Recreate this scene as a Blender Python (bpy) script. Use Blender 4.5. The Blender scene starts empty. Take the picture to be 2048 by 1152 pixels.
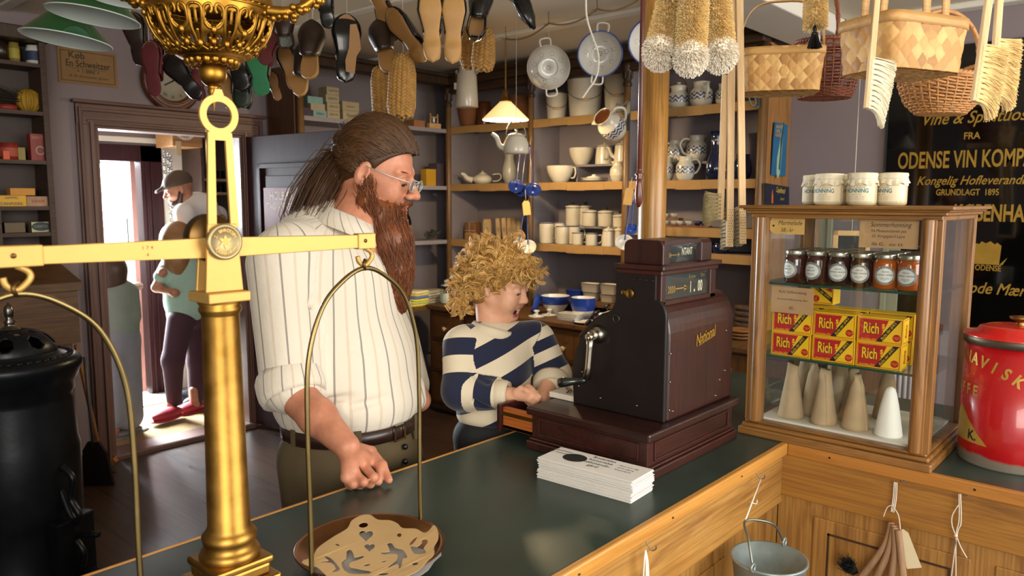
import bpy,math,random
import numpy as np
from mathutils import Vector,Matrix,Euler
D=bpy.data
SC=bpy.context.scene
COL=SC.collection
random.seed(7)
RNG=np.random.default_rng(7)
pi=math.pi
# ------------------------------------------------------------ camera (f in pixels of the 2048x1152 frame)
FPX,PITCH,YAW,ROLL,CZ=1524.0,math.radians(6.535),math.radians(48.33),math.radians(.17),1.60
_cp,_sp=math.cos(PITCH),math.sin(PITCH)
CF=np.array([math.sin(YAW)*_cp,math.cos(YAW)*_cp,-_sp])
_R0=np.array([math.cos(YAW),-math.sin(YAW),0.0])
_U0=np.cross(_R0,CF)
CR=math.cos(ROLL)*_R0+math.sin(ROLL)*_U0
CU=-math.sin(ROLL)*_R0+math.cos(ROLL)*_U0
CC=np.array([0,0,CZ])
HF=np.array([math.sin(YAW),math.cos(YAW),0.0])
HR=_R0
cam=D.cameras.new('camera')
cam_o=D.objects.new('camera',cam)
COL.objects.link(cam_o)
cam.sensor_width=36
cam.lens=FPX/2048*36
cam.clip_start=.05
cam.dof.use_dof=True
cam.dof.focus_distance=2.0
cam.dof.aperture_fstop=6.3
cam_o.matrix_world=Matrix(((CR[0],CU[0],-CF[0],0),(CR[1],CU[1],-CF[1],0),(CR[2],CU[2],-CF[2],CZ),(0,0,0,1)))
SC.camera=cam_o
SC.view_settings.view_transform='Standard'
SC.view_settings.look='None'
SC.view_settings.gamma=1
SC.view_settings.exposure=0.1
# ------------------------------------------------------------ world and large lights
W=D.worlds.new('world')
SC.world=W
W.use_nodes=True
bg=W.node_tree.nodes['Background']
bg.inputs[0].default_value=(1.0,.97,.94,1)
bg.inputs[1].default_value=.85
def area(name,loc,target,sx,sy,power,col):
  l=D.lights.new(name,'AREA')
  l.shape='RECTANGLE';l.size=sx;l.size_y=sy;l.energy=power;l.color=col
  o=D.objects.new(name,l);COL.objects.link(o)
  o.location=loc
  o.rotation_euler=(Vector(target)-Vector(loc)).to_track_quat('-Z','Y').to_euler()
  return o
  # daylight of the shop windows on the street side, behind and to the right of the viewer
area('shop_window_light',(2.6,-2.6,1.9),(2.2,2.0,1.2),3.2,1.9,150,(1.0,.96,.90))
area('side_window_light',(-1.6,-1.6,2.0),(1.4,1.6,1.3),2.0,1.6,105,(1.0,.94,.84))
area('street_door_light',(2.2,7.4,1.9),(2.25,4.0,.3),1.6,2.0,1700,(.86,.94,1.0))
area('street_daylight',(2.2,10.5,6.0),(2.2,13.5,.3),6,4,3500,(1.0,.98,.95))
# ------------------------------------------------------------ pixel rays -> points
def ray(x,y):return CF+CR*((x-1024)/FPX)-CU*((y-576)/FPX)
def P(x,y,d):return CC+ray(x,y)*d
def onz(x,y,z):d=ray(x,y);return CC+d*((z-CZ)/d[2])
def onx(x,y,v):d=ray(x,y);return CC+d*(v/d[0])
def ony(x,y,v):d=ray(x,y);return CC+d*(v/d[1])
# ------------------------------------------------------------ mesh builder
def V(*a):return np.array(a,float)
def nrm(v):v=np.asarray(v,float);return v/(np.linalg.norm(v)+1e-12)
def T(x,y=None,z=None):
  if y is None:x,y,z=x
  return Matrix.Translation((float(x),float(y),float(z)))
def RX(a):return Matrix.Rotation(math.radians(a),4,'X')
def RY(a):return Matrix.Rotation(math.radians(a),4,'Y')
def RZ(a):return Matrix.Rotation(math.radians(a),4,'Z')
def S(x,y,z):return Matrix.Diagonal((x,y,z,1))
def FR(x,y,z,o):
  return Matrix(((x[0],y[0],z[0],o[0]),(x[1],y[1],z[1],o[1]),(x[2],y[2],z[2],o[2]),(0,0,0,1)))
def alongz(a,b):
  z=nrm(np.asarray(b,float)-np.asarray(a,float))
  t=V(1,0,0)if abs(z[0])<.8 else V(0,1,0)
  x=nrm(np.cross(t,z));y=np.cross(z,x)
  return FR(x,y,z,a)
def spline(pts,n=8,closed=False):
  p=np.asarray(pts,float);m=len(p);out=[]
  rng=range(m)if closed else range(m-1)
  for i in rng:
    if closed:a,b,c,d=p[(i-1)%m],p[i],p[(i+1)%m],p[(i+2)%m]
    else:a,b,c,d=p[max(i-1,0)],p[i],p[i+1],p[min(i+2,m-1)]
    for k in range(n):
      t=k/n
      out.append(.5*(2*b+(c-a)*t+(2*a-5*b+4*c-d)*t*t+(3*b-a-3*c+d)*t**3))
  if not closed:out.append(p[-1])
  return np.array(out)
class MB:
  def __init__(s):s.v=[];s.f=[];s.m=[];s.s=[];s.n=0;s.attr=None
  def add(s,v,f,mi=0,sm=True,M=None):
    v=np.asarray(v,float).reshape(-1,3)
    if M is not None:
      A=np.array(M);v=v@A[:3,:3].T+A[:3,3]
    s.v.append(v)
    b=s.n
    if isinstance(f,np.ndarray):s.f.extend((f+b).tolist())
    else:s.f.extend([[i+b for i in q]for q in f])
    k=len(f)
    s.m.extend(mi if hasattr(mi,'__len__')else[mi]*k);s.s.extend([sm]*k)
    s.n+=len(v)
    return s
  def box(s,x0,x1,y0,y1,z0,z1,mi=0,M=None):
    x0,x1=min(x0,x1),max(x0,x1);y0,y1=min(y0,y1),max(y0,y1);z0,z1=min(z0,z1),max(z0,z1)
    v=[(x,y,z)for x in(x0,x1)for y in(y0,y1)for z in(z0,z1)]
    f=[(0,1,3,2),(4,6,7,5),(0,4,5,1),(2,3,7,6),(0,2,6,4),(1,5,7,3)]
    return s.add(v,f,mi,False,M)
  def cbox(s,c,sz,mi=0,M=None):
    return s.box(c[0]-sz[0]/2,c[0]+sz[0]/2,c[1]-sz[1]/2,c[1]+sz[1]/2,c[2]-sz[2]/2,c[2]+sz[2]/2,mi,M)
  def loft(s,rings,mi=0,sm=True,caps=True,closed=True,M=None,loop=False):
    rings=[np.asarray(r,float)for r in rings];n=len(rings[0]);k=len(rings)
    v=np.concatenate(rings);f=[];ml=[]
    kk=k if loop else k-1
    for i in range(kk):
      a,b=i*n,((i+1)%k)*n
      for j in range(n if closed else n-1):
        j2=(j+1)%n
        f.append((a+j,a+j2,b+j2,b+j));ml.append(mi[i]if hasattr(mi,'__len__')else mi)
    if caps and closed and not loop:
      f.append(tuple(range(n))[::-1]);ml.append(ml[0])
      f.append(tuple(range((k-1)*n,k*n)));ml.append(ml[-2])
    return s.add(v,f,ml,sm,M)
  def lathe(s,prof,seg=32,mi=0,sm=True,M=None,caps=False,sx=1,sy=1):
    a=np.arange(seg)*2*pi/seg
    ca,sa=np.cos(a)*sx,np.sin(a)*sy
    rings=[np.stack([max(r,1e-5)*ca,max(r,1e-5)*sa,np.full(seg,z)],1)for r,z in prof]
    return s.loft(rings,mi,sm,caps,True,M)
  def cyl(s,a,b,r,r2=None,seg=16,mi=0):
    L=float(np.linalg.norm(np.asarray(b,float)-np.asarray(a,float)))
    r2=r if r2 is None else r2
    M=alongz(a,b);e=min(.15*min(r,r2),.1*L)
    return s.lathe([(0,0),(r-e,0),(r,e),(r2,L-e),(r2-e,L),(0,L)],seg,mi,True,M)
  def ell(s,c,r,mi=0,M=None,seg=20,rows=12):
    if not hasattr(r,'__len__'):r=(r,r,r)
    pr=[(math.sin(pi*i/rows),-math.cos(pi*i/rows))for i in range(rows+1)]
    X=T(*c)@(M if M is not None else Matrix.Identity(4))@S(*r)
    return s.lathe(pr,seg,mi,True,X)
  def tube(s,pts,r=.002,seg=8,mi=0,closed=False,caps=True,up=None,flat=1.0):
    p=np.asarray(pts,float);k=len(p)
    r=np.full(k,r)if not hasattr(r,'__len__')else np.asarray(r,float)
    if closed:t=np.roll(p,-1,0)-np.roll(p,1,0)
    else:t=np.gradient(p,axis=0)
    t/=np.linalg.norm(t,axis=1)[:,None]+1e-12
    a=np.asarray(up,float)if up is not None else(V(0,0,1)if abs(t[0][2])<.9 else V(1,0,0))
    ang=np.arange(seg)*2*pi/seg;rings=[]
    x=nrm(a-t[0]*(a@t[0]))
    for i in range(k):
      x=x-t[i]*(x@t[i]);x=nrm(x);y=np.cross(t[i],x)
      rings.append(p[i]+r[i]*(np.cos(ang)[:,None]*x*flat+np.sin(ang)[:,None]*y))
    return s.loft(rings,mi,True,caps and not closed,True,None,closed)
  def strands(s,L,r0=.0006,r1=.0002,seg=3,mi=0):
    L=np.asarray(L,float);n,k,_=L.shape
    t=np.gradient(L,axis=1);t/=np.linalg.norm(t,axis=2)[...,None]+1e-12
    a=RNG.normal(size=(n,1,3));x=a-t*(a*t).sum(2)[...,None];x/=np.linalg.norm(x,axis=2)[...,None]+1e-12
    y=np.cross(t,x)
    rr=(r0+(r1-r0)*np.linspace(0,1,k))[None,:,None,None]if not hasattr(r0,'__len__')else np.asarray(r0)[None,:,None,None]
    ang=np.arange(seg)*2*pi/seg
    v=L[:,:,None,:]+rr*(np.cos(ang)[None,None,:,None]*x[:,:,None,:]+np.sin(ang)[None,None,:,None]*y[:,:,None,:])
    idx=np.arange(n*k*seg).reshape(n,k,seg)
    f=np.stack([idx[:,:-1,:],np.roll(idx,-1,2)[:,:-1,:],np.roll(idx,-1,2)[:,1:,:],idx[:,1:,:]],-1).reshape(-1,4)
    return s.add(v.reshape(-1,3),f,mi,True)
  def prism(s,poly,z0,z1,mi=0,M=None,sm=False):
    n=len(poly);v=[(x,y,z0)for x,y in poly]+[(x,y,z1)for x,y in poly]
    f=[tuple(range(n))[::-1],tuple(range(n,2*n))]+[(i,(i+1)%n,n+(i+1)%n,n+i)for i in range(n)]
    return s.add(v,f,mi,sm,M)
  def torus(s,c,R,r,M=None,seg=32,rs=8,mi=0):
    a=np.arange(seg)*2*pi/seg
    p=np.stack([R*np.cos(a),R*np.sin(a),0*a],1)
    X=np.array(T(*c)@(M if M is not None else Matrix.Identity(4)))
    return s.tube(p@X[:3,:3].T+X[:3,3],r,rs,mi,True)
  def grid(s,fn,nu,nv,mi=0,sm=True,keep=None,wrapu=False,M=None):
    us=np.linspace(0,1,nu+(0 if wrapu else 1),endpoint=not wrapu);vs=np.linspace(0,1,nv+1)
    v=[fn(u,w)for w in vs for u in us];n=len(us);f=[]
    for j in range(nv):
      for i in range(nu):
        if keep and not keep((i+.5)/nu,(j+.5)/nv):continue
        i2=(i+1)%n
        f.append((j*n+i,j*n+i2,(j+1)*n+i2,(j+1)*n+i))
    return s.add(v,f,mi,sm,M)
  def text(s,body,size,M,mi=0,font_x=1.0,shear=0.0,depth=.0004,warp=None,align='CENTER',bold=0.0,space=1.0):
    v,f=text_mesh(body,size,font_x,shear,align,bold,space)
    if not len(v):return s
    top=v.copy();top[:,2]=depth
    if warp is not None:top=warp(top)
    return s.add(top,f,mi,False,M)
_tc={}
def text_mesh(body,size,fx,shear,align,bold,space):
  key=(body,align,bold,space,shear)
  if key not in _tc:
    c=D.curves.new('t','FONT');c.body=body;c.align_x=align;c.align_y='CENTER';c.size=1
    c.resolution_u=3;c.offset=bold;c.space_character=space;c.shear=shear
    o=D.objects.new('t',c);COL.objects.link(o)
    dg=bpy.context.evaluated_depsgraph_get()
    m=D.meshes.new_from_object(o.evaluated_get(dg))
    v=np.array([q.co[:]for q in m.vertices]).reshape(-1,3);f=[list(q.vertices)for q in m.polygons]
    D.objects.remove(o);D.curves.remove(c);D.meshes.remove(m)
    _tc[key]=(v,f)
  v,f=_tc[key]
  v=v.copy()
  if len(v):v[:,0]*=size*fx;v[:,1]*=size
  return v,f
def fill2d(loops,thick=.001):
  """filled 2-D outline with holes -> vertices and faces (flat sheet of that thickness)"""
  c=D.curves.new('t','CURVE');c.dimensions='2D';c.fill_mode='BOTH';c.extrude=thick/2
  for lp in loops:
    sp=c.splines.new('POLY');sp.points.add(len(lp)-1)
    for q,(x,y)in zip(sp.points,lp):q.co=(x,y,0,1)
    sp.use_cyclic_u=True
  o=D.objects.new('t',c);COL.objects.link(o)
  dg=bpy.context.evaluated_depsgraph_get()
  m=D.meshes.new_from_object(o.evaluated_get(dg))
  v=np.array([q.co[:]for q in m.vertices]);f=[list(q.vertices)for q in m.polygons]
  D.objects.remove(o);D.curves.remove(c);D.meshes.remove(m)
  return v,f
  # ------------------------------------------------------------ objects
MW={};ML={}
def thing(name,label,cat,loc=(0,0,0),M=None,group=None):
  o=D.objects.new(name,None);COL.objects.link(o)
  o.empty_display_size=.05
  M=M if M is not None else T(*loc)
  o.matrix_world=M;MW[o.name]=M.copy()
  o['label']=label;o['category']=cat
  if group:o['group']=group
  return o
def obj(name,mb,mats,parent=None,bevel=0,solid=0,world=True,subd=0,autosm=0):
  """link a builder as ONE mesh object; world: vertices are world coordinates, else the parent's own"""
  v=np.concatenate(mb.v)
  if parent is not None and world:
    A=np.array(MW[parent.name].inverted());v=v@A[:3,:3].T+A[:3,3]
  elif parent is not None and parent.name in ML:
    A=np.array(ML[parent.name].inverted());v=v@A[:3,:3].T+A[:3,3]
  M=Matrix.Identity(4)
  lo,hi=v.min(0),v.max(0)
  o3=V((lo[0]+hi[0])/2,(lo[1]+hi[1])/2,lo[2])
  v=v-o3;M=T(*o3)
  me=D.meshes.new(name)
  me.from_pydata(v.tolist(),[],mb.f)
  if not hasattr(mats,'__len__'):mats=[mats]
  for m in mats:me.materials.append(m)
  me.polygons.foreach_set('material_index',mb.m)
  me.polygons.foreach_set('use_smooth',mb.s)
  if mb.attr:
    for k,a in mb.attr.items():
      at=me.attributes.new(k,'FLOAT','POINT');at.data.foreach_set('value',np.asarray(a,np.float32))
  me.update()
  o=D.objects.new(name,me);COL.objects.link(o)
  if parent is not None:
    o.parent=parent;o.matrix_local=M;ML[o.name]=M.copy();MW[o.name]=MW[parent.name]@M
  else:
    o.matrix_world=M;MW[o.name]=M
  if solid:
    q=o.modifiers.new('solid','SOLIDIFY');q.thickness=abs(solid);q.offset=1 if solid>0 else-1
  if bevel:
    q=o.modifiers.new('bevel','BEVEL');q.width=bevel;q.segments=2;q.limit_method='ANGLE';q.angle_limit=.6;q.harden_normals=False
  if subd:
    q=o.modifiers.new('subd','SUBSURF');q.levels=subd;q.render_levels=subd
  return o
def tag(o,label,cat,group=None):
  o['label']=label;o['category']=cat
  if group:o['group']=group
  return o
def struct(name,mb,mats,parent=None,**k):
  o=obj(name,mb,mats,parent,**k);o['kind']='structure';return o
def dup(root,M,label=None,group=None,mats=None):
  """copy a thing, its parts and their sub-parts; mats maps old material -> new"""
  def rep(c):
    if mats and c.type=='MESH':
      c.data=c.data.copy()
      for i,m in enumerate(c.data.materials):
        if m in mats:c.data.materials[i]=mats[m]
  r=root.copy();COL.objects.link(r);rep(r)
  r.matrix_world=M;MW[r.name]=M.copy()
  if label:r['label']=label
  if group:r['group']=group
  for ch in list(root.children):
    L=ML[ch.name];c=ch.copy();COL.objects.link(c);c.parent=r;c.matrix_local=L;ML[c.name]=L;MW[c.name]=M@L;rep(c)
    for g in list(ch.children):
      L2=ML[g.name];d=g.copy();COL.objects.link(d);d.parent=c;d.matrix_local=L2;ML[d.name]=L2;MW[d.name]=M@L@L2;rep(d)
  return r
  # ------------------------------------------------------------ materials
def lin(h):
  if not isinstance(h,str):return tuple(h)+(1,)if len(h)==3 else tuple(h)
  h=h.lstrip('#');o=[]
  for i in(0,2,4):
    c=int(h[i:i+2],16)/255
    o.append(c/12.92 if c<=.04045 else((c+.055)/1.055)**2.4)
  return tuple(o)+(1,)
class NT:
  def __init__(s,name):
    s.m=D.materials.new(name);s.m.use_nodes=True;s.t=s.m.node_tree;s.b=s.t.nodes['Principled BSDF'];s.co=None
  def n(s,ty,**kw):
    q=s.t.nodes.new('ShaderNode'+ty)
    for k,v in kw.items():
      if k.startswith('i_'):
        key=k[2:];key=int(key)if key.isdigit()else key
        s.inp(q,key,v)
      else:setattr(q,k,v)
    return q
  def inp(s,q,key,v):
    if isinstance(v,bpy.types.NodeSocket):s.t.links.new(v,q.inputs[key])
    else:q.inputs[key].default_value=v
  def obj(s):
    if s.co is None:s.co=s.n('TexCoord').outputs['Object']
    return s.co
  def map(s,sc,rot=(0,0,0),loc=(0,0,0)):
    q=s.n('Mapping');s.inp(q,'Vector',s.obj());q.inputs['Scale'].default_value=sc;q.inputs['Rotation'].default_value=rot;q.inputs['Location'].default_value=loc
    return q.outputs[0]
  def noise(s,vec,scale,detail=3,rough=.55,dist=0):
    q=s.n('TexNoise');s.inp(q,'Vector',vec);q.inputs['Scale'].default_value=scale;q.inputs['Detail'].default_value=detail
    q.inputs['Roughness'].default_value=rough;q.inputs['Distortion'].default_value=dist
    return q.outputs[0]
  def ramp(s,fac,stops,interp='LINEAR'):
    q=s.n('ValToRGB');s.inp(q,0,fac);q.color_ramp.interpolation=interp
    e=q.color_ramp.elements
    while len(e)<len(stops):e.new(.5)
    for el,(p,c)in zip(e,stops):el.position=p;el.color=lin(c)
    return q.outputs[0]
  def math(s,op,a,b=0,c=0):
    q=s.n('Math',operation=op);s.inp(q,0,a);s.inp(q,1,b);s.inp(q,2,c);return q.outputs[0]
  def mix(s,fac,a,b,mode='MIX'):
    q=s.n('Mix',data_type='RGBA',blend_type=mode);s.inp(q,0,fac)
    s.inp(q,6,lin(a)if isinstance(a,(str,tuple))else a);s.inp(q,7,lin(b)if isinstance(b,(str,tuple))else b);return q.outputs[2]
  def set(s,**kw):
    for k,v in kw.items():
      s.inp(s.b,{'col':'Base Color','rough':'Roughness','metal':'Metallic','nor':'Normal','spec':'Specular IOR Level','coat':'Coat Weight',
      'trans':'Transmission Weight','ior':'IOR','alpha':'Alpha','sub':'Subsurface Weight','subs':'Subsurface Scale','sheen':'Sheen Weight',
      'coatr':'Coat Roughness','emc':'Emission Color','ems':'Emission Strength','subr':'Subsurface Radius','aniso':'Anisotropic'}[k],lin(v)if isinstance(v,str)else v)
    return s
  def bump(s,h,strength=.2,dist=.002):
    q=s.n('Bump');q.inputs['Strength'].default_value=strength;q.inputs['Distance'].default_value=dist
    s.inp(q,'Height',h);s.set(nor=q.outputs[0]);return s
def plain(name,col,rough=.5,metal=0,var=.12,scale=14,bump=0,bscale=120,**kw):
  t=NT(name)
  if var:
    c=np.array(lin(col));d=c*(1-var);d[3]=1;e=np.minimum(c*(1+var*.6),1);e[3]=1
    f=t.noise(t.obj(),scale,4)
    t.set(col=t.ramp(f,[(.3,tuple(d)),(.7,tuple(e))]))
    t.set(rough=t.math('MULTIPLY_ADD',f,.16,max(rough-.08,.02)))
  else:t.set(col=lin(col),rough=rough)
  t.set(metal=float(metal))
  if bump:t.bump(t.noise(t.obj(),bscale,3),bump)
  t.set(**kw)
  return t.m
def wood(name,c1,c2,axis='x',scale=1.0,rough=.45,bump=.15,ring=1.0,c3=None,spec=.5,coat=0.0):
  t=NT(name)
  k={'x':(1.2,14,14),'y':(14,1.2,14),'z':(14,14,1.2)}[axis]
  v=t.map(tuple(q*scale for q in k))
  f=t.noise(v,1.6*ring,5,.62,.8)
  k2=tuple(q*scale*(9 if q>5 else 1.5)for q in k)
  g=t.noise(t.map(k2),1.5,2,.5)
  big=t.noise(t.obj(),2.2,2)
  col=t.ramp(f,[(.28,c1),(.5,c2),(.72,c1 if c3 is None else c3)])
  col=t.mix(t.math('MULTIPLY',t.ramp(g,[(.45,'#000000'),(.62,'#ffffff')]),.42),col,c1)
  col=t.mix(t.math('MULTIPLY',big,.3),col,c1)
  t.set(col=col,rough=t.math('MULTIPLY_ADD',g,.2,rough-.1),spec=spec,coat=coat,coatr=.25)
  t.bump(g,bump,.001)
  return t.m
def glass(name,col='#fdfffe',alpha_tint=.0):
  t=NT(name);tr=t.n('BsdfTransparent');tr.inputs[0].default_value=lin(col)
  gl=t.n('BsdfGlossy');gl.inputs['Roughness'].default_value=.02
  fr=t.n('Fresnel');t.inp(fr,0,t.math('MULTIPLY_ADD',t.n('NewGeometry').outputs['Backfacing'],1/1.4-1.4,1.4))
  mx=t.n('MixShader');t.inp(mx,0,fr.outputs[0]);t.inp(mx,1,tr.outputs[0]);t.inp(mx,2,gl.outputs[0])
  t.t.links.new(mx.outputs[0],t.t.nodes['Material Output'].inputs[0])
  return t.m
# ============================================================ materials of the place
M={}
M['oak']=wood('golden_oak','#5f3c1c','#a6763e','z',1.0,.42,.2,c3='#8a5c2b',coat=.15)
M['oak_y']=wood('golden_oak_lying','#5f3c1c','#a6763e','y',1.0,.42,.2,c3='#8a5c2b',coat=.15)
M['oak_x']=wood('golden_oak_lying_across','#68421d','#b28040','x',1.0,.42,.2,c3='#8a5c2b',coat=.15)
M['panel']=wood('grained_counter_oak','#6c4419','#ad7f40','z',.9,.45,.2,c3='#96692f',coat=.1)
M['panel_x']=wood('grained_counter_rail','#7a4f20','#bd8d48','x',.8,.45,.2,c3='#a87636',coat=.1)
M['panel_y']=wood('grained_counter_rail_side','#6e441a','#a9762f','y',.8,.45,.2,c3='#8d5c24',coat=.1)
M['trim_x']=wood('orange_counter_edge','#a9712f','#cf9648','x',.6,.35,.1,coat=.2)
M['trim_y']=wood('orange_counter_edge_side','#8e5a20','#b77a34','y',.6,.35,.1,coat=.2)
M['caseoak']=wood('worn_case_oak','#523512','#996a34','z',1.3,.4,.3,c3='#7c5020',coat=.2)
M['caseoak_y']=wood('worn_case_oak_lying','#523512','#996a34','y',1.3,.4,.3,c3='#7c5020',coat=.2)
M['caseoak_x']=wood('worn_case_oak_across','#4d3018','#8a5c33','x',1.3,.4,.3,c3='#74491f',coat=.2)
M['darkoak']=wood('dark_stained_oak','#241509','#46301a','z',.9,.5,.15)
M['darkoak_y']=wood('dark_stained_oak_lying','#241509','#4a321b','y',.9,.5,.15)
M['shelfoak']=wood('shelf_post_oak','#4a3218','#7d5a30','z',1.0,.45,.15)
M['cabinet']=wood('brown_cabinet_oak','#3c2410','#6a4522','z',.9,.45,.12)
M['desk']=wood('brown_desk_oak','#3a2410','#6b4a26','x',.8,.5,.12)
M['desk_z']=wood('brown_desk_oak_upright','#4a2c10','#7b5020','z',.8,.5,.12)
M['shelfunit']=wood('dark_painted_boards','#332319','#4e382b','x',.7,.6,.1)
M['wall']=plain('mauve_grey_wall','#887b7d',.85,0,.05,3,.05,60)
M['ceil']=plain('cream_ceiling','#d9cdb6',.8,0,.04,2)
M['beam']=plain('white_painted_beam','#e2ddd0',.7,0,.04,2)
M['shelfpaint']=plain('grey_mauve_paint','#7a7276',.75,0,.06,4)
M['paper_edge']=plain('brown_paper_edging','#a07c4a',.8,0,.1,9)
M['casing']=wood('maroon_grained_casing','#4b2f27','#6f4f42','z',.6,.45,.08)
M['casing_x']=wood('maroon_grained_head','#4b2f27','#6f4f42','x',.6,.45,.08)
M['maroon']=wood('dark_maroon_gloss','#241113','#3a1d20','z',.5,.5,.1,spec=.15)
M['lino']=NT('dark_green_linoleum')
_t=M['lino'];_f=_t.noise(_t.obj(),4,4);_g=_t.noise(_t.obj(),90,2)
_t.set(col=_t.ramp(_f,[(.3,'#26332c'),(.7,'#33423a')]),rough=_t.math('MULTIPLY_ADD',_f,.22,.24),spec=.45)
_t.bump(_g,.06,.0005);M['lino']=_t.m
_t=NT('dark_floor_planks')
_b=_t.n('TexBrick',offset=.37,squash=1.0)
_t.inp(_b,'Vector',_t.map((1,1,1),(0,0,pi/2)))
for k,v in(('Scale',1.0),('Mortar Size',.004),('Brick Width',3.6),('Row Height',.17),('Mortar Smooth',.2),('Bias',.1)):_b.inputs[k].default_value=v
_b.inputs['Color1'].default_value=lin('#3b2a22');_b.inputs['Color2'].default_value=lin('#4a372c');_b.inputs['Mortar'].default_value=lin('#0e0907')
_g=_t.noise(_t.map((26,1.6,1)),2.0,5,.6,.6)
_t.set(col=_t.mix(_t.math('MULTIPLY',_g,.65),_b.outputs[0],'#231710'),rough=_t.math('MULTIPLY_ADD',_g,.25,.2),spec=.5)
_t.bump(_t.mix(.25,_b.outputs[0],_g),.25,.003)
M['floor']=_t.m
M['hallfloor']=plain('grey_worn_hall_floor','#a8a096',.5,0,.2,5)
M['white']=plain('white_paint','#d8d2c6',.7,0,.05,4)
M['hallwall']=plain('pale_mauve_hall_wall','#9b8f92',.85,0,.06,3)
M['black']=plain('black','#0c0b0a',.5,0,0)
M['string']=plain('white_string','#d8d0be',.9,0,.1,40)
# ============================================================ room shell
XW,YW,ZC=4.65,4.88,2.62
DX0,DX1,DZ=1.775,2.705,2.035
b=MB().box(-1.6,XW,-1.6,YW+.1,-.06,0);struct('floor',b,M['floor'])
b=MB().box(-1.6,XW+.1,-1.2,YW+.1,ZC,ZC+.08);struct('ceiling',b,M['ceil'])
b=MB()
b.box(-1.6,DX0,YW,YW+.12,0,ZC);b.box(DX1,XW,YW,YW+.12,0,ZC);b.box(DX0,DX1,YW,YW+.12,DZ,ZC)
struct('wall_back',b,M['wall'])
b=MB().box(XW,XW+.1,-1.2,YW,0,ZC);struct('wall_right',b,M['wall'])
b=MB().box(-1.7,-1.6,1.2,YW+.1,0,ZC);struct('wall_left',b,M['wall'])
b=MB()
b.box(3.55,3.63,-1.2,YW,ZC-.022,ZC);b.box(2.6,2.66,-1.2,YW,ZC-.015,ZC);b.box(1.3,1.36,-1.2,YW,ZC-.015,ZC)
struct('trim_1',b,M['beam'],bevel=.005)
b=MB().box(1.9,XW,1.55,1.86,ZC-.10,ZC);struct('trim_2',b,M['beam'],bevel=.008)
b=MB().box(XW-.10,XW,-1.2,1.55,ZC-.035,ZC);struct('trim_3',b,M['beam'],bevel=.01)
b=MB()
for x0,x1 in((DX0-.105,DX0),(DX1,DX1+.15)):
  b.box(x0,x1,YW-.022,YW,0,DZ+.11)
  b.box(x0+.012 if x0<DX0-.05 else x1-.03,x0+.03 if x0<DX0-.05 else x1-.012,YW-.042,YW-.02,0,DZ+.1)
  b.box(x1-.035 if x0<DX0-.05 else x0+.01,x1-.012 if x0<DX0-.05 else x0+.03,YW-.036,YW-.02,0,DZ+.02)
for x0,x1 in((DX0-.001,DX0+.018),(DX1-.018,DX1+.001)):b.box(x0,x1,YW-.01,YW+.14,0,DZ)
struct('trim_4',b,M['casing'],bevel=.004)
b=MB()
b.box(DX0-.105,DX1+.15,YW-.026,YW,DZ,DZ+.12);b.box(DX0-.125,DX1+.17,YW-.05,YW,DZ+.12,DZ+.14)
b.box(DX0-.09,DX1+.14,YW-.04,YW-.02,DZ+.075,DZ+.095);b.box(DX0-.05,DX1+.06,YW-.036,YW-.02,DZ+.012,DZ+.03)
b.box(DX0,DX1,YW-.01,YW+.14,DZ-.018,DZ)
struct('trim_5',b,M['casing_x'],bevel=.004)
b=MB().box(DX0-.02,DX1+.02,YW-.045,YW+.15,-.01,.035);struct('trim_6',b,M['casing_x'],bevel=.012)
# ============================================================ the entrance hall behind the doorway
HY=6.35
b=MB().box(1.0,5.2,YW+.12,HY,-.05,.004);struct('floor_hall',b,M['hallfloor'])
OX0,OX1,OZ=1.95,2.80,2.0
b=MB();b.box(0.9,OX0,HY,HY+.12,0,2.6);b.box(OX1,5.2,HY,HY+.12,0,2.6);b.box(OX0,OX1,HY,HY+.12,OZ+.03,2.6)
struct('wall_hall',b,M['hallwall'])
b=MB().box(1.0,5.2,YW+.12,HY,2.45,2.5);struct('ceiling_hall',b,M['ceil'])
b=MB().box(.95,1.0,YW+.12,HY,0,2.5);struct('wall_hall_left',b,M['hallwall'])
b=MB().box(5.2,5.25,YW+.12,HY,0,2.5);struct('wall_hall_right',b,M['hallwall'])
b=MB();b.box(OX1-.17,OX1,HY-.03,HY+.1,0,OZ+.03);b.box(OX1-.10,OX1-.08,HY-.045,HY-.02,0,OZ-.1);b.box(OX1-.14,OX1-.125,HY-.045,HY-.02,0,OZ-.1)
b.box(OX0,OX1,HY-.03,HY+.1,OZ-.1,OZ+.03)
struct('trim_7',b,M['maroon'],bevel=.004)
b=MB();b.box(OX1,OX1+.035,HY-.05,HY+.02,0,OZ+.09);b.box(OX0,OX1+.035,HY-.05,HY+.02,OZ+.05,OZ+.09);b.box(OX1+.035,OX1+.28,HY-.02,HY+.01,0,OZ+.09)
struct('trim_8',b,M['white'],bevel=.004)
b=MB().box(OX1-.235,OX1-.195,HY+.02,HY+.85,.02,OZ-.1);o=struct('door_2',b,plain('red_brown_street_door','#a6756d',.5,0,.1,6),bevel=.004)
b2=MB().box(OX1-.244,OX1-.234,HY+.12,HY+.28,1.25,1.45);obj('lock_plate',b2,plain('dark_green_iron','#2c4a44',.5),o)
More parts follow.
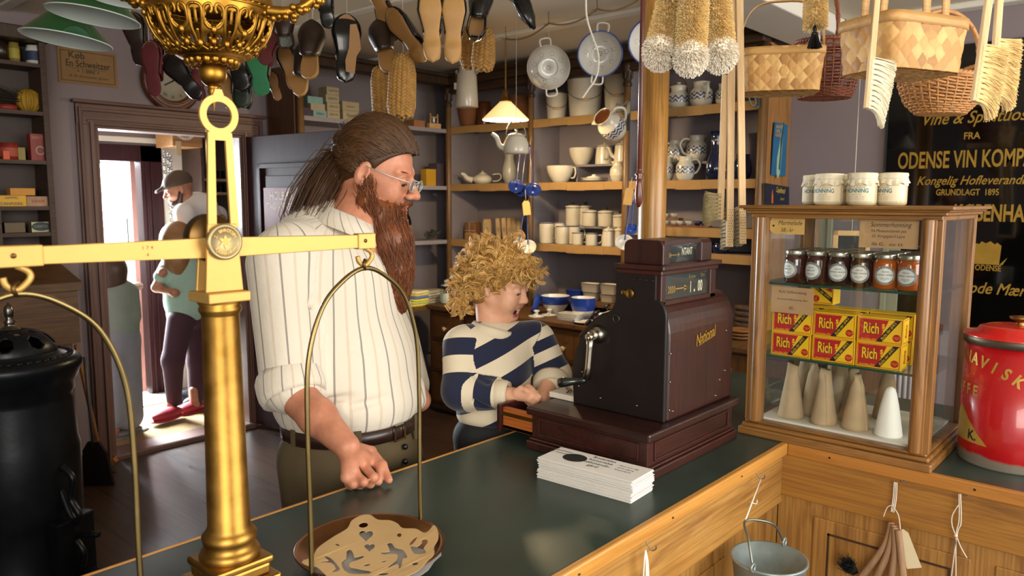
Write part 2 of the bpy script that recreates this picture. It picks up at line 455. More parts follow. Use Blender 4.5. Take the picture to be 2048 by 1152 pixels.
# street outside: pale paving and a pale house far across
b=MB().box(-3,9,HY+.12,16,-.12,-.02);struct('ground',b,plain('pale_street_paving','#e8e4dc',.8,0,.05,3))
b=MB().box(-3,9,15.0,15.4,-.02,2.2);b.box(0,2.5,14.9,15.0,.6,1.5)
tag(obj('house_front',b,plain('pale_house_wall','#f2efe8',.8,0,.05,2)),'pale house front across the bright street, seen through the doorway','house')
b=MB().box(1.86,2.72,YW+.16,YW+.62,.004,.02)
tag(obj('doormat',b,plain('coir_mat','#8a7046',.95,0,.35,160,.5,300),bevel=.004),'coarse straw-brown doormat on the hall floor just inside the doorway','doormat')
b=MB().box(2.28,2.62,5.95,6.25,.004,.016)
tag(obj('doormat',b,plain('pale_mat','#cfc4a8',.95,0,.2,160,.5,300),bevel=.004),'pale mat lying before the bright street door','doormat')
t=thing('hall_shelf','dark shelf in the hall behind the man in the cap','shelf',(3.5,6.2,0))
for x in(2.97,4.3):b=MB().box(x,x+.025,6.0,6.34,0,2.3);obj('side_panel',b,M['shelfunit'],t)
b=MB().box(2.995,4.3,6.3,6.34,0,2.3);obj('back_panel',b,M['darkoak'],t)
for z in(1.64,1.75,2.1,1.1,.6,.2):
  b=MB().box(2.995,4.3,6.0,6.3,z,z+.022);obj('shelf',b,plain('hall_shelf_wood%d'%int(z*100),'#74604a',.6,0,.1),t)
for z,n in((1.662,26),(1.772,26)):
  b=MB()
  for i in range(n):
    x=3.01+i*.045;b.box(x,x+.012,6.04,6.2,z,z+.055+.02*random.random())
  o=obj('comb_row',b,M['black'],None);tag(o,'row of thin dark goods on the %s hall shelf board'%('lower' if z<1.7 else 'upper'),'goods');o['kind']='stuff'
t=thing('wooden_crate','orange-brown wooden crate with a pale curved mark, high on the hall shelf','crate',(3.1,5.98,2.0))
pc=ony(375,268,5.95)
b=MB().box(pc[0]-.12,pc[0]+.12,5.95,6.25,pc[2]-.1,pc[2]+.1);obj('crate_body',b,wood('crate_wood','#8a5f34','#b58550','x',1,.6),t,bevel=.004)
b=MB()
for i in range(9):
  a=math.radians(200+i*17.5);b.ell((pc[0]-.02+.07*math.cos(a),5.945,pc[2]+.02+.06*math.sin(a)),(.011,.004,.012))
obj('painted_mark',b,M['white'],t)
b=MB().box(pc[0]-.1,pc[0]-.06,5.94,5.944,pc[2]-.17,pc[2]-.06)
tag(obj('price_tag',b,plain('cream_tag','#c9b48a',.8)),'cream price tag hanging from the crate in the hall','tag')
for k,px in enumerate((328,336,341)):
  a=ony(px,305+4*k,6.0);z1=1.3 if k else 1.75
  b=MB()
  n=int((a[2]-z1)/.03)
  for i in range(n):b.torus((a[0],a[1],a[2]-i*.03),.012,.0035,RX(90)if i%2 else RX(90)@RY(90),10,5)
  tag(obj('chain',b,plain('grey_chain_iron','#5b554e',.5,.6)),('short chain with pale toggle' if k==0 else 'left long chain' if k==1 else 'right long chain')+' hanging beside the street door in the hall','chain','chains in the hall')
  # ============================================================ inner door leaf, opened into the shop
hinge=V(2.72,4.85,0);free=V(2.83,3.92,0)
dx=nrm(free-hinge);dl=float(np.linalg.norm(free-hinge));dn=np.cross(dx,V(0,0,1));dn=dn if dn[0]<0 else-dn
DM=FR(dx,dn,V(0,0,1),hinge)
DO=thing('door_1','dark maroon panelled door standing open into the shop behind the bearded man','door',M=DM)
DO['kind']='structure'
b=MB().box(0,dl,-.03,0,.03,DZ-.01)
for z0,z1 in((.22,.78),(.92,1.84)):
  for x0,x1,c0,c1 in((.13,dl-.13,z0,z0+.03),(.13,dl-.13,z1-.03,z1),(.13,.16,z0,z1),(dl-.16,dl-.13,z0,z1)):
    b.box(x0,x1,0,.014,c0,c1)
  b.box(.21,dl-.21,0,.006,z0+.08,z1-.08)
obj('door_panel',b,M['maroon'],DO,bevel=.005,world=False)
b=MB().box(dl,dl+.012,-.03,-.004,.03,DZ-.01);obj('door_edge',b,M['oak'],DO,world=False)
b=MB()
b.tube([(dl-.005,-.015,DZ-.01),(dl-.03,-.015,DZ+.03),(dl+.01,-.015,DZ+.04),(dl+.03,-.015,DZ)],.003,6);obj('door_hook',b,M['black'],DO,world=False)
b=MB().box(.20,.57,.0145,.018,1.29,1.68)
sign=obj('enamel_sign',b,plain('dull_red_enamel','#6d2a2e',.35,0,.15,8),None,world=False)
sign.matrix_world=DM@sign.matrix_world;MW[sign.name]=DM@MW[sign.name]
tag(sign,'worn dull red sign with cream lettering on the open maroon door','sign')
TM=DM@T(.385,.0182,1.625)@FR(V(1,0,0),V(0,0,1),V(0,-1,0),V(0,0,0))@S(1,1,-1)
b=MB().text('HOLBÆK',.075,TM,font_x=.8,bold=.01);b.text('TAGPAPFABRIK',.066,TM@T(0,-.07,0),font_x=.68,bold=.01)
obj('lettering',b,plain('cream_lettering','#b9a386',.6),sign)
a=np.linspace(0,2*pi,24,endpoint=False)
b=MB();b.prism([(.385+.06*math.cos(q),1.41+.06*math.sin(q))for q in a],0,.002,0,DM@FR(V(1,0,0),V(0,0,1),V(0,-1,0),V(0,.021,0)))
obj('round_emblem',b,plain('grey_green_disc','#57594f',.5),sign)
# ============================================================ L-shaped counter
CT=.95
t=thing('shop_counter','L-shaped oak shop counter with a dark green linoleum top','counter',(1.2,1.1,0))
b=MB();b.prism([(-1.2,.79),(2.008,.79),(2.008,-1.1),(2.72,-1.1),(2.72,1.385),(-1.2,1.385)],CT-.03,CT,0)
obj('countertop',b,M['lino'],t)
b=MB();b.box(-1.2,2.0,.772,.79,CT-.032,CT+.001);b.box(-1.2,2.72,1.385,1.397,CT-.032,CT+.001);obj('edge_strip',b,M['trim_x'],t,bevel=.004)
b=MB();b.box(1.990,2.008,-1.1,.772,CT-.032,CT+.001);obj('edge_strip',b,M['trim_y'],t,bevel=.004)
b=MB()
b.box(-1.2,2.012,.80,.83,.02,CT-.03)
xs=[-.9,-.25,.42,1.10,1.72]
for i in range(len(xs)-1):
  x0,x1=xs[i]+.05,xs[i+1]-.03
  b.box(x0,x1,.795,.80,.12,.73)
obj('front_panel',b,M['panel'],t,bevel=.004)
b=MB();b.box(-1.2,2.012,.788,.80,.775,CT-.032);obj('top_rail',b,M['panel_x'],t,bevel=.003)
b=MB()
for i in range(len(xs)-1):
  x0,x1=xs[i]+.09,xs[i+1]-.07
  for q in((x0,x1,.69,.694),(x0,x1,.16,.164),(x0,x0+.004,.16,.69),(x1-.004,x1,.16,.694)):b.box(q[0],q[1],.7935,.7955,q[2],q[3])
obj('inlay_line',b,plain('dark_inlay','#3a2110',.6),t)
b=MB();b.box(2.012,2.04,-1.1,.80,.02,CT-.03)
ys=[.70,.28,-.08,-.44,-.8]
for i in range(len(ys)-1):b.box(2.006,2.012,ys[i+1]+.05,ys[i]-.0,.12,.76)
obj('side_panel',b,M['panel'],t,bevel=.004)
b=MB();b.box(2.0,2.012,-1.1,.795,.80,CT-.032);obj('top_rail',b,M['panel_y'],t,bevel=.003)
b=MB()
for i in range(len(ys)-1):
  y1,y0=ys[i]-.04,ys[i+1]+.09
  for q in((y0,y1,.72,.725),(y0,y1,.16,.165),(y0,y0+.005,.16,.72),(y1-.005,y1,.16,.725)):b.box(2.0035,2.0062,q[0],q[1],q[2],q[3])
obj('inlay_line',b,D.materials['dark_inlay'],t)
b=MB();b.box(-1.2,2.7,1.36,1.38,.02,CT-.03);b.box(2.69,2.71,-1.1,1.38,.02,CT-.03);obj('back_panel',b,M['darkoak'],t)
b=MB()
for x in np.arange(-.6,1.95,.33):b.cyl((x,.7725,CT-.016+.004*random.random()),(x,.7712,CT-.016),.003,None,8)
for y in(.66,.33,.12,-.14):b.cyl((1.9905,y,CT-.014),(1.989,y,CT-.014),.003,None,8)
obj('nail',b,M['black'],t)
# ============================================================ shelving: right wall (front at x = 4.3) and back wall (front at y = 4.51)
XS,YS=4.30,4.51
PY=[4.51,3.645,2.82,1.90]
SZ={'top':2.18,'mid':1.73,'low':1.29}
t=thing('wall_shelving','tall oak shelving along the right wall, full of enamelware and crockery','shelving',(4.45,3.2,0))
b=MB().box(4.62,4.645,1.88,4.86,.8205,2.5);obj('back_panel',b,M['shelfpaint'],t)
def capital(b,x,y,z,r):
  b.lathe([(r,0),(r*1.25,.008),(r*1.25,.02),(r*1.0,.028),(r*1.05,.06),(r*1.5,.11),(r*1.65,.125),(r*1.65,.145),(r*1.3,.15),(0,.15)],20,0,True,T(x,y,z))
  for k in range(8):
    a=k*pi/4;b.ell((x+r*1.25*math.cos(a),y+r*1.25*math.sin(a),z+.075),(.007,.007,.026))
for i,y in enumerate(PY):
  b=MB();b.cyl((XS-.005,y,.8205),(XS-.005,y,2.36),.024,.022,16)
  o=obj('post',b,M['shelfoak'],t);b=MB().box(XS,XS+.32,y-.012,y+.012,.8205,2.5);obj('divider',b,M['shelfpaint'],t)
  b=MB();capital(b,XS-.005,y,2.34,.024);obj('capital',b,M['darkoak'],o)
for y0,y1 in((3.657,4.498),(2.832,3.633),(1.912,2.808)):
  for k,z in SZ.items():
    if k=='low' and y0<2:continue
    b=MB().box(XS,4.62,y0,y1,z-.024,z);o=obj('shelf_board',b,M['shelfpaint'],t)
    n=5
    b=MB()
    for i in range(n):
      ya,yb=y0+(y1-y0)*i/n,y0+(y1-y0)*(i+1)/n
      b.box(XS-.004,XS,ya,yb-.001,z-.052-.006*((i*7)%3)/2,z+.001)
    obj('paper_edging',b,M['paper_edge'],o)
for z in(1.435,1.28):
  b=MB().box(XS,4.62,1.912,2.808,z-.024,z);o=obj('shelf_board',b,M['shelfpaint'],t)
  b=MB().box(XS-.004,XS,1.915,2.805,z-.055,z+.001);obj('paper_edging',b,M['paper_edge'],o)
b=MB();b.box(XS-.06,XS+.05,1.88,4.51,2.5,2.56);b.box(XS-.09,XS+.05,1.88,4.51,2.555,2.585);b.box(XS-.03,XS+.05,1.88,4.51,2.44,2.5);obj('cornice',b,M['darkoak_y'],t,bevel=.01)
b=MB();b.box(XS,4.645,1.872,1.90,.8205,2.5);b.box(XS+.0,XS+.05,1.862,1.874,.8205,2.5);obj('end_panel',b,M['oak'],t,bevel=.003)
def riser(y0,y1,z,h,x0=4.42,x1=4.6):
  b=MB();b.box(x0,x1,y0,y1,z+h-.014,z+h);b.box(x0+.01,x1,y0,y0+.015,z,z+h-.014);b.box(x0+.01,x1,y1-.015,y1,z,z+h-.014)
  obj('riser',b,M['shelfpaint'],t)
riser(2.86,3.33,1.73,.125);riser(2.86,3.42,1.29,.13);riser(2.3,2.75,1.73,.12)
t2=thing('corner_shelving','grey shelving on the back wall, half hidden behind the open maroon door','shelving',(3.6,4.7,0))
b=MB().box(2.916,2.95,YS,YW-.005,0,2.5);b.box(2.90,2.916,YS+.02,YW-.02,.2,2.4);obj('side_panel',b,M['cabinet'],t2,bevel=.003)
b=MB();b.cyl((2.933,YS-.004,.82),(2.933,YS-.004,2.40),.024,None,16);obj('post',b,M['shelfoak'],t2)
b=MB().box(2.95,4.62,YW-.03,YW-.005,.3,2.5);obj('back_panel',b,M['shelfpaint'],t2)
for z in(2.165,1.715,1.283):
  b=MB().box(2.95,4.285,YS,YW-.03,z-.03,z);obj('shelf_board',b,plain('grey_shelf_paint%d'%int(z*10),'#8c8488',.7,0,.06),t2)
b=MB();b.box(2.9,4.3,YS-.06,YS+.05,2.5,2.56);b.box(2.88,4.3,YS-.09,YS+.05,2.555,2.585);obj('cornice',b,M['darkoak'],t2,bevel=.01)
b=MB().box(2.95,3.84,4.27,YW-.02,.775,.80);obj('worktop',b,M['desk'],t2,bevel=.004)
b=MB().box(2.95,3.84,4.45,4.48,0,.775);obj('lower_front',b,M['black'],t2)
XF=3.85
c=thing('drawer_cabinet','long brown cabinet of drawers with round pale knobs along the right wall','cabinet',(4.1,3.0,0))
b=MB().box(XF+.012,4.62,1.2,4.27,.05,.785);obj('carcass',b,M['cabinet'],c)
b=MB().box(XF-.02,4.63,1.18,4.285,.785,.82);obj('cabinet_top',b,M['desk'],c,bevel=.006)
b=MB().box(XF+.03,4.6,1.2,4.27,0,.05);b.box(XF,XF+.012,1.2,4.27,.03,.07);obj('plinth',b,M['darkoak_y'],c)
yy=4.245;bone=plain('pale_knob','#b39a72',.4,0,.1)
cols=[]
while yy>1.5:cols.append((yy-.335,yy));yy-=.37
for y0,y1 in cols:
  for z0,z1 in((.56,.77),(.32,.54),(.08,.30)):
    b=MB().box(XF,XF+.02,y0,y1,z0,z1);b.box(XF-.004,XF,y0+.02,y1-.02,z0+.02,z1-.02)
    d=obj('drawer',b,M['cabinet'],c,bevel=.004)
    zm,ym=(z0+z1)/2,(y0+y1)/2
    b=MB().lathe([(.006,0),(.006,.012),(.016,.02),(.017,.03),(.01,.036),(0,.037)],14,0,True,T(XF-.004,ym,zm-.01)@RY(-90));obj('knob',b,bone,d)
    b=MB().box(XF-.006,XF-.004,ym-.035,ym+.035,zm+.03,zm+.05);obj('label_holder',b,plain('dull_brass_%d'%len(D.materials),'#6b5430',.5,.5),d)
    # ============================================================ dark shelf unit and desk left of the doorway
LY=4.66
s=thing('open_shelf_unit','dark brown open shelf unit of tins and boxes left of the doorway','shelving',(1.1,4.75,0))
xr=ony(107,350,LY)[0]
b=MB().box(xr-.03,xr,LY,YW-.004,.95,2.47);obj('side_panel',b,M['shelfunit'],s,bevel=.003)
b=MB().box(.6,xr,YW-.02,YW-.004,.95,2.47);obj('back_panel',b,plain('grey_brown_backing','#564b47',.8,0,.1),s)
LZ=[ony(50,p,LY)[2]for p in(124,221,320,413,466)]
for z in LZ:
  b=MB().box(.6,xr-.03,LY+.003,YW-.02,z-.02,z);obj('shelf_board',b,M['shelfunit'],s)
xm=ony(3,440,LY)[0]
b=MB().box(xm-.02,xm,LY+.001,YW-.02,LZ[4]-.35,LZ[3]-.02);obj('divider',b,M['shelfunit'],s)
b=MB().box(.6,xr+.02,LY-.03,YW,2.43,2.5);obj('cornice',b,M['darkoak'],s,bevel=.006)
k=thing('slant_top_desk','brown wooden desk with a sloping top under the shelf unit','desk',(1.0,4.5,0))
yf=4.25;z0=ony(165,563,yf)[2];x1=ony(165,563,yf)[0];z1=z0+.10
b=MB()
b.add([(.3,yf,z0-.045),(x1,yf,z0-.045),(x1,yf,z0),(.3,yf,z0),(.3,4.64,z1-.045),(x1,4.64,z1-.045),(x1,4.64,z1),(.3,4.64,z1)],
[(0,1,2,3),(1,5,6,2),(5,4,7,6),(4,0,3,7),(3,2,6,7),(4,5,1,0)],0,False)
obj('sloping_lid',b,M['desk'],k,bevel=.004)
b=MB();b.box(.3,x1-.02,yf+.02,4.645,.86,z0-.045);obj('desk_box',b,M['desk'],k)
b=MB();b.box(.3,x1-.05,yf+.05,4.645,0,.86);b.box(.5,x1-.14,yf+.04,yf+.05,.12,.78);obj('desk_front',b,M['desk_z'],k,bevel=.004)
b=MB().box(x1-.05,x1+.06,4.55,4.83,0,.17);tag(obj('wooden_box',b,M['desk'],None,bevel=.004),'small brown wooden box on the floor beside the desk','box')
# ============================================================ cash register
MH=wood('dark_mahogany','#1c0b08','#3a1712','z',1.0,.38,.04,coat=.2)
MHy=wood('dark_mahogany_flat','#1c0b08','#33150f','y',1.0,.36,.04,coat=.2)
MHx=wood('dark_mahogany_side','#200d09','#421b13','x',1.0,.36,.04,coat=.2)
BLK=plain('black_brown_register_iron','#150d0b',.5,0,.2,6,.05,90,coat=.06,spec=.35)
NICK=plain('worn_nickel','#b3aa98',.24,1,.15,30)
BRASSD=plain('aged_brass_fittings','#a07c3c',.3,1,.2,30)
r=thing('cash_register','antique dark mahogany cash register with a side crank, on the green counter','cash register',(1.71,1.08,CT))
X0,X1,Y0,Y1=1.483,1.945,.895,1.27
def panelled(b,x0,x1,y0,y1,z0,z1):
  b.box(x0,x1,y0,y1,z0,z1)
b=MB();b.box(X0,X1,Y0,Y1,CT,CT+.024);b.box(X0+.006,X1-.006,Y0+.006,Y1-.006,CT+.024,CT+.031)
obj('plinth',b,MHx,r,bevel=.004)
b=MB();b.box(X0+.012,X1-.012,Y0+.012,Y1-.012,CT+.031,CT+.092)
for x0,x1,z0,z1 in((X0+.04,X1-.04,CT+.04,CT+.044),(X0+.04,X1-.04,CT+.082,CT+.086),(X0+.04,X0+.044,CT+.04,CT+.086),(X1-.044,X1-.04,CT+.04,CT+.086)):
  b.box(x0,x1,Y0+.008,Y0+.012,z0,z1)
for y0,y1,z0,z1 in((Y0+.035,Y1-.035,CT+.04,CT+.044),(Y0+.035,Y1-.035,CT+.082,CT+.086),(Y0+.035,Y0+.039,CT+.04,CT+.086),(Y1-.039,Y1-.035,CT+.04,CT+.086)):
  b.box(X0+.008,X0+.012,y0,y1,z0,z1)
obj('drawer_base',b,MHx,r,bevel=.0015)
b=MB();b.box(X0,X1+.01,Y0,Y1,CT+.092,CT+.114);obj('base_top',b,MHy,r,bevel=.005)
b=MB();dz0,dz1=CT+.03,CT+.09
yd=Y1+.10
b.box(X0+.02,X0+.034,Y1-.05,yd,dz0,dz1);b.box(X1-.034,X1-.02,Y1-.05,yd,dz0,dz1);b.box(X0+.02,X1-.02,Y1-.05,yd,dz0,dz0+.012)
b.box(X0+.16,X0+.17,Y1-.02,yd,dz0,dz1-.01);b.box(X0+.30,X0+.31,Y1-.02,yd,dz0,dz1-.01)
till=obj('till_drawer',b,wood('orange_till_wood','#7a3c14','#b5652a','y',1,.4),r,bevel=.002)
b=MB().box(X0+.01,X1-.01,yd,yd+.014,dz0-.008,dz1+.008);obj('drawer_front',b,MHx,till,bevel=.003)
b=MB().box(X0+.017,X0+.020,Y1-.02,yd,dz1-.022,dz1-.012);obj('runner_strip',b,BRASSD,till)
bx0,bx1=X0+.112,X1+.005
hx1=bx1-.075
yb=Y0+.023
zb=CT+.114
prof=[(yb,zb),(yb,zb+.255)]
prof+=[(yb+.03-.03*math.cos(a),zb+.255+.045*math.sin(a))for a in np.linspace(.2,pi/2,6)]
prof+=[(yb+.03,zb+.37),(yb+.146,zb+.37),(yb+.146,zb+.285),(yb+.16,zb+.262),(yb+.185,zb+.252),(yb+.213,zb+.234),(yb+.243,zb+.20),(yb+.265,zb+.155),(yb+.277,zb+.11),(yb+.278,zb+.06),(yb+.274,zb)]
def sweep(x0):return FR(V(0,1,0),V(0,0,1),V(1,0,0),V(x0,0,0))
top_=[(yb+.05*(1-math.cos(a)),zb+.205+.09*math.sin(a))for a in np.linspace(.15,pi/2,8)]
b=MB().prism([(yb,zb),(yb,zb+.2)]+top_+[(yb+.15,zb+.295)]+prof[11:],0,bx1-bx0-.012,0,sweep(bx0+.006))
obj('body',b,MH,r,bevel=.006)
b=MB().prism([(y+.004,z)for y,z in prof],0,.012,0,sweep(bx0-.004));obj('crank_cheek',b,BLK,r,bevel=.003)
rc=[(yb+.004,zb),(yb+.004,zb+.2)]+[(y+.004,z)for y,z in top_]+[(yb+.15,zb+.29)]+prof[12:]
b=MB().prism(rc,0,.010,0,sweep(bx1-.008));obj('far_cheek',b,BLK,r,bevel=.003)
hy0,hy1,hz0,hz1=yb+.022,yb+.142,zb+.283,zb+.370
b=MB();b.box(bx0+.002,hx1-.002,hy0+.012,hy1,hz0,hz1);
b.box(bx0,bx0+.022,hy0,hy0+.02,hz0,hz1);b.box(hx1-.03,hx1,hy0,hy0+.02,hz0,hz1);b.box(bx0,hx1,hy0,hy0+.02,hz0,hz0+.012);b.box(bx0,hx1,hy0,hy0+.02,hz1-.012,hz1);b.box(bx0+.002,hx1-.002,hy0+.004,hy1,hz0-.035,hz0)
obj('indicator_head',b,MH,r,bevel=.002)
dark=plain('dark_grey_window_back','#23262a',.5,0,.3,8)
b=MB().box(bx0+.022,hx1-.03,hy0+.0105,hy0+.0115,hz0+.012,hz1-.012);w=obj('lower_window',b,dark,r)
CREAM=plain('cream_figures','#d9d2b8',.5,0,.05);GOLD=plain('gold_paint','#b08a40',.4,.3,.1)
wm=FR(V(1,0,0),V(0,0,1),V(0,-1,0),V((bx0+hx1)/2,hy0+.0102,(hz0+hz1)/2))
def arrow(b,x0,x1,y,Mx,s=.006):
  b.box(x0,x1,y-s*.18,y+s*.18,0,.0005,0,Mx)
  b.add([(x1-s*1.8,y-s,.0005),(x1,y,.0005),(x1-s*1.8,y+s,.0005)],[(0,1,2)],0,False,Mx)
  for i in range(4):
    for q in(-1,1):b.add([(x0+i*s,y,.0005),(x0+i*s-s*.8,y+q*s,.0005),(x0+i*s-s*.3,y+q*s,.0005),(x0+i*s+s*.5,y,.0005)],[(0,1,2,3)],0,False,Mx)
b=MB();b.text('1',.04,wm@T(.022,-.010,0),font_x=.6,bold=.02);b.text('.',.045,wm@T(.042,-.008,0),bold=.02);b.text('00',.04,wm@T(.072,-.010,0),font_x=.62,bold=.02);obj('figures',b,CREAM,w)
b=MB();b.text('Kroner',.014,wm@T(.03,.018,0),font_x=.9);b.text('Øre',.014,wm@T(.085,.018,0),font_x=.9);arrow(b,-.085,.005,-.008,wm,.009);obj('gold_marks',b,GOLD,w)
b=MB().box(bx0-.012,hx1+.012,hy0-.012,hy1+.01,hz1,hz1+.012);b.box(bx0-.006,hx1+.006,hy0-.004,hy1+.005,hz1-.012,hz1);obj('head_cap',b,MHx,r,bevel=.003)
tz0,tz1=hz1+.012,hz1+.072
def rtop(x0,x1,y0,y1):
  rr=.018;out=[(y0,tz0),(y1,tz0)]
  out+=[(y1-rr+rr*math.cos(a),tz1-rr+rr*math.sin(a))for a in np.linspace(0,pi/2,6)]
  out+=[(y0+rr+rr*math.cos(a),tz1-rr+rr*math.sin(a))for a in np.linspace(pi/2,pi,6)]
  return MB().prism(out,x0,x1,0,FR(V(0,1,0),V(0,0,1),V(1,0,0),V(0,0,0)))
for x0,x1 in((bx0+.012,bx0+.024),(hx1-.075,hx1-.02)):
  obj('indicator_cheek',rtop(x0,x1,hy0+.004,hy1-.004),MH,r,bevel=.002)
b=MB();b.box(bx0+.024,hx1-.075,hy0+.026,hy1-.014,tz0,tz1-.012);b.box(bx0+.024,hx1-.075,hy0+.008,hy1-.01,tz1-.012,tz1-.002);b.box(bx0+.024,bx0+.05,hy0+.01,hy0+.03,tz0,tz1-.01);obj('indicator_box',b,MH,r)
b=MB().box(bx0+.05,hx1-.08,hy0+.0245,hy0+.026,tz0+.004,tz1-.014);w2=obj('upper_window',b,dark,r)
um=FR(V(1,0,0),V(0,0,1),V(0,-1,0),V((bx0+hx1)/2,hy0+.0242,(tz0+tz1)/2))
b=MB();b.text('NTANT',.026,um@T(.024,-.004,0),font_x=.62,bold=.015);obj('figures',b,CREAM,w2)
b=MB();arrow(b,-.075,-.012,-.010,um,.006);obj('gold_marks',b,GOLD,w2)
b=MB().box(bx0+.022,hx1-.03,hy0+.003,hy0+.0045,hz0+.012,hz1-.012);obj('window_glass',b,glass('register_glass'),r)
b=MB().box(bx0+.024,hx1-.075,hy0+.012,hy0+.0135,tz0,tz1-.012);obj('window_glass',b,D.materials['register_glass'],r)
nm=FR(V(1,0,0),V(0,0,1),V(0,-1,0),V((bx0+bx1)/2+.01,yb-.0005,zb+.19))
b=MB().text('National',.042,nm@RZ(9),shear=.3,font_x=.72,bold=.012,depth=.001)
b.add([(-.037,-.018,.001),(.042,-.010,.001),(.042,-.0075,.001),(-.033,-.013,.001)],[(0,1,2,3)],0,False,nm@RZ(4));obj('gold_badge',b,plain('bright_gold','#c9a548',.3,.6),r)
for x,z in((bx0+.012,.03),(bx0+.012,.10),(bx0+.012,.17),(bx1-.10,.02),(bx1-.08,.06),(bx1-.05,.19),(bx1-.05,.08),(bx0+.03,.024)):
  b=MB().cyl((x,yb+.001,zb+z),(x,yb-.003,zb+z),.0032,.002,8);obj('screw',b,NICK,r)
xc=bx0-.004
for y,z in((yb+.08,.03),(yb+.19,.03),(yb+.26,.05),(yb+.25,.09),(hy0+.08,.378)):
  b=MB().cyl((xc+.001,y,zb+z),(xc-.003,y,zb+z),.0032,.002,8);obj('screw',b,NICK,r)
for i in range(4):
  b=MB().cyl((xc+.001,hy0+.022+i*.018,zb+.345),(xc-.002,hy0+.022+i*.018,zb+.345),.0035,None,8);obj('screw_hole',b,M['black'],r)
b=MB();b.cyl((xc,hy0+.085,zb+.309),(xc-.004,hy0+.085,zb+.309),.012,None,20);b.cyl((xc,hy0+.105,zb+.311),(xc-.003,hy0+.105,zb+.311),.006,None,14);b.box(xc-.003,xc,hy0+.085,hy0+.105,zb+.305,zb+.315);k=obj('lock',b,BRASSD,r)
b=MB();b.box(xc-.0046,xc-.004,hy0+.083,hy0+.087,zb+.302,zb+.316);obj('keyhole',b,M['black'],k)
b=MB();b.torus((xc-.001,yb+.146,zb+.242),.009,.002,RY(90),18,6);obj('keyhole_ring',b,plain('dark_iron_ring','#4a4440',.4,.8),r)
cy,cz=yb+.201,zb+.196
b=MB();b.lathe([(.022,0),(.024,.004),(.018,.012),(.014,.02),(.014,.03),(0,.031)],24,0,True,T(xc,cy,cz)@RY(-90))
b.cyl((xc-.02,cy,cz),(xc-.045,cy,cz-.004),.012,.0105,18);b.cyl((xc-.045,cy,cz-.004),(xc-.05,cy,cz-.004),.007,.005,14)
b.tube([(xc-.034,cy,cz),(xc-.036,cy-.0,cz-.03),(xc-.036,cy+.004,cz-.08),(xc-.038,cy+.006,cz-.112)],[.011,.009,.0085,.011],12)
cr=obj('crank',b,NICK,r)
hz=cz-.115
b=MB();b.lathe([(.006,0),(.009,.006),(.006,.014),(.009,.03),(.013,.055),(.012,.07),(.0,.071)],18,0,True,alongz(V(xc-.04,cy+.008,hz),V(xc-.075,cy+.075,hz-.012)))
g=obj('crank_grip',b,plain('black_grip','#141a18',.2,0,0,coat=.5),cr)
e=V(xc-.04,cy+.008,hz)+nrm(V(-.035,.067,-.012))*.0705
b=MB().cyl(e,e+nrm(V(-.035,.067,-.012))*.003,.010,.008,16);obj('end_cap',b,BRASSD,g)
for i in range(5):
  for j in range(4):
    a=.42+.26*i
    y,z=yb+.155+.125*math.sin(a),zb+.12+.135*math.cos(a);n=V(0,math.sin(a),math.cos(a));p=V(bx0+.05+j*.085,y,z)
    b=MB();b.cyl(p-n*.01,p+n*.018,.003,None,8);b.cyl(p+n*.018,p+n*.023,.011,None,14)
    if j==0 or i<3:obj('key',b,plain('dark_key_metal','#5f574c',.35,.8)if 'dark_key_metal' not in D.materials else D.materials['dark_key_metal'],r)
b=MB().box(X0+.115,X0+.24,Y1-.075,Y1+.015,CT+.1145,CT+.130)
tag(obj('marble_slab',b,plain('cream_marble','#d8cfc0',.4,0,.1),bevel=.002),'cream slab lying on the register base beside the crank','slab')
wire=plain('dark_wire','#5d5548',.35,.9)
for i,(x,y,a)in enumerate(((X0+.135,Y1-.04,20),(X0+.16,Y1-.02,60),(X0+.15,Y1-.06,-30))):
  b=MB();b.tube(spline([(-.012,-.004,0),(.012,-.005,0),(.013,.004,0),(-.012,.005,0),(-.014,0,.002),(.006,-.001,.003)],4),.0011,6,0)
  o=obj('wire_clip',b,wire,None,world=False);o.matrix_world=T(x,y,CT+.1325)@RZ(a)
  tag(o,'bent wire clip lying on the cream slab, %s'%('nearest the crank','farthest from the drawer edge','tilted the other way')[i],'clip','wire clips on the cream slab')
base=V(0,0,0)
q0=onz(1121,918+52,CT);
BM=FR(nrm(V(-.06,1,0)),nrm(V(-1,-.06,0)),V(0,0,1),onz(1300,987,CT)+V(.018,.003,0))
for i in range(19):
  b=MB();w_=.1;b.box(0,.252,0,w_*.98,0,.0024,0)
  o=obj('brochure',b,[plain('white_paper','#ddd9d2',.7,0,.03)]if 'white_paper' not in D.materials else[D.materials['white_paper']],None,world=False,bevel=.0008)
  o.matrix_world=BM@T(random.uniform(-.003,.003),random.uniform(-.002,.002),i*.0027)@T(*o.location);MW[o.name]=o.matrix_world.copy()
  tag(o,'top brochure of the white stack, printed with a dark oval picture' if i==18 else 'white folded brochure in the stack in front of the register','brochure','brochures stacked by the register')
  if i==18:
    INK=plain('black_ink','#1c1a19',.7,0,0)
    tm=BM@T(0,0,i*.0027+.0026)@FR(V(-1,0,0),V(0,-1,0),V(0,0,1),V(.252,.098,0))
    b=MB();b.prism([(.072+.03*math.cos(a),.05+.026*math.sin(a))for a in np.linspace(0,2*pi,24,endpoint=False)],0,.0003,0,tm)
    b.text('Velkommen',.012,tm@T(.02,.075,0)@RZ(0));b.text('på museet',.012,tm@T(.02,.06,0))
    for j,s_ in enumerate(('Roskildes','historiske','købmands-','gård')):b.text(s_,.017,tm@T(.135,.082-j*.018,0),font_x=.95)
    for j,s_ in enumerate(('Åbent hver dag','gratis adgang','Ringstedgade')):b.text(s_,.008,tm@T(.205,.07-j*.014,0))
    obj('print',b,INK,o)
pc=onz(1480,838,CT);ct=pc+V(.035,.11,0)
t=thing('white_canister','white lidded canister behind the register beside the display case','canister',(ct[0],ct[1],CT))
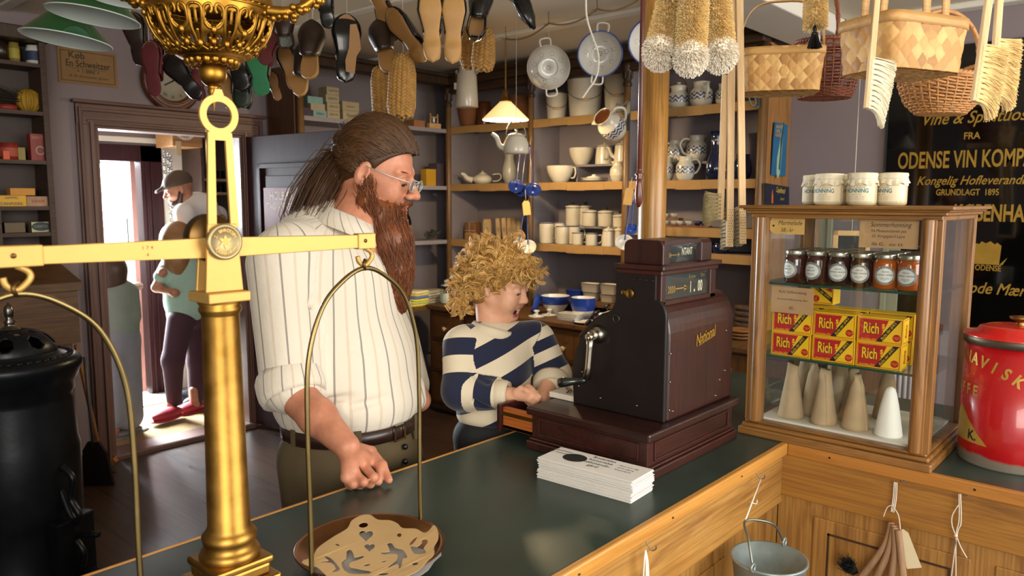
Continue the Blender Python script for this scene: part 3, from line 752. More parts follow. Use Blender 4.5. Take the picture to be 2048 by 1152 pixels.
b=MB().lathe([(0,0),(.05,0),(.052,.003),(.052,.125),(0,.126)],28,0,True,T(*ct));obj('canister_body',b,M['white'],t)
b=MB().lathe([(.054,.12),(.055,.136),(.05,.14),(.03,.141),(0,.141)],28,0,True,T(*ct));obj('lid',b,M['white'],t)
# ============================================================ glazed display case on the right-hand counter
GLASS=glass('clear_glass')
cx0,cx1,cy0,cy1,cz1=2.0,2.385,.435,.903,1.59
t=thing('display_case','glazed oak display case of jam jars, yellow-red boxes and paper cones','display case',(2.19,.67,CT))
b=MB();b.box(cx0-.012,cx1+.012,cy0-.012,cy1+.012,CT,CT+.022);b.box(cx0-.004,cx1+.004,cy0-.004,cy1+.004,CT+.022,CT+.034);b.box(cx0+.002,cx1-.002,cy0+.002,cy1-.002,CT+.034,CT+.042)
obj('base',b,M['caseoak_y'],t,bevel=.004)
for x in(cx0,cx1):
  for y in(cy0,cy1):
    b=MB();sx_,sy_=(1 if x==cx0 else-1),(1 if y==cy0 else-1)
    b.box(x,x+sx_*.03,y+sy_*.012,y+sy_*.045,CT+.04,cz1-.03);b.box(x+sx_*.006,x+sx_*.034,y,y+sy_*.014,CT+.04,cz1-.03)
    b.cyl((x+sx_*.004,y+sy_*.03,CT+.04),(x+sx_*.004,y+sy_*.03,cz1-.03),.014,None,14)
    obj('corner_post',b,M['caseoak'],t,bevel=.002)
b=MB()
for k,(o,z0,z1)in enumerate(((.0,cz1-.034,cz1-.022),(.010,cz1-.022,cz1-.014),(.018,cz1-.014,cz1-.009),(.027,cz1-.009,cz1))):
  b.box(cx0-o,cx1+o,cy0-o,cy1+o,z0,z1)
obj('cornice',b,M['caseoak_y'],t,bevel=.003)
b=MB().box(cx0+.014,cx0+.017,cy0+.04,cy1-.04,CT+.04,cz1-.03);obj('front_pane',b,GLASS,t)
b=MB().box(cx0+.03,cx1-.03,cy0+.010,cy0+.013,CT+.04,cz1-.03);obj('side_pane',b,GLASS,t)
b=MB().box(cx0+.03,cx1-.03,cy1-.013,cy1-.010,CT+.04,cz1-.03);obj('side_pane',b,GLASS,t)
b=MB().box(cx1-.017,cx1-.014,cy0+.04,cy1-.04,CT+.04,cz1-.03);obj('back_pane',b,GLASS,t)
b=MB().box(cx0+.035,cx1-.02,cy0+.03,cy1-.03,CT+.042,CT+.048);obj('case_floor',b,M['white'],t)
GE=plain('green_glass_edge','#1d4338',.15,0,0);
for z in(1.378,1.174):
  b=MB().box(cx0+.05,cx1-.02,cy0+.016,cy1-.016,z-.006,z);o=obj('glass_shelf',b,glass('shelf_glass_%d'%int(z*1000),'#dcebe4'),t)
  b=MB().box(cx0+.048,cx0+.05,cy0+.016,cy1-.016,z-.006,z);obj('shelf_edge',b,GE,o)
FRONT=lambda y,z,x=2.0125:FR(V(0,-1,0),V(0,0,1),V(-1,0,0),V(x,y,z))
KR=plain('brown_kraft_card','#b08a62',.85,0,.08,20);KY=plain('yellow_kraft_card','#cfa45c',.85,0,.08,20);INKB=plain('pen_ink','#2a2320',.8,0,0)
def card(label,y0,y1,z0,z1,m,lines,tagged=False):
  Mx=FRONT((y0+y1)/2,(z0+z1)/2,2.021);w,h=(y0-y1)/2,(z1-z0)/2
  o_=[(-w,-h),(w,-h),(w,h),(-w,h)]
  if tagged:o_=[(-w,-h*.6),(-w*.75,-h),(w,-h),(w,h),(-w*.75,h),(-w,h*.6)]
  b=MB().prism(o_,0,.0012,0,Mx);o=obj('price_card',b,m);tag(o,label,'price card')
  b=MB()
  for s_,sz,dx_,dy_ in lines:b.text(s_,sz,Mx@T(dx_,dy_,.0013),shear=.25,font_x=.85,depth=.0002)
  if tagged:b.prism([(-w*.8+.003*math.cos(a),.003*math.sin(a))for a in np.linspace(0,6,10)],.0012,.0015,0,Mx)
  obj('handwriting',b,INKB,o)
card('yellow tag card reading Marmelade 58,- kr inside the display case',.858,.765,1.513,1.557,KY,(('Marmelade',.017,.008,.008),('58,- kr',.015,.0,-.011)),True)
card('large kraft card reading Sommerhonning inside the display case',.626,.49,1.486,1.557,KR,(('Sommerhonning',.0165,.004,.022),('fra Museumshaven paa',.0105,0,.007),('Gl. Kongsgaard Lejre',.0105,0,-.006),('lille 42,-   stor 64,-',.012,.0,-.026)))
card('kraft card priced 45,- hanging just above the yellow-red boxes',.846,.732,1.300,1.371,KR,(('Richs\' Kaffetilsætning',.0105,0,.022),('Den bedste Kaffeerstatning i Byen',.0072,0,.002),('45,-',.013,0,-.021)))
LABEL=plain('white_oval_label','#cfcfca',.5,0,.03);LGREY=plain('label_grey_ring','#8c8c8a',.5,0,.03);LID=plain('silver_lid','#b9b6a6',.25,.9,.08)
def jam_mat(n,c):
  q=NT(n);q.set(col=lin(c),rough=.06,spec=.6,coat=.4);return q.m
JAM={'APRICOT':jam_mat('dark_apricot_jam','#3d1a0d'),"TIPTREE' ORANGE":jam_mat('dark_marmalade','#2f160c'),"CRYSTAL' ORANGE":jam_mat('amber_marmalade','#a04c0a')}
def oval(R,a,bb,z,off,n=36):
  u=np.linspace(0,2*pi,n,endpoint=False);v=[(0,0)];f=[]
  rings=[.35,.7,1.0];pts=[(0.0,0.0)]
  for rr in rings:pts+=[(a*rr*math.cos(q),bb*rr*math.sin(q))for q in u]
  for i in range(n):f.append((0,1+i,1+(i+1)%n))
  for k in range(2):
    for i in range(n):f.append((1+k*n+i,1+(k+1)*n+i,1+(k+1)*n+(i+1)%n,1+k*n+(i+1)%n))
  p=np.array(pts);Rr=R+off;an=p[:,0]/Rr
  return np.stack([-Rr*np.cos(an),-Rr*np.sin(an),z+p[:,1]],1),f
def cylwarp(R,off,z):
  def w(v):
    an=v[:,0]/R;return np.stack([-(R+off)*np.cos(an),-(R+off)*np.sin(an),z+v[:,1]],1)
  return w
def arctext(b,s_,size,R,off,z,a,bb,top,mi=0):
  n=len(s_);span=2.0
  for i,ch in enumerate(s_):
    if ch==' ':continue
    q=(pi/2+span/2-span*(i+.5)/n)if top else(-pi/2-span/2+span*(i+.5)/n)
    v,f=text_mesh(ch,size,.9,0,'CENTER',0,1)
    if not len(v):continue
    rot=q-pi/2 if top else q+pi/2
    x=v[:,0]*math.cos(rot)-v[:,1]*math.sin(rot)+a*math.cos(q);y=v[:,0]*math.sin(rot)+v[:,1]*math.cos(rot)+bb*math.sin(q)
    b.add(cylwarp(R,off,z)(np.stack([x,y,0*x],1)),f,mi,False)
def jam_jar(name,sort):
  R,H=.0283,.084
  t=thing('jam_jar','x','jar')
  b=MB().lathe([(0,0),(R-.004,0),(R,.004),(R,H-.020),(R-.002,H-.014),(R-.005,H-.010),(R-.005,H)],30);obj('jam_body',b,JAM[sort],t,world=False)
  b=MB().lathe([(R-.002,H-.008),(R-.001,H-.006),(R-.001,H+.004),(R-.003,H+.0065),(0,H+.0065)],30);obj('lid',b,LID,t,world=False)
  lab=None
  v,f=oval(R,.0268,.0238,.036,.0003);b=MB().add(v,f);lab=obj('oval_label',b,LGREY,t,world=False)
  b=MB();v,f=oval(R,.021,.018,.036,.0006);b.add(v,f);v,f=oval(R,.021,.0073,.036,.0007);b.add(v,f,0);obj('label_field',b,LABEL,lab,world=False)
  b=MB()
  b.text(sort,.0062 if len(sort)<9 else .0052,Matrix.Identity(4),warp=cylwarp(R,.001,.037),font_x=.95)
  b.text('Tiptree',.0055,Matrix.Identity(4),warp=cylwarp(R,.001,.0455),shear=.3)
  for j,q in enumerate((.0295,.027,.0245)):b.text(('orange marmalade','wilkin & sons tiptree','essex')[j],.0024,Matrix.Identity(4),warp=cylwarp(R,.001,q))
  arctext(b,'WILKIN & SONS LTD',.0048,R,.0009,.036,.0237,.0207,True);arctext(b,'TIPTREE ESSEX ENGLAND',.004,R,.0009,.036,.0237,.0207,False)
  obj('label_print',b,INKB,lab,world=False)
  return t
def parent_fix():pass
jr={k:jam_jar('jam_jar',k)for k in JAM}
order=['APRICOT','APRICOT',"TIPTREE' ORANGE","TIPTREE' ORANGE","CRYSTAL' ORANGE","CRYSTAL' ORANGE"]
used=set();ordn=['leftmost','second','third','fourth','fifth','rightmost']
nice={'APRICOT':'dark apricot jam',"TIPTREE' ORANGE":'dark orange marmalade',"CRYSTAL' ORANGE":'amber orange marmalade'}
def put(src,mat4,lab,grp):
  if src.name not in used:
    used.add(src.name);src.matrix_world=mat4;MW[src.name]=mat4.copy();src['label']=lab;src['group']=grp;return src
  return dup(src,mat4,lab,grp)
for rrow,xrow in enumerate((2.09,2.152,2.214)):
  for i,kk in enumerate(order):
    y=.811-i*.0578
    if rrow==2 and i in(3,):continue
    lab=('%s of the front jam jars in the display case, %s with oval label'%(ordn[i],nice[kk]))if rrow==0 else 'jam jar with silver lid in the %s row behind the front jam jars'%('middle' if rrow==1 else 'rear')
    if i==5 and rrow==0:y+=0
    put(jr[kk],T(xrow,y,1.3785)@RZ((-24,-12,14,6,16,-4)[i]),lab,'jam jars front row' if rrow==0 else 'jam jars in the %s row'%('middle' if rrow==1 else 'rear'))
YEL=plain('box_yellow','#e8b80c',.45,0,.04,20);RED=plain('box_red','#b01212',.45,0,.06,20);BLKP=plain('box_black','#15110d',.5,0,0)
BW,BH,BD=.110,.0655,.055
def clip_poly(*p):return list(p)
def rich_box():
  t=thing('chicory_box','x','box')
  b=MB().box(-BD/2,BD/2,-BW/2,BW/2,0,BH);obj('carton',b,YEL,t,world=False,bevel=.0008)
  for side in(0,1):
    if side==0:F=FR(V(0,-1,0),V(0,0,1),V(-1,0,0),V(-BD/2,0,BH/2));w,h=BW/2,BH/2
    else:F=FR(V(1,0,0),V(0,0,1),V(0,-1,0),V(0,-BW/2,BH/2));w,h=BD/2,BH/2
    fr=MB();e,e2=.0028,.0042
    for q in((-w+e,w-e,-h+e,-h+e2),(-w+e,w-e,h-e2,h-e),(-w+e,-w+e2,-h+e,h-e),(w-e2,w-e,-h+e,h-e)):fr.box(q[0],q[1],q[2],q[3],0,.0002,0,F)
    if side==0:
      fr.prism([(-w+.0055,-h+.0055),(-.002,-h+.0055),(.020,h-.0055),(-w+.0055,h-.0055)],0,.0002,0,F)
      fr.prism([(.040+.0095*math.cos(a),-.016+.0095*math.sin(a))for a in np.linspace(0,2*pi,20,endpoint=False)],0,.0002,0,F)
      p=obj('red_print',fr,RED,t,world=False)
      b=MB();b.prism([(-.008,-h+.004),(.006,-h+.004),(.049,h-.004),(.035,h-.004)],.0002,.0004,0,F);b.text('Rich',.040,F@T(-.021,.003,.0002),font_x=.56,bold=.05);obj('black_band',b,BLKP,t,world=False)
      b=MB();b.text('Rich',.040,F@T(-.021,.003,.0004),font_x=.56,bold=.02);b.text('s',.024,F@T(.008,.013,.0004),font_x=.8,bold=.03);b.prism([(.008+.0022*math.cos(a),.001+.0022*math.sin(a))for a in np.linspace(0,6,10)],.0003,.0006,0,F)
      b.text('Grundlagt 1834',.006,F@T(-.026,-.0245,.0004));b.text('Richs der drik\'s',.0105,F@T(.0205,0,.0005)@RZ(56),shear=.2,font_x=.85);b.text('Nettovægt',.0035,F@T(.040,-.0145,.0004));b.text('125 g',.0035,F@T(.040,-.018,.0004))
      obj('yellow_print',b,YEL,t,world=False)
    else:
      fr.text('Richs',.02,F@RZ(90)@T(0,0,.0003),font_x=.8,bold=.02);obj('end_print',fr,RED,t,world=False)
  return t
rb=rich_box()
pos=['left','middle','right']
for layer in range(2):
  for row in range(2):
    for i in range(3):
      y=.803-i*.1135;x=2.0885+row*.1
      lab=('%s yellow-red box of the %s row, at the front glass'%(pos[i],'lower' if layer==0 else 'upper'))if row==0 else '%s yellow-red box behind the %s front row'%(pos[i],'lower' if layer==0 else 'upper')
      put(rb,T(x,y,1.1745+layer*.0662)@RZ((2.0,-1,1)[i]*(1 if layer else-1)),lab,'yellow-red boxes on the glass shelf')
dup(rb,T(2.23,.775,1.1745+2*.0662+BW/2+.002)@RX(90)@T(0,0,-BH/2),'yellow-red box standing on end behind the kraft card','yellow-red boxes on the glass shelf')
KRAFT=plain('kraft_paper','#ad9372',.85,0,.08,30,.1,60);SUGAR=plain('white_sugar','#e6e3dc',.8,0,.03,40,.15,200)
def cone(H,seed):
  rr=random.Random(seed);rings=[]
  for k in range(15):
    z=H*k/14;r=.0355-.0235*(z/H)**1.05;sq=1 if z<.8*H else 1-.62*(z/H-.8)/.2;ring=[]
    for j in range(28):
      a=2*pi*j/28;q=r*(1+.02*math.sin(3*a+seed)+(.025*rr.random()if k>9 else 0));ring.append((q*math.cos(a)*sq,q*math.sin(a)*(1+(1-sq)*.35),z+(.004*math.sin(a+seed)if k==14 else 0)))
    rings.append(ring)
  b=MB().loft(rings)
  b.add([(-.034,.006,.002),(-.036,.004,.002),(-.0145,.004,H*.93),(-.013,.006,H*.93)],[(0,1,2,3)])
  return b
cn=[(2.085,.803,.150,'paper cone, leftmost of the front row'),(2.085,.713,.148,'paper cone with folded top, second in the front row'),(2.09,.632,.146,'crumple-topped paper cone next to the white sugar loaf'),
(2.15,.765,.15,'paper cone behind the gap between the two left cones'),(2.225,.82,.15,'paper cone at the back left of the case floor'),(2.235,.72,.148,'paper cone at the back, left of the middle'),(2.165,.665,.146,'paper cone right behind the crumple-topped cone'),(2.25,.60,.148,'paper cone at the back, right of the middle'),(2.32,.77,.147,'paper cone farthest back in the case')]
for i,(x,y,h,lab)in enumerate(cn):
  o=obj('paper_cone',cone(h,i),KRAFT,None,world=False);o.matrix_world=T(x,y,CT+.0485)@RZ(40*i);tag(o,'brown '+lab,'paper cone','paper cones on the case floor')
b=MB().lathe([(0,0),(.033,0),(.034,.004),(.030,.03),(.022,.08),(.015,.112),(.011,.123),(.005,.128),(0,.129)],28)
o=obj('sugar_loaf',b,SUGAR,None,world=False);o.matrix_world=T(2.085,.548,CT+.0485);tag(o,'bare white sugar loaf standing right of the paper cones','sugar loaf')
HON=plain('pale_honey','#c9b68a',.15,0,.05,10,coat=.4);PAPR=plain('pale_cap_paper','#d6ccb0',.8,0,.08,50,.25,90);HL=plain('cream_honey_label','#ddcfae',.7,0,.03);TEAL=plain('teal_print','#1c6a78',.6,0,0)
def honey():
  R,H=.0362,.078
  t=thing('honey_jar','x','jar')
  b=MB().lathe([(0,0),(R-.006,0),(R-.001,.004),(R,.01),(R,H-.016),(R-.004,H-.008),(R-.004,H)],32);obj('jar_body',b,HON,t,world=False)
  rings=[]
  for rr,z,wv in((R+.0025,H-.024,.003),(R+.0005,H-.014,.001),(R-.001,H-.008,0),(R+.0005,H,.0005),(R-.001,H+.005,0),(R*.5,H+.0065,0),(.001,H+.0065,0)):
    rings.append([((rr+wv*math.sin(14*a))*math.cos(a),(rr+wv*math.sin(14*a))*math.sin(a),z+wv*1.2*math.sin(6*a))for a in np.linspace(0,2*pi,56,endpoint=False)])
  cap=obj('paper_cap',MB().loft(rings,caps=False),PAPR,t,world=False)
  b=MB();b.torus((0,0,H-.009),R+.0002,.001,None,32,5);b.tube([(-R-.001,0,H-.009),(-R-.003,.008,H-.006),(-R-.002,.012,H-.012)],.0008,5);obj('string',b,M['string'],cap,world=False)
  g=MB().grid(lambda u,v:(-(R+.0004)*math.cos((u-.5)*2.6),-(R+.0004)*math.sin((u-.5)*2.6),.008+.044*v),24,1);lb=obj('paper_label',g,HL,t,world=False)
  b=MB();I4=Matrix.Identity(4)
  b.text('HONNING',.0145,I4,warp=cylwarp(R,.0008,.0375),font_x=.82,bold=.02)
  for zz in(.0095,.0505):b.grid(lambda u,v:(-(R+.0007)*math.cos((u-.5)*2.4),-(R+.0007)*math.sin((u-.5)*2.4),zz+.0008*v),24,1)
  obj('teal_print',b,TEAL,lb,world=False)
  b=MB();b.text('ÆGTE DANSK',.007,I4,warp=cylwarp(R,.0008,.0465));b.text('Samlet af Bier',.005,I4,warp=cylwarp(R,.0008,.0285))
  for j in range(3):b.text('honningen er slynget og renset',.0032,I4,warp=cylwarp(R,.0008,.0235-.0042*j))
  obj('small_print',b,LGREY,lb,world=False)
  return t
hj=honey()
hp=[onx(1657,400,2.08),onx(1723,400,2.075),onx(1783,400,2.12)]
for i,p in enumerate(hp):put(hj,T(p[0],p[1],cz1)@RZ((-6,-4,-30)[i]),('left','middle','right')[i]+' honey jar at the front of the case top','honey jars on the case')
for i,p in enumerate(hp[:2]):put(hj,T(p[0]+.095,p[1]+.068,cz1)@RZ(10),'honey jar half hidden behind the %s front honey jar'%('left','middle')[i],'honey jars on the case')
REDT=NT('worn_red_tin');_f=REDT.noise(REDT.obj(),7,5,.65);_z=REDT.n('SeparateXYZ');REDT.inp(_z,0,REDT.obj())
_w=REDT.math('ADD',REDT.math('MULTIPLY',_z.outputs[2],22.0),REDT.math('MULTIPLY',_f,-1.0))
_m=REDT.ramp(_w,[(.02,'#ffffff'),(.18,'#000000')])
_sp=REDT.ramp(REDT.noise(REDT.obj(),38,3),[(.70,'#000000'),(.73,'#ffffff')])
_col=REDT.mix(_m,'#a80a12','#7d7468');_col=REDT.mix(REDT.math('MULTIPLY',_sp,.35),_col,'#c08058')
REDT.set(col=_col,rough=REDT.math('MULTIPLY_ADD',_f,.25,.16),coat=.4);REDT=REDT.m
TC=V(2.232,.300,CT);TR=.116
t=thing('coffee_tin','big red coffee tin with gold lettering at the right end of the counter','tin',TC)
b=MB().lathe([(0,0),(TR-.002,0),(TR,.004),(TR*.985,.30),(0,.30)],56,0,True,T(*TC));obj('tin_body',b,REDT,t)
b=MB().lathe([(TR*.99,.300),(TR+.003,.302),(TR+.003,.318),(TR+.001,.321)],56,0,True,T(*TC));obj('rim',b,plain('dull_grey_tin_rim','#5b5145',.45,.7,.2,30),t)
b=MB().lathe([(TR+.004,.320),(TR+.004,.324),(TR*.78,.330),(TR*.74,.340),(TR*.6,.345),(TR*.25,.347),(0,.347)],56,0,True,T(*TC));ld=obj('lid',b,plain('bright_red_lid','#c8201a',.22,0,.06,20,coat=.4),t)
b=MB().lathe([(.012,.345),(.008,.352),(.008,.356),(.022,.362),(.024,.368),(.0,.372)],24,0,True,T(*TC));obj('lid_knob',b,plain('tarnished_brass_knob','#8a6634',.4,.9,.2),ld)
GT=plain('gold_leaf_lettering','#b8913e',.35,.4,.15,40)
# lettering wraps the side that faces the street; angle 0 is the direction of the display case edge we look along
a0=math.atan2(-HF[1]*.6-HR[1]*.8,-HF[0]*.6-HR[0]*.8)
def tinwarp(ang,off=.0006):
  def w(v):
    a=a0+ang+v[:,0]/TR;R=TR*(1-.015*v[:,1]/.3)+off
    return np.stack([TC[0]+R*np.cos(a),TC[1]+R*np.sin(a),CT+v[:,1]],1)
  return w
def tintext(s_,size,xc,yc,arc,m_b):
  n=len(s_);step=size*.66
  for i,ch in enumerate(s_):
    v,f=text_mesh(ch,size,.8,0,'CENTER',.035,1)
    if not len(v):continue
    u=(i-(n-1)/2)*step;rot=-u*arc
    x=v[:,0]*math.cos(rot)-v[:,1]*math.sin(rot)+u;y=v[:,0]*math.sin(rot)+v[:,1]*math.cos(rot)-arc*u*u/2
    m_b.add(tinwarp(0)(np.stack([x+xc,y+yc,0*x],1)),f,0,False)
b=MB();tintext('SKANDINAVISK',.040,-.100,.268,4.0,b);tintext('KAFFE',.036,-.100,.185,0,b)
tri=[(-.19,.055),(-.01,.055),(-.1,.145)]
pv=[(x,y)for x,y in tri];N=14;vv=[];ff=[]
for i in range(N+1):
  s0=i/N
  for j in range(N+1):q=j/N;xl=tri[0][0]+(tri[2][0]-tri[0][0])*s0;xr_=tri[1][0]+(tri[2][0]-tri[1][0])*s0;vv.append((xl+(xr_-xl)*q,tri[0][1]+(tri[2][1]-tri[0][1])*s0,0))
for i in range(N):
  for j in range(N):ff.append((i*(N+1)+j,i*(N+1)+j+1,(i+1)*(N+1)+j+1,(i+1)*(N+1)+j))
b.add(tinwarp(0)(np.array(vv)),ff,0,False);obj('gold_lettering',b,GT,t)
b=MB()
for s_,sz,xc,yc in(('K.',.034,-.052,.073),('S.',.034,-.145,.073)):
  v,f=text_mesh(s_,sz,.9,0,'CENTER',.02,1);v[:,0]+=xc;v[:,1]+=yc;b.add(tinwarp(0,.0011)(v),f,0,False)
obj('black_lettering',b,BLKP,t)
# ============================================================ crockery and enamelware (each kind built at its own base, then stood on its shelf)
ENA=plain('cream_enamel','#cfc7b4',.22,0,.05,12,coat=.3);BLUR=plain('dark_blue_rim','#1d2a55',.25,0,0);BLU=plain('bright_blue_enamel','#1f3f95',.2,0,.05,coat=.4)
WH=plain('white_enamel','#dcd9d0',.2,0,.04,coat=.3);DKB=plain('dark_blue_glaze','#141c3c',.12,0,.1,coat=.5);TER=plain('terracotta','#84522f',.8,0,.12,16);BRN=plain('brown_glaze','#5a3015',.3,0,.1)
KNOB=plain('black_knob','#17130f',.3,0,0);PINE=wood('pale_wood','#b58a55','#d6ae78','x',1,.55,.1);KBAG=plain('coffee_bag_paper','#a68a62',.85,0,.1,30,.2,60);PBRN=plain('brown_parcel_paper','#7c5330',.75,0,.12,24,.25,60)
_t=NT('stoneware_blue_band');_z=_t.n('SeparateXYZ');_t.inp(_z,0,_t.obj());_an=_t.math('ARCTAN2',_z.outputs[1],_z.outputs[0])
_w1=_t.math('SINE',_t.math('MULTIPLY',_an,11.0));_zz=_t.math('MULTIPLY',_z.outputs[2],260.0)
_w2=_t.math('SINE',_t.math('ADD',_zz,_t.math('MULTIPLY',_w1,2.2)))
_n=_t.noise(_t.obj(),70,2);_t.set(col=_t.ramp(_t.math('MULTIPLY_ADD',_n,.5,_t.math('MULTIPLY',_w2,.5)),[(.0,'#c9c2b0'),(.22,'#c9c2b0'),(.32,'#2f4674'),(.9,'#24365f')]),rough=.25,coat=.3)
BAND=_t.m
def at_shelf(px,X,z,py=350):p=onx(px,py,X);return V(X,p[1],z)
def wpx(px,X,w):return w/FPX*float((onx(px,400,X)-CC)@CF)
TOW=lambda p:math.degrees(math.atan2(-p[1],-p[0]))
def rot_for(p,a):return RZ(TOW(p)+a)
def handle(b,r,z0,z1,out,th=.004,M=None):
  pts=spline([(r-.004,0,z1),(r+out*.8,0,z1+.004),(r+out,0,(z0+z1)/2),(r+out*.6,0,z0),(r-.003,0,z0-.002)],6)
  b.tube(pts,th,8,0)
def fin(t,p,a):
  M_=T(*p)@rot_for(p,a);t.matrix_world=M_;MW[t.name]=M_
  for c in t.children:
    MW[c.name]=M_@ML[c.name]
  return t
def mug(px,X,z,w,h,lab,a=90,name='enamel_mug',rim=None,grp='enamel mugs on the shelf'):
  p=at_shelf(px,X,z);r=wpx(px,X,w)/2;h=wpx(px,X,h)
  t=thing(name,lab,'mug',group=grp)
  b=MB().lathe([(0,.001),(r*.9,0),(r*.97,.003),(r,.008),(r,h-.005)],28);b.lathe([(r-.003,h),(r-.003,.006),(0,.005)],28);obj('cup_body',b,ENA,t,world=False)
  b=MB().lathe([(r,h-.006),(r+.0015,h-.004),(r+.001,h),(r-.003,h)],28);obj('rim',b,rim or BLUR,t,world=False)
  b=MB();handle(b,r,h*.25,h*.8,r*.75);obj('handle',b,ENA,t,world=False);return fin(t,p,a)
def canister(px,X,z,w,h,lab,py=350,knob=True):
  p=at_shelf(px,X,z);r=wpx(px,X,w)/2;h=wpx(px,X,h)*.8
  t=thing('enamel_canister',lab,'canister',group='enamel canisters on the shelf')
  b=MB().lathe([(0,0),(r*.96,0),(r,.005),(r,h)],28);obj('canister_body',b,ENA,t,world=False)
  b=MB().lathe([(r+.002,h-.002),(r+.003,h+.002),(r+.001,h+.006),(r*.5,h+.014),(0,h+.015)],28);l=obj('lid',b,ENA,t,world=False)
  b=MB().lathe([(r+.0025,h-.006),(r+.0035,h-.004),(r+.0025,h-.002)],28);obj('lid_rim',b,BLUR,l,world=False)
  b=MB().lathe([(.005,h+.013),(.004,h+.02),(.011,h+.026),(.011,h+.033),(0,h+.036)],14);obj('knob',b,KNOB,l,world=False);return fin(t,p,90)
def bowl(px,X,z,w,h,lab,mats=None,band=None,name='bowl',grp='bowls',foot=.5,rimm=None,hnd=False):
  p=at_shelf(px,X,z);r=wpx(px,X,w)/2;h=wpx(px,X,h)
  t=thing(name,lab,'bowl',group=grp)
  f=lambda s:r*(foot+(1-foot)*math.sin(s*pi/2)**.9)
  s0=[0,.12,.25,.4,.55,.66,.8,1.0]
  outer=[(0,.001),(r*foot*.9,0)]+[(f(s),.003+(h-.003)*s)for s in s0]
  k=len(outer);mi=[0]*(k-1)
  if band:
    for i in range(k-4,k-1):mi[i]=1
    mi[-1]=1
  inner=[(r-.003,h),(f(.6)-.004,h*.6),(f(.2)-.004,h*.25),(0,.008)]
  b=MB().lathe(outer,32,mi);b.lathe([(r,h),(r+.0015,h+.001),(r-.003,h+.001)]+inner,32,[2,2,0,0,0,0])
  obj('bowl_body',b,[mats or ENA,band or ENA,rimm or band or BLUR],t,world=False)
  if hnd:b=MB();handle(b,r*.9,h*.3,h*.85,.03,.006);obj('handle',b,ENA,t,world=False)
  return fin(t,p,60 if hnd else 0)
def jug(px,X,z,w,h,lab,a=90,mats=None,band=None,name='pitcher',lid=False,grp='blue-banded stoneware',place=True,py=350):
  r=wpx(px,X,w)/2;h=wpx(px,X,h);p=at_shelf(px,X,z)
  t=thing(name,lab,'jug' if not lid else 'jar',group=grp)
  m1=mats or ENA;m2=band or BAND
  pr=[(0,.001),(r*.62,0),(r*.70,.004),(r*.88,h*.14),(r*.99,h*.30)]
  b=MB().lathe(pr,30);b.lathe([(r*.97,h*.60),(r*.86,h*.70),(r*.68,h*.78),(r*.66,h*.86),(r*.70,h*.96),(r*.74,h),(r*.70,h),(r*.6,h*.86),(r*.6,h*.5),(0,h*.45)],30)
  obj('jug_body',b,m1,t,world=False)
  b=MB().lathe([(r*.99,h*.30),(r,h*.38),(r,h*.5),(r*.97,h*.60)],30);obj('decorated_band',b,m2,t,world=False)
  if not lid:
    b=MB();pts=spline([(r*.66,0,h*.86),(r*1.2,0,h*.88),(r*1.55,0,h*.66),(r*1.25,0,h*.38),(r*.95,0,h*.30)],6);b.tube(pts,[r*.1+.001]*len(pts),8);obj('handle',b,m1,t,world=False)
    b=MB();b.add([(-r*.72,r*.28,h*.99),(-r*.72,-r*.28,h*.99),(-r*1.02,0,h*1.01),(-r*.70,0,h*.82)],[(0,2,3),(2,1,3),(0,1,2)]);obj('spout',b,m1,t,world=False)
  else:
    b=MB().lathe([(r*.8,h*.99),(r*.82,h*1.02),(r*.5,h*1.08),(r*.14,h*1.12),(r*.2,h*1.2),(0,h*1.22)],24);obj('lid',b,m1,t,world=False)
    b=MB();b.tube([(r*.75*math.cos(q),0,h*.8+h*.62*math.sin(q))for q in np.linspace(0,pi,16)],.003,6);obj('bail_handle',b,plain('rusty_bail','#5e4630',.5,.4)if 'rusty_bail' not in D.materials else D.materials['rusty_bail'],t,world=False)
  return fin(t,p,a)
def pot(px,X,z,w,h,lab,a=-90,spout=True,name='coffee_pot',cat='pot',body=None):
  p=at_shelf(px,X,z);r=wpx(px,X,w)/2;h=wpx(px,X,h)*.84
  t=thing(name,lab,cat)
  pr=body or[(0,0),(r,0),(r*1.0,.006),(r*.97,h*.5),(r*.86,h)]
  b=MB().lathe(pr,28);obj('pot_body',b,ENA,t,world=False)
  rt=pr[-1][0];hz=pr[-1][1]
  b=MB().lathe([(rt+.002,hz-.002),(rt+.002,hz+.003),(rt*.5,hz+.014),(.004,hz+.017),(.009,hz+.024),(0,hz+.03)],24);obj('lid',b,ENA,t,world=False)
  b=MB().lathe([(rt+.002,hz-.003),(rt+.0035,hz-.001),(rt+.002,hz+.001)],28);obj('rim',b,BLUR,t,world=False)
  if spout:b=MB();b.tube(spline([(-r*.85,0,h*.35),(-r*1.3,0,h*.5),(-r*1.6,0,h*.82),(-r*1.85,0,h*.9)],5),np.linspace(r*.28,r*.12,16),10);obj('spout',b,ENA,t,world=False)
  b=MB();handle(b,r*.9,h*.3,h*.85,r*.7,.0045);obj('handle',b,ENA,t,world=False)
  return fin(t,p,a)
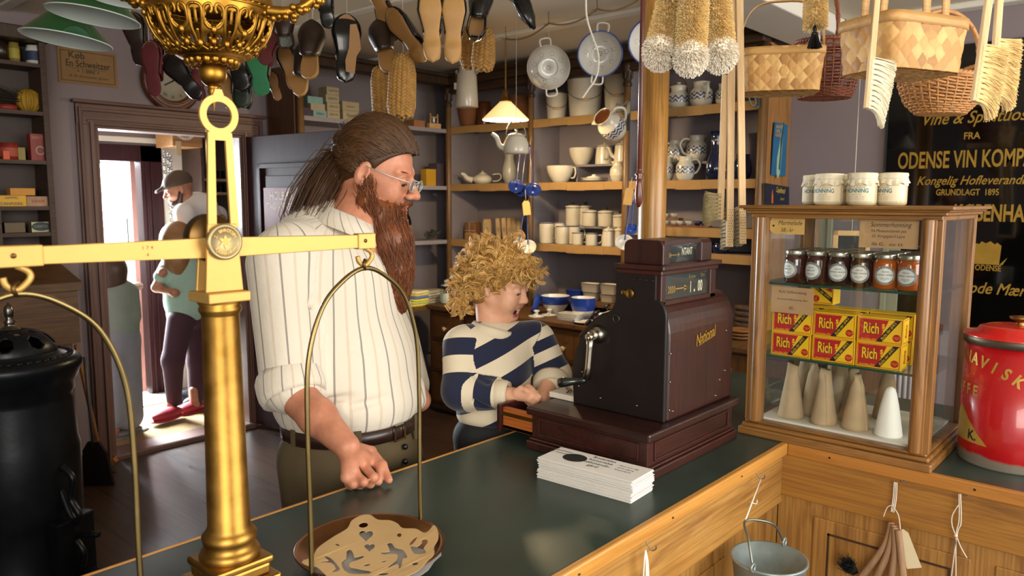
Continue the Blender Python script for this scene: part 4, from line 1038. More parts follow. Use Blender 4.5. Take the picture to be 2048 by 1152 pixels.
def bucket(px,X,z,w,h,lab,lid=False):
  p=at_shelf(px,X,z);r=wpx(px,X,w)/2;h=wpx(px,X,h)
  t=thing('enamel_bucket',lab,'bucket')
  b=MB().lathe([(0,.001),(r*.8,0),(r*.82,.005),(r,h),(r+.003,h+.002),(r-.003,h+.003),(r*.8,.01),(0,.009)],36,[0,0,0,1,1,0,0]);obj('bucket_body',b,[ENA,BLUR],t,world=False)
  q=np.linspace(0,pi,20);pts=np.stack([r*np.sin(q)*1.02+.004,r*np.cos(q)*1.04,h*.82-h*.42*np.sin(q)],1)
  b=MB().tube(pts,.002,6);ba=obj('bail',b,plain('grey_wire_bail','#5a564e',.4,.8)if 'grey_wire_bail' not in D.materials else D.materials['grey_wire_bail'],t,world=False)
  b=MB().cyl((pts[10][0],-.03,pts[10][2]),(pts[10][0],.03,pts[10][2]),.008,None,12);obj('wooden_grip',b,PINE,ba,world=False)
  if lid:b=MB().lathe([(r+.003,h),(r*.6,h+.016),(.01,h+.018),(.012,h+.03),(0,h+.034)],28);obj('lid',b,ENA,t,world=False)
  return fin(t,p,0)
zt,zm_,zl,zc=SZ['top'],SZ['mid'],SZ['low'],.82
B1=4.42
# --- bay with the lamp
pot(965,B1,zm_,46,27,'squat white teapot on the middle shelf behind the pendant lamp',a=90,name='teapot',cat='teapot',body=[(0,0),(.045,0),(.07,.016),(.078,.036),(.07,.058),(.045,.074),(.035,.078)])
p=at_shelf(1019,B1,zm_);t=thing('vase','pale grey vase standing behind the hanging blue ladles','vase',p)
b=MB().lathe([(0,0),(.04,0),(.052,.05),(.056,.10),(.046,.15),(.034,.19),(.038,.23),(.03,.23),(.028,.18)],28,0,True,T(*p));obj('vase_body',b,plain('pale_grey_glaze','#a8a59c',.3,0,.08),t)
p=at_shelf(945,4.44,zl)
def pillow(b,w,d,h,M_,n=10,cr=.12):
  rings=[]
  for k in range(n+1):
    s=k/n;q=1-cr*(2*s-1)**4;rings.append([(w/2*q*sgn(math.cos(a),.35),d/2*q*sgn(math.sin(a),.35),h*s)for a in np.linspace(0,2*pi,24,endpoint=False)])
  b.loft(rings,M=M_)
def sgn(c,e):return math.copysign(abs(c)**e,c)
def parcel(p,w,d,h,lab,m=PBRN,string=True,a=8,name='paper_parcel'):
  t=thing(name,lab,'parcel',M=T(*p)@RZ(a));b=MB();pillow(b,d,w,h,None);obj('wrapped_body',b,m,t,world=False)
  if string:
    b=MB();b.tube([(-d/2-.002,0,0.002),(-d/2-.002,0,h),(0,0,h+.002),(d/2,0,h),(d/2,0,.002)],.0015,5);b.tube([(-d/2-.0025,-w/2,h*.5),(-d/2-.0035,0,h*.5),(-d/2-.0025,w/2,h*.5)],.0015,5);obj('string',b,M['string'],t,world=False)
  return t
parcel(p,.12,.09,.135,'large brown paper parcel tied with string on the lower shelf')
parcel(at_shelf(942,4.345,zl),.115,.05,.055,'small tan paper packet in front of the large tied parcel',plain('tan_paper','#a07a4a',.8,0,.1),False,3,'paper_packet')
for i,px in enumerate((974,998,1010,1021,1031,1041)):
  p=at_shelf(px,4.40,zl);hh=(.165,.175,.178,.176,.18,.172)[i]
  t=thing('coffee_bag',('first pale paper bag, beside the tied parcel' if i==0 else '%s pale paper bag of the leaning row on the lower shelf'%('second','third','fourth','fifth','last')[i-1]),'paper bag',M=T(*p)@RZ(TOW(p)+180)@RX(-4 if i else 0),group='paper bags on the lower shelf')
  b=MB();w=.075 if i==0 else .042;pillow(b,.07,w,hh,None,12,.25);obj('bag_body',b,KBAG,t,world=False)
  b=MB().prism([(.014*math.cos(q),.02*math.sin(q))for q in np.linspace(0,2*pi,20,endpoint=False)],0,.0006,0,T(-.0352,0,hh*.5)@FR(V(0,-1,0),V(0,0,1),V(-1,0,0),V(0,0,0)));obj('printed_oval',b,plain('faded_print','#8a7452',.8)if 'faded_print' not in D.materials else D.materials['faded_print'],t,world=False)
def terr(px,X,z,w,h,lab,prof,m=TER,name='terracotta_pot'):
  p=at_shelf(px,X,z,230);r=wpx(px,X,w)/2;h=wpx(px,X,h);t=thing(name,lab,'pot',p)
  b=MB().lathe([(r*a_,h*z_)for a_,z_ in prof],28,0,True,T(*p));obj('pot_body',b,m,t);return t
terr(936,4.45,zt,42,40,'tapering terracotta pot on the top shelf below the white milk can',[(0,0),(.55,0),(.75,.3),(.95,.75),(1,.95),(1,1),(.85,1),(.8,.6)])
terr(1036,4.47,zt,44,60,'ribbed terracotta jar on the top shelf behind the lamp cord',[(0,0),(.85,0),(.98,.2),(1,.5),(.96,.55),(1,.6),(.95,.75),(.8,.82),(.85,.9),(.3,.97),(.12,1),(0,1)])
terr(968,4.5,zt,30,50,'brown stoneware crock between the terracotta pot and jar',[(0,0),(.9,0),(1,.1),(1,.8),(.85,.9),(.9,1),(0,1)],BRN,'crock')
# --- middle bay
bucket(1112,4.40,zt,44,50,'small white enamel bucket with wooden grip on the top shelf',True)
bucket(1168,4.44,zt,72,78,'large white enamel bucket with wooden grip on the top shelf')
bucket(1230,4.46,zt,52,90,'tall white enamel pail with wooden grip beside the pillar')
bowl(1163,4.5,zm_+.125,51,34,'white mixing bowl on the raised board of the middle shelf',grp='white bowls')
pot(1208,4.5,zm_+.125,36,42,'white lidded enamel coffee pot on the raised board, left of the other pot',a=0,spout=False)
pot(1243,4.5,zm_+.125,32,44,'white enamel coffee pot with its spout to the left, beside the post',a=90,name='coffee_pot')
bowl(1121,4.385,zm_,57,33,'white enamel chamber bowl with a handle at the front of the middle shelf',name='handled_bowl',grp='white bowls',hnd=True)
p=at_shelf(1188,4.42,zm_)
for i in range(3):
  b=MB().lathe([(0,0),(.05,0),(.1-.003*i,.012),(.103-.003*i,.013),(.05,.004),(0,.004)],32);o=obj('enamel_plate',b,WH,None,world=False);o.matrix_world=T(*(p+V(0,0,.009*i)));tag(o,'%s of the white enamel plates beside the handled bowl'%('lowest','middle one','topmost')[i],'plate','plates on the middle shelf')
b=MB().lathe([(0,0),(.05,0),(.052,.008),(.012,.016),(.018,.024),(0,.026)],28);o=obj('pot_lid',b,WH,None,world=False);o.matrix_world=T(*(p+V(0,0,.030)));tag(o,'white enamel pot lid lying on the stacked plates','lid')
jug(1236,4.385,zm_,33,40,'plain white jug at the right end of the middle shelf',a=120,band=ENA,name='white_jug',grp=None)
canister(1147,4.5,zl+.13,30,46,'tall white canister with black knob, leftmost on the raised board')
canister(1172,4.56,zl+.13,26,46,'tall white canister half hidden behind the other tall canister')
canister(1181,4.46,zl+.13,30,36,'short white canister with black knob, second on the raised board')
canister(1213,4.46,zl+.13,31,36,'short white canister with black knob, third on the raised board')
canister(1241,4.46,zl+.13,27,27,'smallest white canister, at the right end of the raised board')
mug(1094,4.365,zl,30,41,'largest white enamel mug, leftmost on the lower shelf')
mug(1120,4.46,zl,24,41,'tall enamel mug hidden behind the two left mugs')
mug(1126,4.355,zl,26,36,'second white enamel mug from the left, medium size')
mug(1150,4.42,zl,24,36,'medium enamel mug behind the first small mug')
mug(1157,4.34,zl,23,25,'small white enamel mug in the middle of the lower shelf')
mug(1185,4.34,zl,24,25,'small white enamel mug next to the lidded sugar pot')
pot(1219,4.35,zl,27,38,'lidded white sugar pot at the right of the small mugs',a=90,spout=False,name='sugar_pot')
pot(1240,4.40,zl,24,38,'lidded white sugar pot half hidden by the post',a=90,spout=False,name='sugar_pot')
# --- right bay
jug(1353,4.42,zt,44,44,'lidded blue-banded stoneware jar with a wire handle on the top shelf',lid=True,name='lidded_jar')
jug(1398,4.42,zt,46,50,'blue-banded stoneware jug on the top shelf beside the lidded jar',a=20)
jug(1446,4.46,zt,40,44,'blue-banded jug on the top shelf behind the brush handles',a=20)
jug(1350,4.5,zm_+.12,36,44,'small blue-banded jug on the raised board next to the pillar',a=-90)
jug(1392,4.5,zm_+.12,42,52,'largest blue-banded jug, on the raised board of the middle shelf',a=-90)
jug(1329,4.37,zm_,36,47,'blue-banded jug half hidden behind the oak pillar',a=-90)
jug(1370,4.37,zm_,37,47,'blue-banded jug at the front of the middle shelf, handle to the right',a=90)
p=at_shelf(1432,4.42,zm_);t=thing('dark_vase','tall dark blue vase with white flecks beside the brush handles','vase',p)
b=MB().lathe([(0,0),(.04,0),(.062,.04),(.066,.085),(.05,.14),(.034,.18),(.034,.26),(.044,.30),(.038,.30),(.028,.2)],28,0,True,T(*p));obj('vase_body',b,DKB,t)
b=MB()
for i in range(14):
  a=math.pi+math.atan2(p[1],p[0])+random.uniform(-1.1,1.1);z=random.choice((.075,.08,.22,.24));r_=.0665 if z<.1 else .035;b.ell((p[0]+r_*math.cos(a),p[1]+r_*math.sin(a),p[2]+z+random.uniform(-.02,.02)),(.004,.004,.006),seg=8,rows=6)
obj('painted_flowers',b,WH,t)
terr(1490,4.40,zm_,36,50,'dark glazed pot at the right end of the middle shelf',[(0,0),(.7,0),(1,.35),(.95,.7),(.7,.88),(.78,1),(.6,1),(.5,.6)],DKB,'dark_pot')
SMB=plain('pale_small_bowl','#b5b0a4',.3,0,.06)
k=0
for px,dz in((1334,.045),(1351,.045),(1334,0),(1352,0),(1363,.0),(1381,0),(1398,0),(1412,0)):
  X=4.40 if dz==0 else 4.46
  p=at_shelf(px,X,1.435+dz+.012);b=MB().lathe([(0,0),(.012,0),(.022,.012),(.026,.027),(.023,.027),(.015,.008),(0,.006)],20)
  m=SMB if k<6 else DKB;o=obj('small_bowl',b,m,None,world=False);o.matrix_world=T(*p);k+=1
  tag(o,('%s little bowl on the %s wooden tray, %s from the pillar'%('dark' if m is DKB else 'pale','upper' if dz else 'lower',('first','second','first','second','third','fourth','fifth','sixth')[k-1])),'bowl','little bowls in the right bay')
for X,z,nm in((4.40,1.4355,'lower'),(4.46,1.4805,'upper')):
  y0,y1=onx(1420 if nm=='lower' else 1362,440,X)[1],onx(1318,440,X)[1];b=MB().box(X-.03,X+.03,y0,y1,z,z+.011);
  if nm=='upper':b.box(X-.02,X+.03,y0,y0+.01,1.4355,z);b.box(X-.02,X+.03,y1-.01,y1,1.4355,z)
  tag(obj('wooden_tray',b,wood('red_brown_tray_'+nm,'#5b2d14','#83502a','y',1,.5)),'%s red-brown wooden tray under the little bowls'%nm,'tray')
for i,(px,w,h)in enumerate(((1335,34,12),(1362,30,22),(1388,34,20),(1418,34,24),(1450,34,20))):
  terr(px,4.38,1.28,w,h,('pale-rimmed dish','dark pot','dark pot','dark pot','dark pot')[i]+' on the board above the register, %s from the pillar'%('first','second','third','fourth','fifth')[i],[(0,0),(.7,0),(1,.4),(.98,.8),(.8,.95),(.86,1),(.7,1),(.5,.5)],DKB if i else plain('pale_rim_dish','#8d8478',.2,.3),'dark_pot')
  # --- on top of the drawer cabinet
GLJ=glass('jar_glass','#e8efec')
def gjar(px,X,h,r,lab,fillc=None,z=zc,stop=True):
  p=at_shelf(px,X,z,590);t=thing('glass_jar',lab,'jar',p)
  b=MB().lathe([(0,.001),(r*.95,0),(r,.005),(r,h*.75),(r*.75,h*.9),(r*.78,h),(r*.72,h)],24,0,True,T(*p));obj('jar_glass',b,GLJ,t)
  if fillc:b=MB().lathe([(0,.003),(r*.9,.003),(r*.93,.01),(r*.93,h*.55),(0,h*.58)],24,0,True,T(*p));obj('contents',b,fillc,t)
  if stop:b=MB().lathe([(r*.78,h),(r*.8,h+.008),(r*.3,h+.014),(r*.25,h+.02),(r*.4,h+.04),(0,h+.048)],20,0,True,T(*p));obj('stopper',b,plain('grey_glass_stopper','#a8aaa4',.1,0,0)if 'grey_glass_stopper' not in D.materials else D.materials['grey_glass_stopper'],t)
  return t
gjar(893,3.98,.135,.052,'glass jar with white contents on the cabinet, left of the child',WH)
gjar(907,4.2,.19,.045,'taller stoppered glass jar behind the jar with white contents')
gjar(924,3.97,.085,.036,'small glass jar with dark contents close to the child',plain('grey_contents','#6a665f',.8),stop=False)
bowl(1113,4.12,zc,60,37,'white bowl with a broad blue band on the cabinet, left of the stacked bowls',WH,BLU,'mixing_bowl','blue-banded bowls',.42)
for i in range(4):
  o=bowl(1170,4.05,zc+i*.0125,51,33,'%s of the nested blue-banded bowls'%('lowest','second','third','topmost')[i],WH,BLU,'mixing_bowl','nested blue-banded bowls',.45)
bowl(1213,3.98,zc,43,20,'low cream bowl with dark blue band beside the register keys',ENA,DKB,'low_bowl','blue-banded bowls',.7)
b=MB().box(4.22,4.6,2.85,3.42,zc+.06,zc+.075);b.box(4.24,4.6,2.85,2.87,zc,zc+.06);b.box(4.24,4.6,3.4,3.42,zc,zc+.06);tag(obj('display_step',b,M['desk']),'low wooden step at the back of the cabinet under the oven dishes','step')
def dish(px,X,z,w,h,lab,rim=BLUR,m=ENA):
  p=at_shelf(px,X,z,560);w=wpx(px,X,w);h=wpx(px,X,h);t=thing('oven_dish',lab,'dish',p,group='enamel oven dishes')
  rr=lambda sx_,z_:[(p[0]+.05*sx_*sgn(math.cos(q),.45),p[1]+w/2*sx_*sgn(math.sin(q),.45),p[2]+z_)for q in np.linspace(0,2*pi,28,endpoint=False)]
  b=MB().loft([rr(.8,0),rr(.84,.004),rr(1,h),rr(1.06,h+.002),rr(1.06,h+.004),rr(.96,h+.003),rr(.8,.01)],[0,0,1,1,1,0]);obj('dish_body',b,[m,rim],t);return t
dish(1151,4.42,zc+.0755,36,16,'blue and white oven dish, leftmost on the step',m=BLU)
dish(1184,4.44,zc+.0755+.055,47,17,'white oven dish on top of a smaller dish, middle of the step');dish(1185,4.44,zc+.0755,36,15,'small white oven dish under the middle dish')
dish(1222,4.42,zc+.0755+.055,44,20,'white oven dish at the right, next to the register');dish(1220,4.42,zc+.0755,38,15,'lower white oven dish next to the register')
def candle(px,X,lab):
  p=at_shelf(px,X,zc,620);t=thing('candlestick',lab,'candlestick',p);b=MB().lathe([(0,0),(.055,0),(.058,.006),(.05,.008),(.014,.012),(.011,.03),(.02,.036),(.022,.042),(.016,.044),(.012,.03),(0,.028)],28,0,True,T(*p));obj('stick_body',b,WH,t)
  b=MB().torus((p[0]-.055,p[1]-.03,p[2]+.012),.014,.003,RX(90),18,6);obj('ring_handle',b,WH,t)
candle(1073,3.93,'white enamel chamber candlestick nearest the child\'s face');candle(1099,4.03,'white enamel chamber candlestick before the blue-banded bowl')
for i in range(4):
  p=at_shelf(1142,3.95,zc+.013*i,620);b=MB().box(-.05,.05,-.075,.075,0,.009);b.box(-.055,.055,-.08,.08,.009,.0115)
  o=obj('flat_dish',b,WH,None,world=False,bevel=.004);o.matrix_world=T(*p)@RZ(4*i-6);tag(o,'%s of the flat white dishes stacked on the cabinet edge'%('lowest','second','third','topmost')[i],'dish','stacked flat dishes')
p=at_shelf(1172,3.915,zc,640);b=MB().lathe([(0,0),(.05,0),(.082,.014),(.086,.016)],36,1);b.lathe([(.086,.016),(.075,.014),(.045,.006),(0,.006)],36,[1,0,0],True);o=obj('enamel_plate',b,[WH,BLU],None,world=False);o.matrix_world=T(*p);tag(o,'white plate with a blue underside at the cabinet edge left of the register','plate')
p=at_shelf(1068,4.02,zc+.005,590);t=thing('leaning_bowl','white bowl with blue outside leaning on edge beside the child\'s nose','bowl',M=T(*(p+V(0,0,.072)))@RZ(TOW(p)-95)@RY(70))
b=MB().lathe([(0,-.04),(.04,-.038),(.062,-.02),(.072,0)],28,1);b.lathe([(.072,0),(.069,0),(.058,-.018),(.036,-.034),(0,-.036)],28,[1,0,0,0]);obj('bowl_body',b,[WH,BLU],t,world=False)
cl=['#d8c65a','#b9c66a','#e4d04a','#5c78b8','#d8c860','#e8dfb0']
p0=ony(838,600,4.36)
for i in range(6):
  b=MB();pillow(b,.17,.2,.019,None,4,.06);o=obj('folded_cloth',b,plain('cloth_%d'%i,cl[i],.9,0,.12,30,.3,80),None,world=False);o.matrix_world=T(p0[0],4.42,.8005+i*.0192)@RZ(5*i-10);tag(o,'%s folded cloth in the coloured stack on the left worktop, %s from the bottom'%(('yellow','green','bright yellow','blue','ochre','cream')[i],('first','second','third','fourth','fifth','sixth')[i]),'cloth','coloured folded cloths')
p0=ony(873,600,4.40)
for i in range(5):
  b=MB();pillow(b,.15,.22,.02,None,4,.06);o=obj('folded_cloth',b,plain('pale_cloth_%d'%i,('#b8ae98','#c4baa6','#aba28e','#c9c0ae','#b5ac98')[i],.9,0,.12,30,.3,80),None,world=False);o.matrix_world=T(p0[0]-.03,4.44,.8005+i*.0202)@RZ(80+6*i);tag(o,'%s pale folded cloth in the stack beside the glass jars'%('lowest','second','third','fourth','topmost')[i],'cloth','pale folded cloths')
  # --- boxes and bottles on the back-wall shelving
def ybox(px0,px1,py0,py1,Y,m,name,lab,cat='box',zbase=None,d=.12,grp=None,text=None,tm=None):
  a=ony(px0,py1,Y);c=ony(px1,py0,Y);z0=a[2]if zbase is None else zbase;z1=z0+c[2]-a[2]if zbase is not None else c[2]
  b=MB().box(a[0],c[0],Y,Y+d,z0,z1)
  o=obj(name,b,m,None,bevel=.002);tag(o,lab,cat,grp)
  if text:
    b=MB()
    for s_,sz,dx_,dz_ in text:b.text(s_,sz,FR(V(1,0,0),V(0,0,1),V(0,-1,0),V((a[0]+c[0])/2+dx_,Y-.0005,(z0+z1)/2+dz_)),font_x=.9,depth=.0005)
    obj('printed_text',b,tm or INKB,o)
  return o,z1
CRM=plain('cream_carton','#a89a7c',.8,0,.1,14);TEALB=plain('pale_teal_carton','#7fa09a',.8,0,.1,14);PURB=plain('purple_carton','#473a44',.8);ORB=plain('orange_carton','#9c6838',.8)
Yb=4.56;z=2.1655
_,z1=ybox(598,626,216,231,Yb,PURB,'cardboard_box','dark box with an orange front at the left end of the high back shelf',zbase=z)
ybox(627,654,225,237,Yb-.01,TEALB,'cardboard_box','pale teal box, lowest of the small stack on the high back shelf',zbase=z,text=(('PREBEN',.02,0,0),))
ybox(622,650,213,224,Yb-.01,CRM,'cardboard_box','cream box second in the small stack on the high back shelf',zbase=z+.046)
ybox(616,646,202,213,Yb-.01,TEALB,'cardboard_box','pale box topmost of the small stack on the high back shelf',zbase=z+.09)
zz=z
for i,(a,c)in enumerate(((655,680),(655,680),(653,679),(655,679))):
  _,zz=ybox(a,c,223,236,Yb-.02,CRM,'cardboard_box','%s of the tall stack of cream boxes on the high back shelf'%('lowest','second','third','topmost')[i],zbase=zz+.0006,grp='cream boxes stacked on the high shelf',d=.1,text=(('KARTON',.02,0,0),))
_,zz=ybox(686,718,224,240,Yb-.02,CRM,'cardboard_box','wider cream box with dark print, lower of the pair',zbase=z,text=(('Favorit',.03,0,0),))
ybox(685,718,210,224,Yb-.02,CRM,'cardboard_box','wider cream box with a brown stripe, upper of the pair',zbase=zz+.0006,text=(('-----',.05,0,0),),tm=BRN)
ybox(828,850,236,248,Yb,ORB,'cardboard_box','flat brown box right of the man\'s head on the high back shelf',zbase=z)
p=ony(866,256,4.56);t=thing('wooden_toy','small pale wooden frame with a figure on the high back shelf','toy',(p[0],4.56,z))
b=MB();b.box(p[0]-.06,p[0]+.06,4.53,4.57,z,z+.04);obj('toy_base',b,PINE,t,bevel=.003)
b=MB();b.box(p[0]-.04,p[0]-.032,4.545,4.555,z+.04,z+.115);b.box(p[0]+.035,p[0]+.043,4.545,4.555,z+.04,z+.115);b.box(p[0]-.04,p[0]+.043,4.545,4.555,z+.085,z+.092);obj('toy_frame',b,PINE,t)
b=MB();b.ell((p[0]-.005,4.545,z+.065),(.012,.01,.022));obj('toy_figure',b,WH,t)
z=1.7155
ybox(853,872,334,367,4.56,plain('yellow_carton','#b88a1c',.6,0,.1),'carton','yellow carton on the shelf behind the man\'s glasses',zbase=z,d=.07)
ybox(874,890,322,367,4.60,PURB,'carton','dark carton next to the yellow carton',zbase=z,d=.1)
z=1.2835;p=ony(816,481,4.56)
t=thing('bottle','dark bottle with a cream label behind the man\'s beard','bottle',(p[0],4.57,z));X_=T(p[0],4.57,z)
b=MB().lathe([(0,0),(.033,0),(.035,.004),(.035,.15),(.026,.185),(.014,.21),(.013,.27),(.015,.275),(0,.276)],24,0,True,X_);obj('bottle_glass',b,plain('dark_bottle','#120c08',.08,0,0,coat=.5),t)
b=MB().lathe([(.0356,.04),(.0356,.125)],24,0,True,X_);obj('label',b,plain('cream_bottle_label','#a58a64',.7),t)
p=ony(868,476,4.58);b=MB()
for i in range(9):b.tube(spline([p+V(random.uniform(-.07,.07),random.uniform(-.02,.03),.02+.07*random.random())for _ in range(4)],5),.006,6)
o=obj('bundle',b,plain('dark_green_bundle','#2f322c',.8));o.location.z=1.29;tag(o,'tangled dark bundle lying on the shelf left of the corner post','bundle')
# --- left shelf unit
Yl=4.70
def lz(i):return LZ[i]+.0005
def ltin(px,py0,py1,w,zi,m,name,lab,cat='tin',bands=None):
  a=ony(px,py1,Yl);h=ony(px,py0,Yl)[2]-a[2];r=w/2/FPX*4.3;z=lz(zi);t=thing(name,lab,cat,(a[0],Yl+.03,z))
  b=MB().lathe([(0,0),(r,0),(r,h*.82),(r*.9,h*.86),(r*.9,h),(0,h)],24,0,True,T(a[0],Yl+.03,z));obj('tin_body',b,m,t)
  if bands:b=MB().lathe([(r+.0008,h*.2),(r+.0008,h*.7)],24,0,True,T(a[0],Yl+.03,z));obj('label',b,bands,t)
  return t
OL=plain('olive_yellow','#8a7a34',.5,0,.2,20);RD=plain('dull_red','#8a2a20',.5,0,.2,16);NAVY=plain('navy_label','#2c3a5c',.6)
ltin(33,81,121,18,0,OL,'bottle','olive yellow flask on the top shelf of the left unit','bottle',plain('yellow_label','#a8983e',.6))
ltin(73,84,122,28,0,WH,'tin','round tin with a navy and cream label on the top left shelf','tin',NAVY)
ltin(7,80,120,22,0,plain('dark_brown_bottle','#2a1c10',.3),'bottle','dark brown bottle at the left edge of the top left shelf','bottle')
p=ony(66,218,Yl);t=thing('hand_broom','round yellow-handled twig broom lying on the second left shelf','broom',(p[0],Yl,lz(1)))
b=MB();c_=V(p[0]+.0,Yl+.06,lz(1)+.062);b.ell(c_,(.065,.055,.062));
for k in range(8):b.torus(c_,.058,.007,RY(90)@RX(k*22),20,6)
obj('twine_head',b,plain('yellow_twine','#a8821c',.7,0,.2,40),t)
L=np.array([[c_+V(-.05,0,0)+q*.03,c_+V(-.13,0,.01)+q*.06,c_+V(-.2,0,.01)+q*.085]for q in(RNG.normal(size=(90,3))*.6)]);L[:,:,2]=np.clip(L[:,:,2],lz(1)+.004,lz(1)+.15);L[:,:,1]=np.clip(L[:,:,1],4.67,4.85)
b=MB().strands(L,.0022,.001,3);obj('twig_bristles',b,plain('dark_twigs','#2b2018',.8),t)
ltin(16,208,219,36,1,RD,'lid_tin','flat red tin lid on the second left shelf beside the twig broom','tin')
ltin(22,284,318,34,2,RD,'tin','dull red round tin on the third left shelf','tin',plain('red_tin_label','#a04a34',.6))
ybox(7,19,300,317,4.68,plain('orange_pack','#d2552a',.5),'packet','small bright orange packet in front of the red tin','packet',lz(2),.02)
ybox(37,50,292,317,4.69,OL,'packet','small yellow-green packet beside the red tin','packet',lz(2),.03)
ybox(63,97,266,318,4.69,RD,'carton','tall red carton with a round picture on the third left shelf','carton',lz(2),.06,text=(('RØD THE',.02,0,.05),('O',.07,0,-.02)),tm=CRM)
_,zz=ybox(-6,52,390,412,4.68,plain('bright_yellow_box','#d8a81c',.5,0,.06),'carton','bright yellow lettered box on the fourth left shelf','carton',lz(3),.09,text=(('DANMARK',.024,0,-.016),('GAMMEL',.018,0,.016)),tm=NAVY)
ybox(21,70,377,391,4.69,plain('orange_yellow_pack','#c98a2a',.5,0,.1),'packet','orange and red packet lying on the bright yellow box','packet',zz+.0006,.06)
ybox(54,98,392,412,4.685,plain('red_white_box','#b08a6a',.6,0,.25,12),'carton','faded red and white box beside the bright yellow box','carton',lz(3),.08,text=(('SUKKER',.02,0,0),),tm=RD)
ybox(10,50,441,463,4.69,plain('dark_gold_tin','#4a3a1c',.35,.4,.3,14),'tin','dark gold oblong tin on the fifth left shelf','tin',lz(4),.06)
o,_=ybox(64,101,442,464,4.69,plain('pale_gold_tin','#8f8a68',.35,.4,.1),'tin','pale oblong tin with a dark lettered oval on the fifth left shelf','tin',lz(4),.06)
a=ony(82.5,453,4.6895);b=MB().prism([(a[0]+.046*math.cos(q),a[2]+.024*math.sin(q))for q in np.linspace(0,2*pi,26,endpoint=False)],0,.0008,0,FR(V(1,0,0),V(0,0,1),V(0,-1,0),V(0,4.6898,0)));q_=obj('dark_oval',b,plain('dark_teal_oval','#22343a',.5),o)
b=MB().text('CARBITOL',.019,FR(V(1,0,0),V(0,0,1),V(0,-1,0),V(a[0],4.6888,a[2])),font_x=.8);obj('printed_text',b,plain('pale_tin_text','#8f8a70',.6),q_)
a,c=ony(118,175,YW-.004),ony(231,97,YW-.004);z0=ony(175,170,YW)[2];z1=ony(175,101,YW)[2]
b=MB().box(a[0],c[0],YW-.008,YW-.001,z0,z1);ps=obj('poster',b,plain('aged_tan_poster','#8f6d45',.8,0,.15,10));tag(ps,'aged tan poster with old black lettering on the wall above the doorway','poster')
PM=lambda x,z:FR(V(1,0,0),V(0,0,1),V(0,-1,0),V((a[0]+c[0])/2+x,YW-.0085,(z0+z1)/2+z))
b=MB();w,h=(c[0]-a[0])/2-.014,(z1-z0)/2-.014
for q in((-w,w,-h,-h+.003),(-w,w,h-.003,h),(-w,-w+.003,-h,h),(w-.003,w,-h,h)):b.box(q[0],q[1],q[2],q[3],0,.0005,0,PM(0,0))
b.text('Køb',.052,PM(-.06,.060),bold=.01);b.text('En Schweitzer',.054,PM(0,.014),font_x=.78,bold=.014);b.text('+ 1 ØRE +',.028,PM(0,-.026),bold=.01);b.text('A. N. Schweitzer Jensen',.022,PM(0,-.055),shear=.4);b.box(-.1,.1,-.012,-.010,0,.0005,0,PM(0,0))
obj('printed_text',b,plain('faded_green_black_print','#33301f',.8),ps)
cc=ony(343,163,YW-.02);t=thing('wall_clock','round brown wooden wall clock half hidden by hanging shoes','clock',cc)
CM=FR(V(1,0,0),V(0,0,1),V(0,-1,0),V(cc[0],YW,cc[2]))
b=MB().lathe([(0,0),(.185,0),(.19,.02),(.178,.04),(.165,.045),(.155,.036),(.14,.05),(.13,.05),(.12,.03),(0,.03)],48,0,True,CM);obj('clock_case',b,wood('red_brown_clock_case','#3a1c10','#6b3a20','x',1,.35),t)
b=MB().lathe([(.121,.0301),(.121,.0315),(0,.0315)],40,0,True,CM);f_=obj('clock_face',b,plain('aged_clock_face','#a29a88',.6,0,.08),t)
b=MB()
for i,s_ in enumerate(('XII','I','II','III','IIII','V','VI','VII','VIII','IX','X','XI')):b.text(s_,.03,CM@T(.095*math.sin(i*pi/6),.095*math.cos(i*pi/6),.032)@RZ(-30*i),font_x=.8)
obj('numerals',b,INKB,f_)
b=MB();b.box(-.003,.003,-.01,.09,.034,.036,0,CM@RZ(-50));b.box(-.004,.004,-.01,.06,.034,.036,0,CM@RZ(120));obj('hands',b,INKB,t)
for i in range(3):
  p=at_shelf(1481,4.08,zc+.019*i,660);b=MB().lathe([(0,0),(.05,0),(.075,.012),(.078,.018),(.07,.018),(.045,.006),(0,.005)],32);o=obj('wooden_plate',b,wood('turned_wood_%d'%i,'#6b4220','#9c6a3a','y',1,.5),None,world=False);o.matrix_world=T(*p);tag(o,'%s of the turned wooden plates on the cabinet behind the register'%('lowest','middle one','topmost')[i],'plate','turned wooden plates')
p=at_shelf(1490,4.3,zc,640);b=MB()
for k in range(5):b.lathe([(0,.034*k),(.06,.034*k),(.065,.034*k+.01),(.06,.034*k+.03),(0,.034*k+.032)],28,0,True,T(*p))
tag(obj('straw_ring_stack',b,plain('dark_brown_rings','#3a2414',.7,0,.2,30)),'stack of dark brown round mats on the cabinet beside the display case','mats')
# ============================================================ pillar, right wall, signs
pc=P(1307,300,3.0)
t=thing('oak_pillar','round golden oak pillar standing behind the cash register','pillar',(pc[0],pc[1],0))
b=MB().cyl((pc[0],pc[1],.0),(pc[0],pc[1],ZC),.055,None,32);obj('shaft',b,wood('golden_pillar_oak','#6a4216','#c28d3e','z',1.1,.35,.2,c3='#9a6728',coat=.3),t)
b=MB().lathe([(.06,0),(.09,.005),(.09,.12),(.07,.14),(.055,.16)],28,0,True,T(pc[0],pc[1],0));obj('foot',b,M['darkoak'],t)
t['kind']='structure'
a=P(1277,415,2.62);top=V(a[0],a[1],ZC)
t=thing('awning_rod','long thin dark red wooden rod with a turned handle hanging beside the pillar','rod',a)
RW=wood('red_brown_turned_wood','#4a1f14','#743524','z',1.2,.3,.05,coat=.4)
b=MB().cyl(a+V(0,0,.1),top,.0085,None,12);obj('rod',b,RW,t)
b=MB().lathe([(0,0),(.006,.002),(.012,.02),(.014,.045),(.011,.075),(.009,.095),(.013,.1),(.009,.105),(.016,.112),(.009,.119),(.0085,.13)],20,0,True,T(*a));obj('handle',b,RW,t)
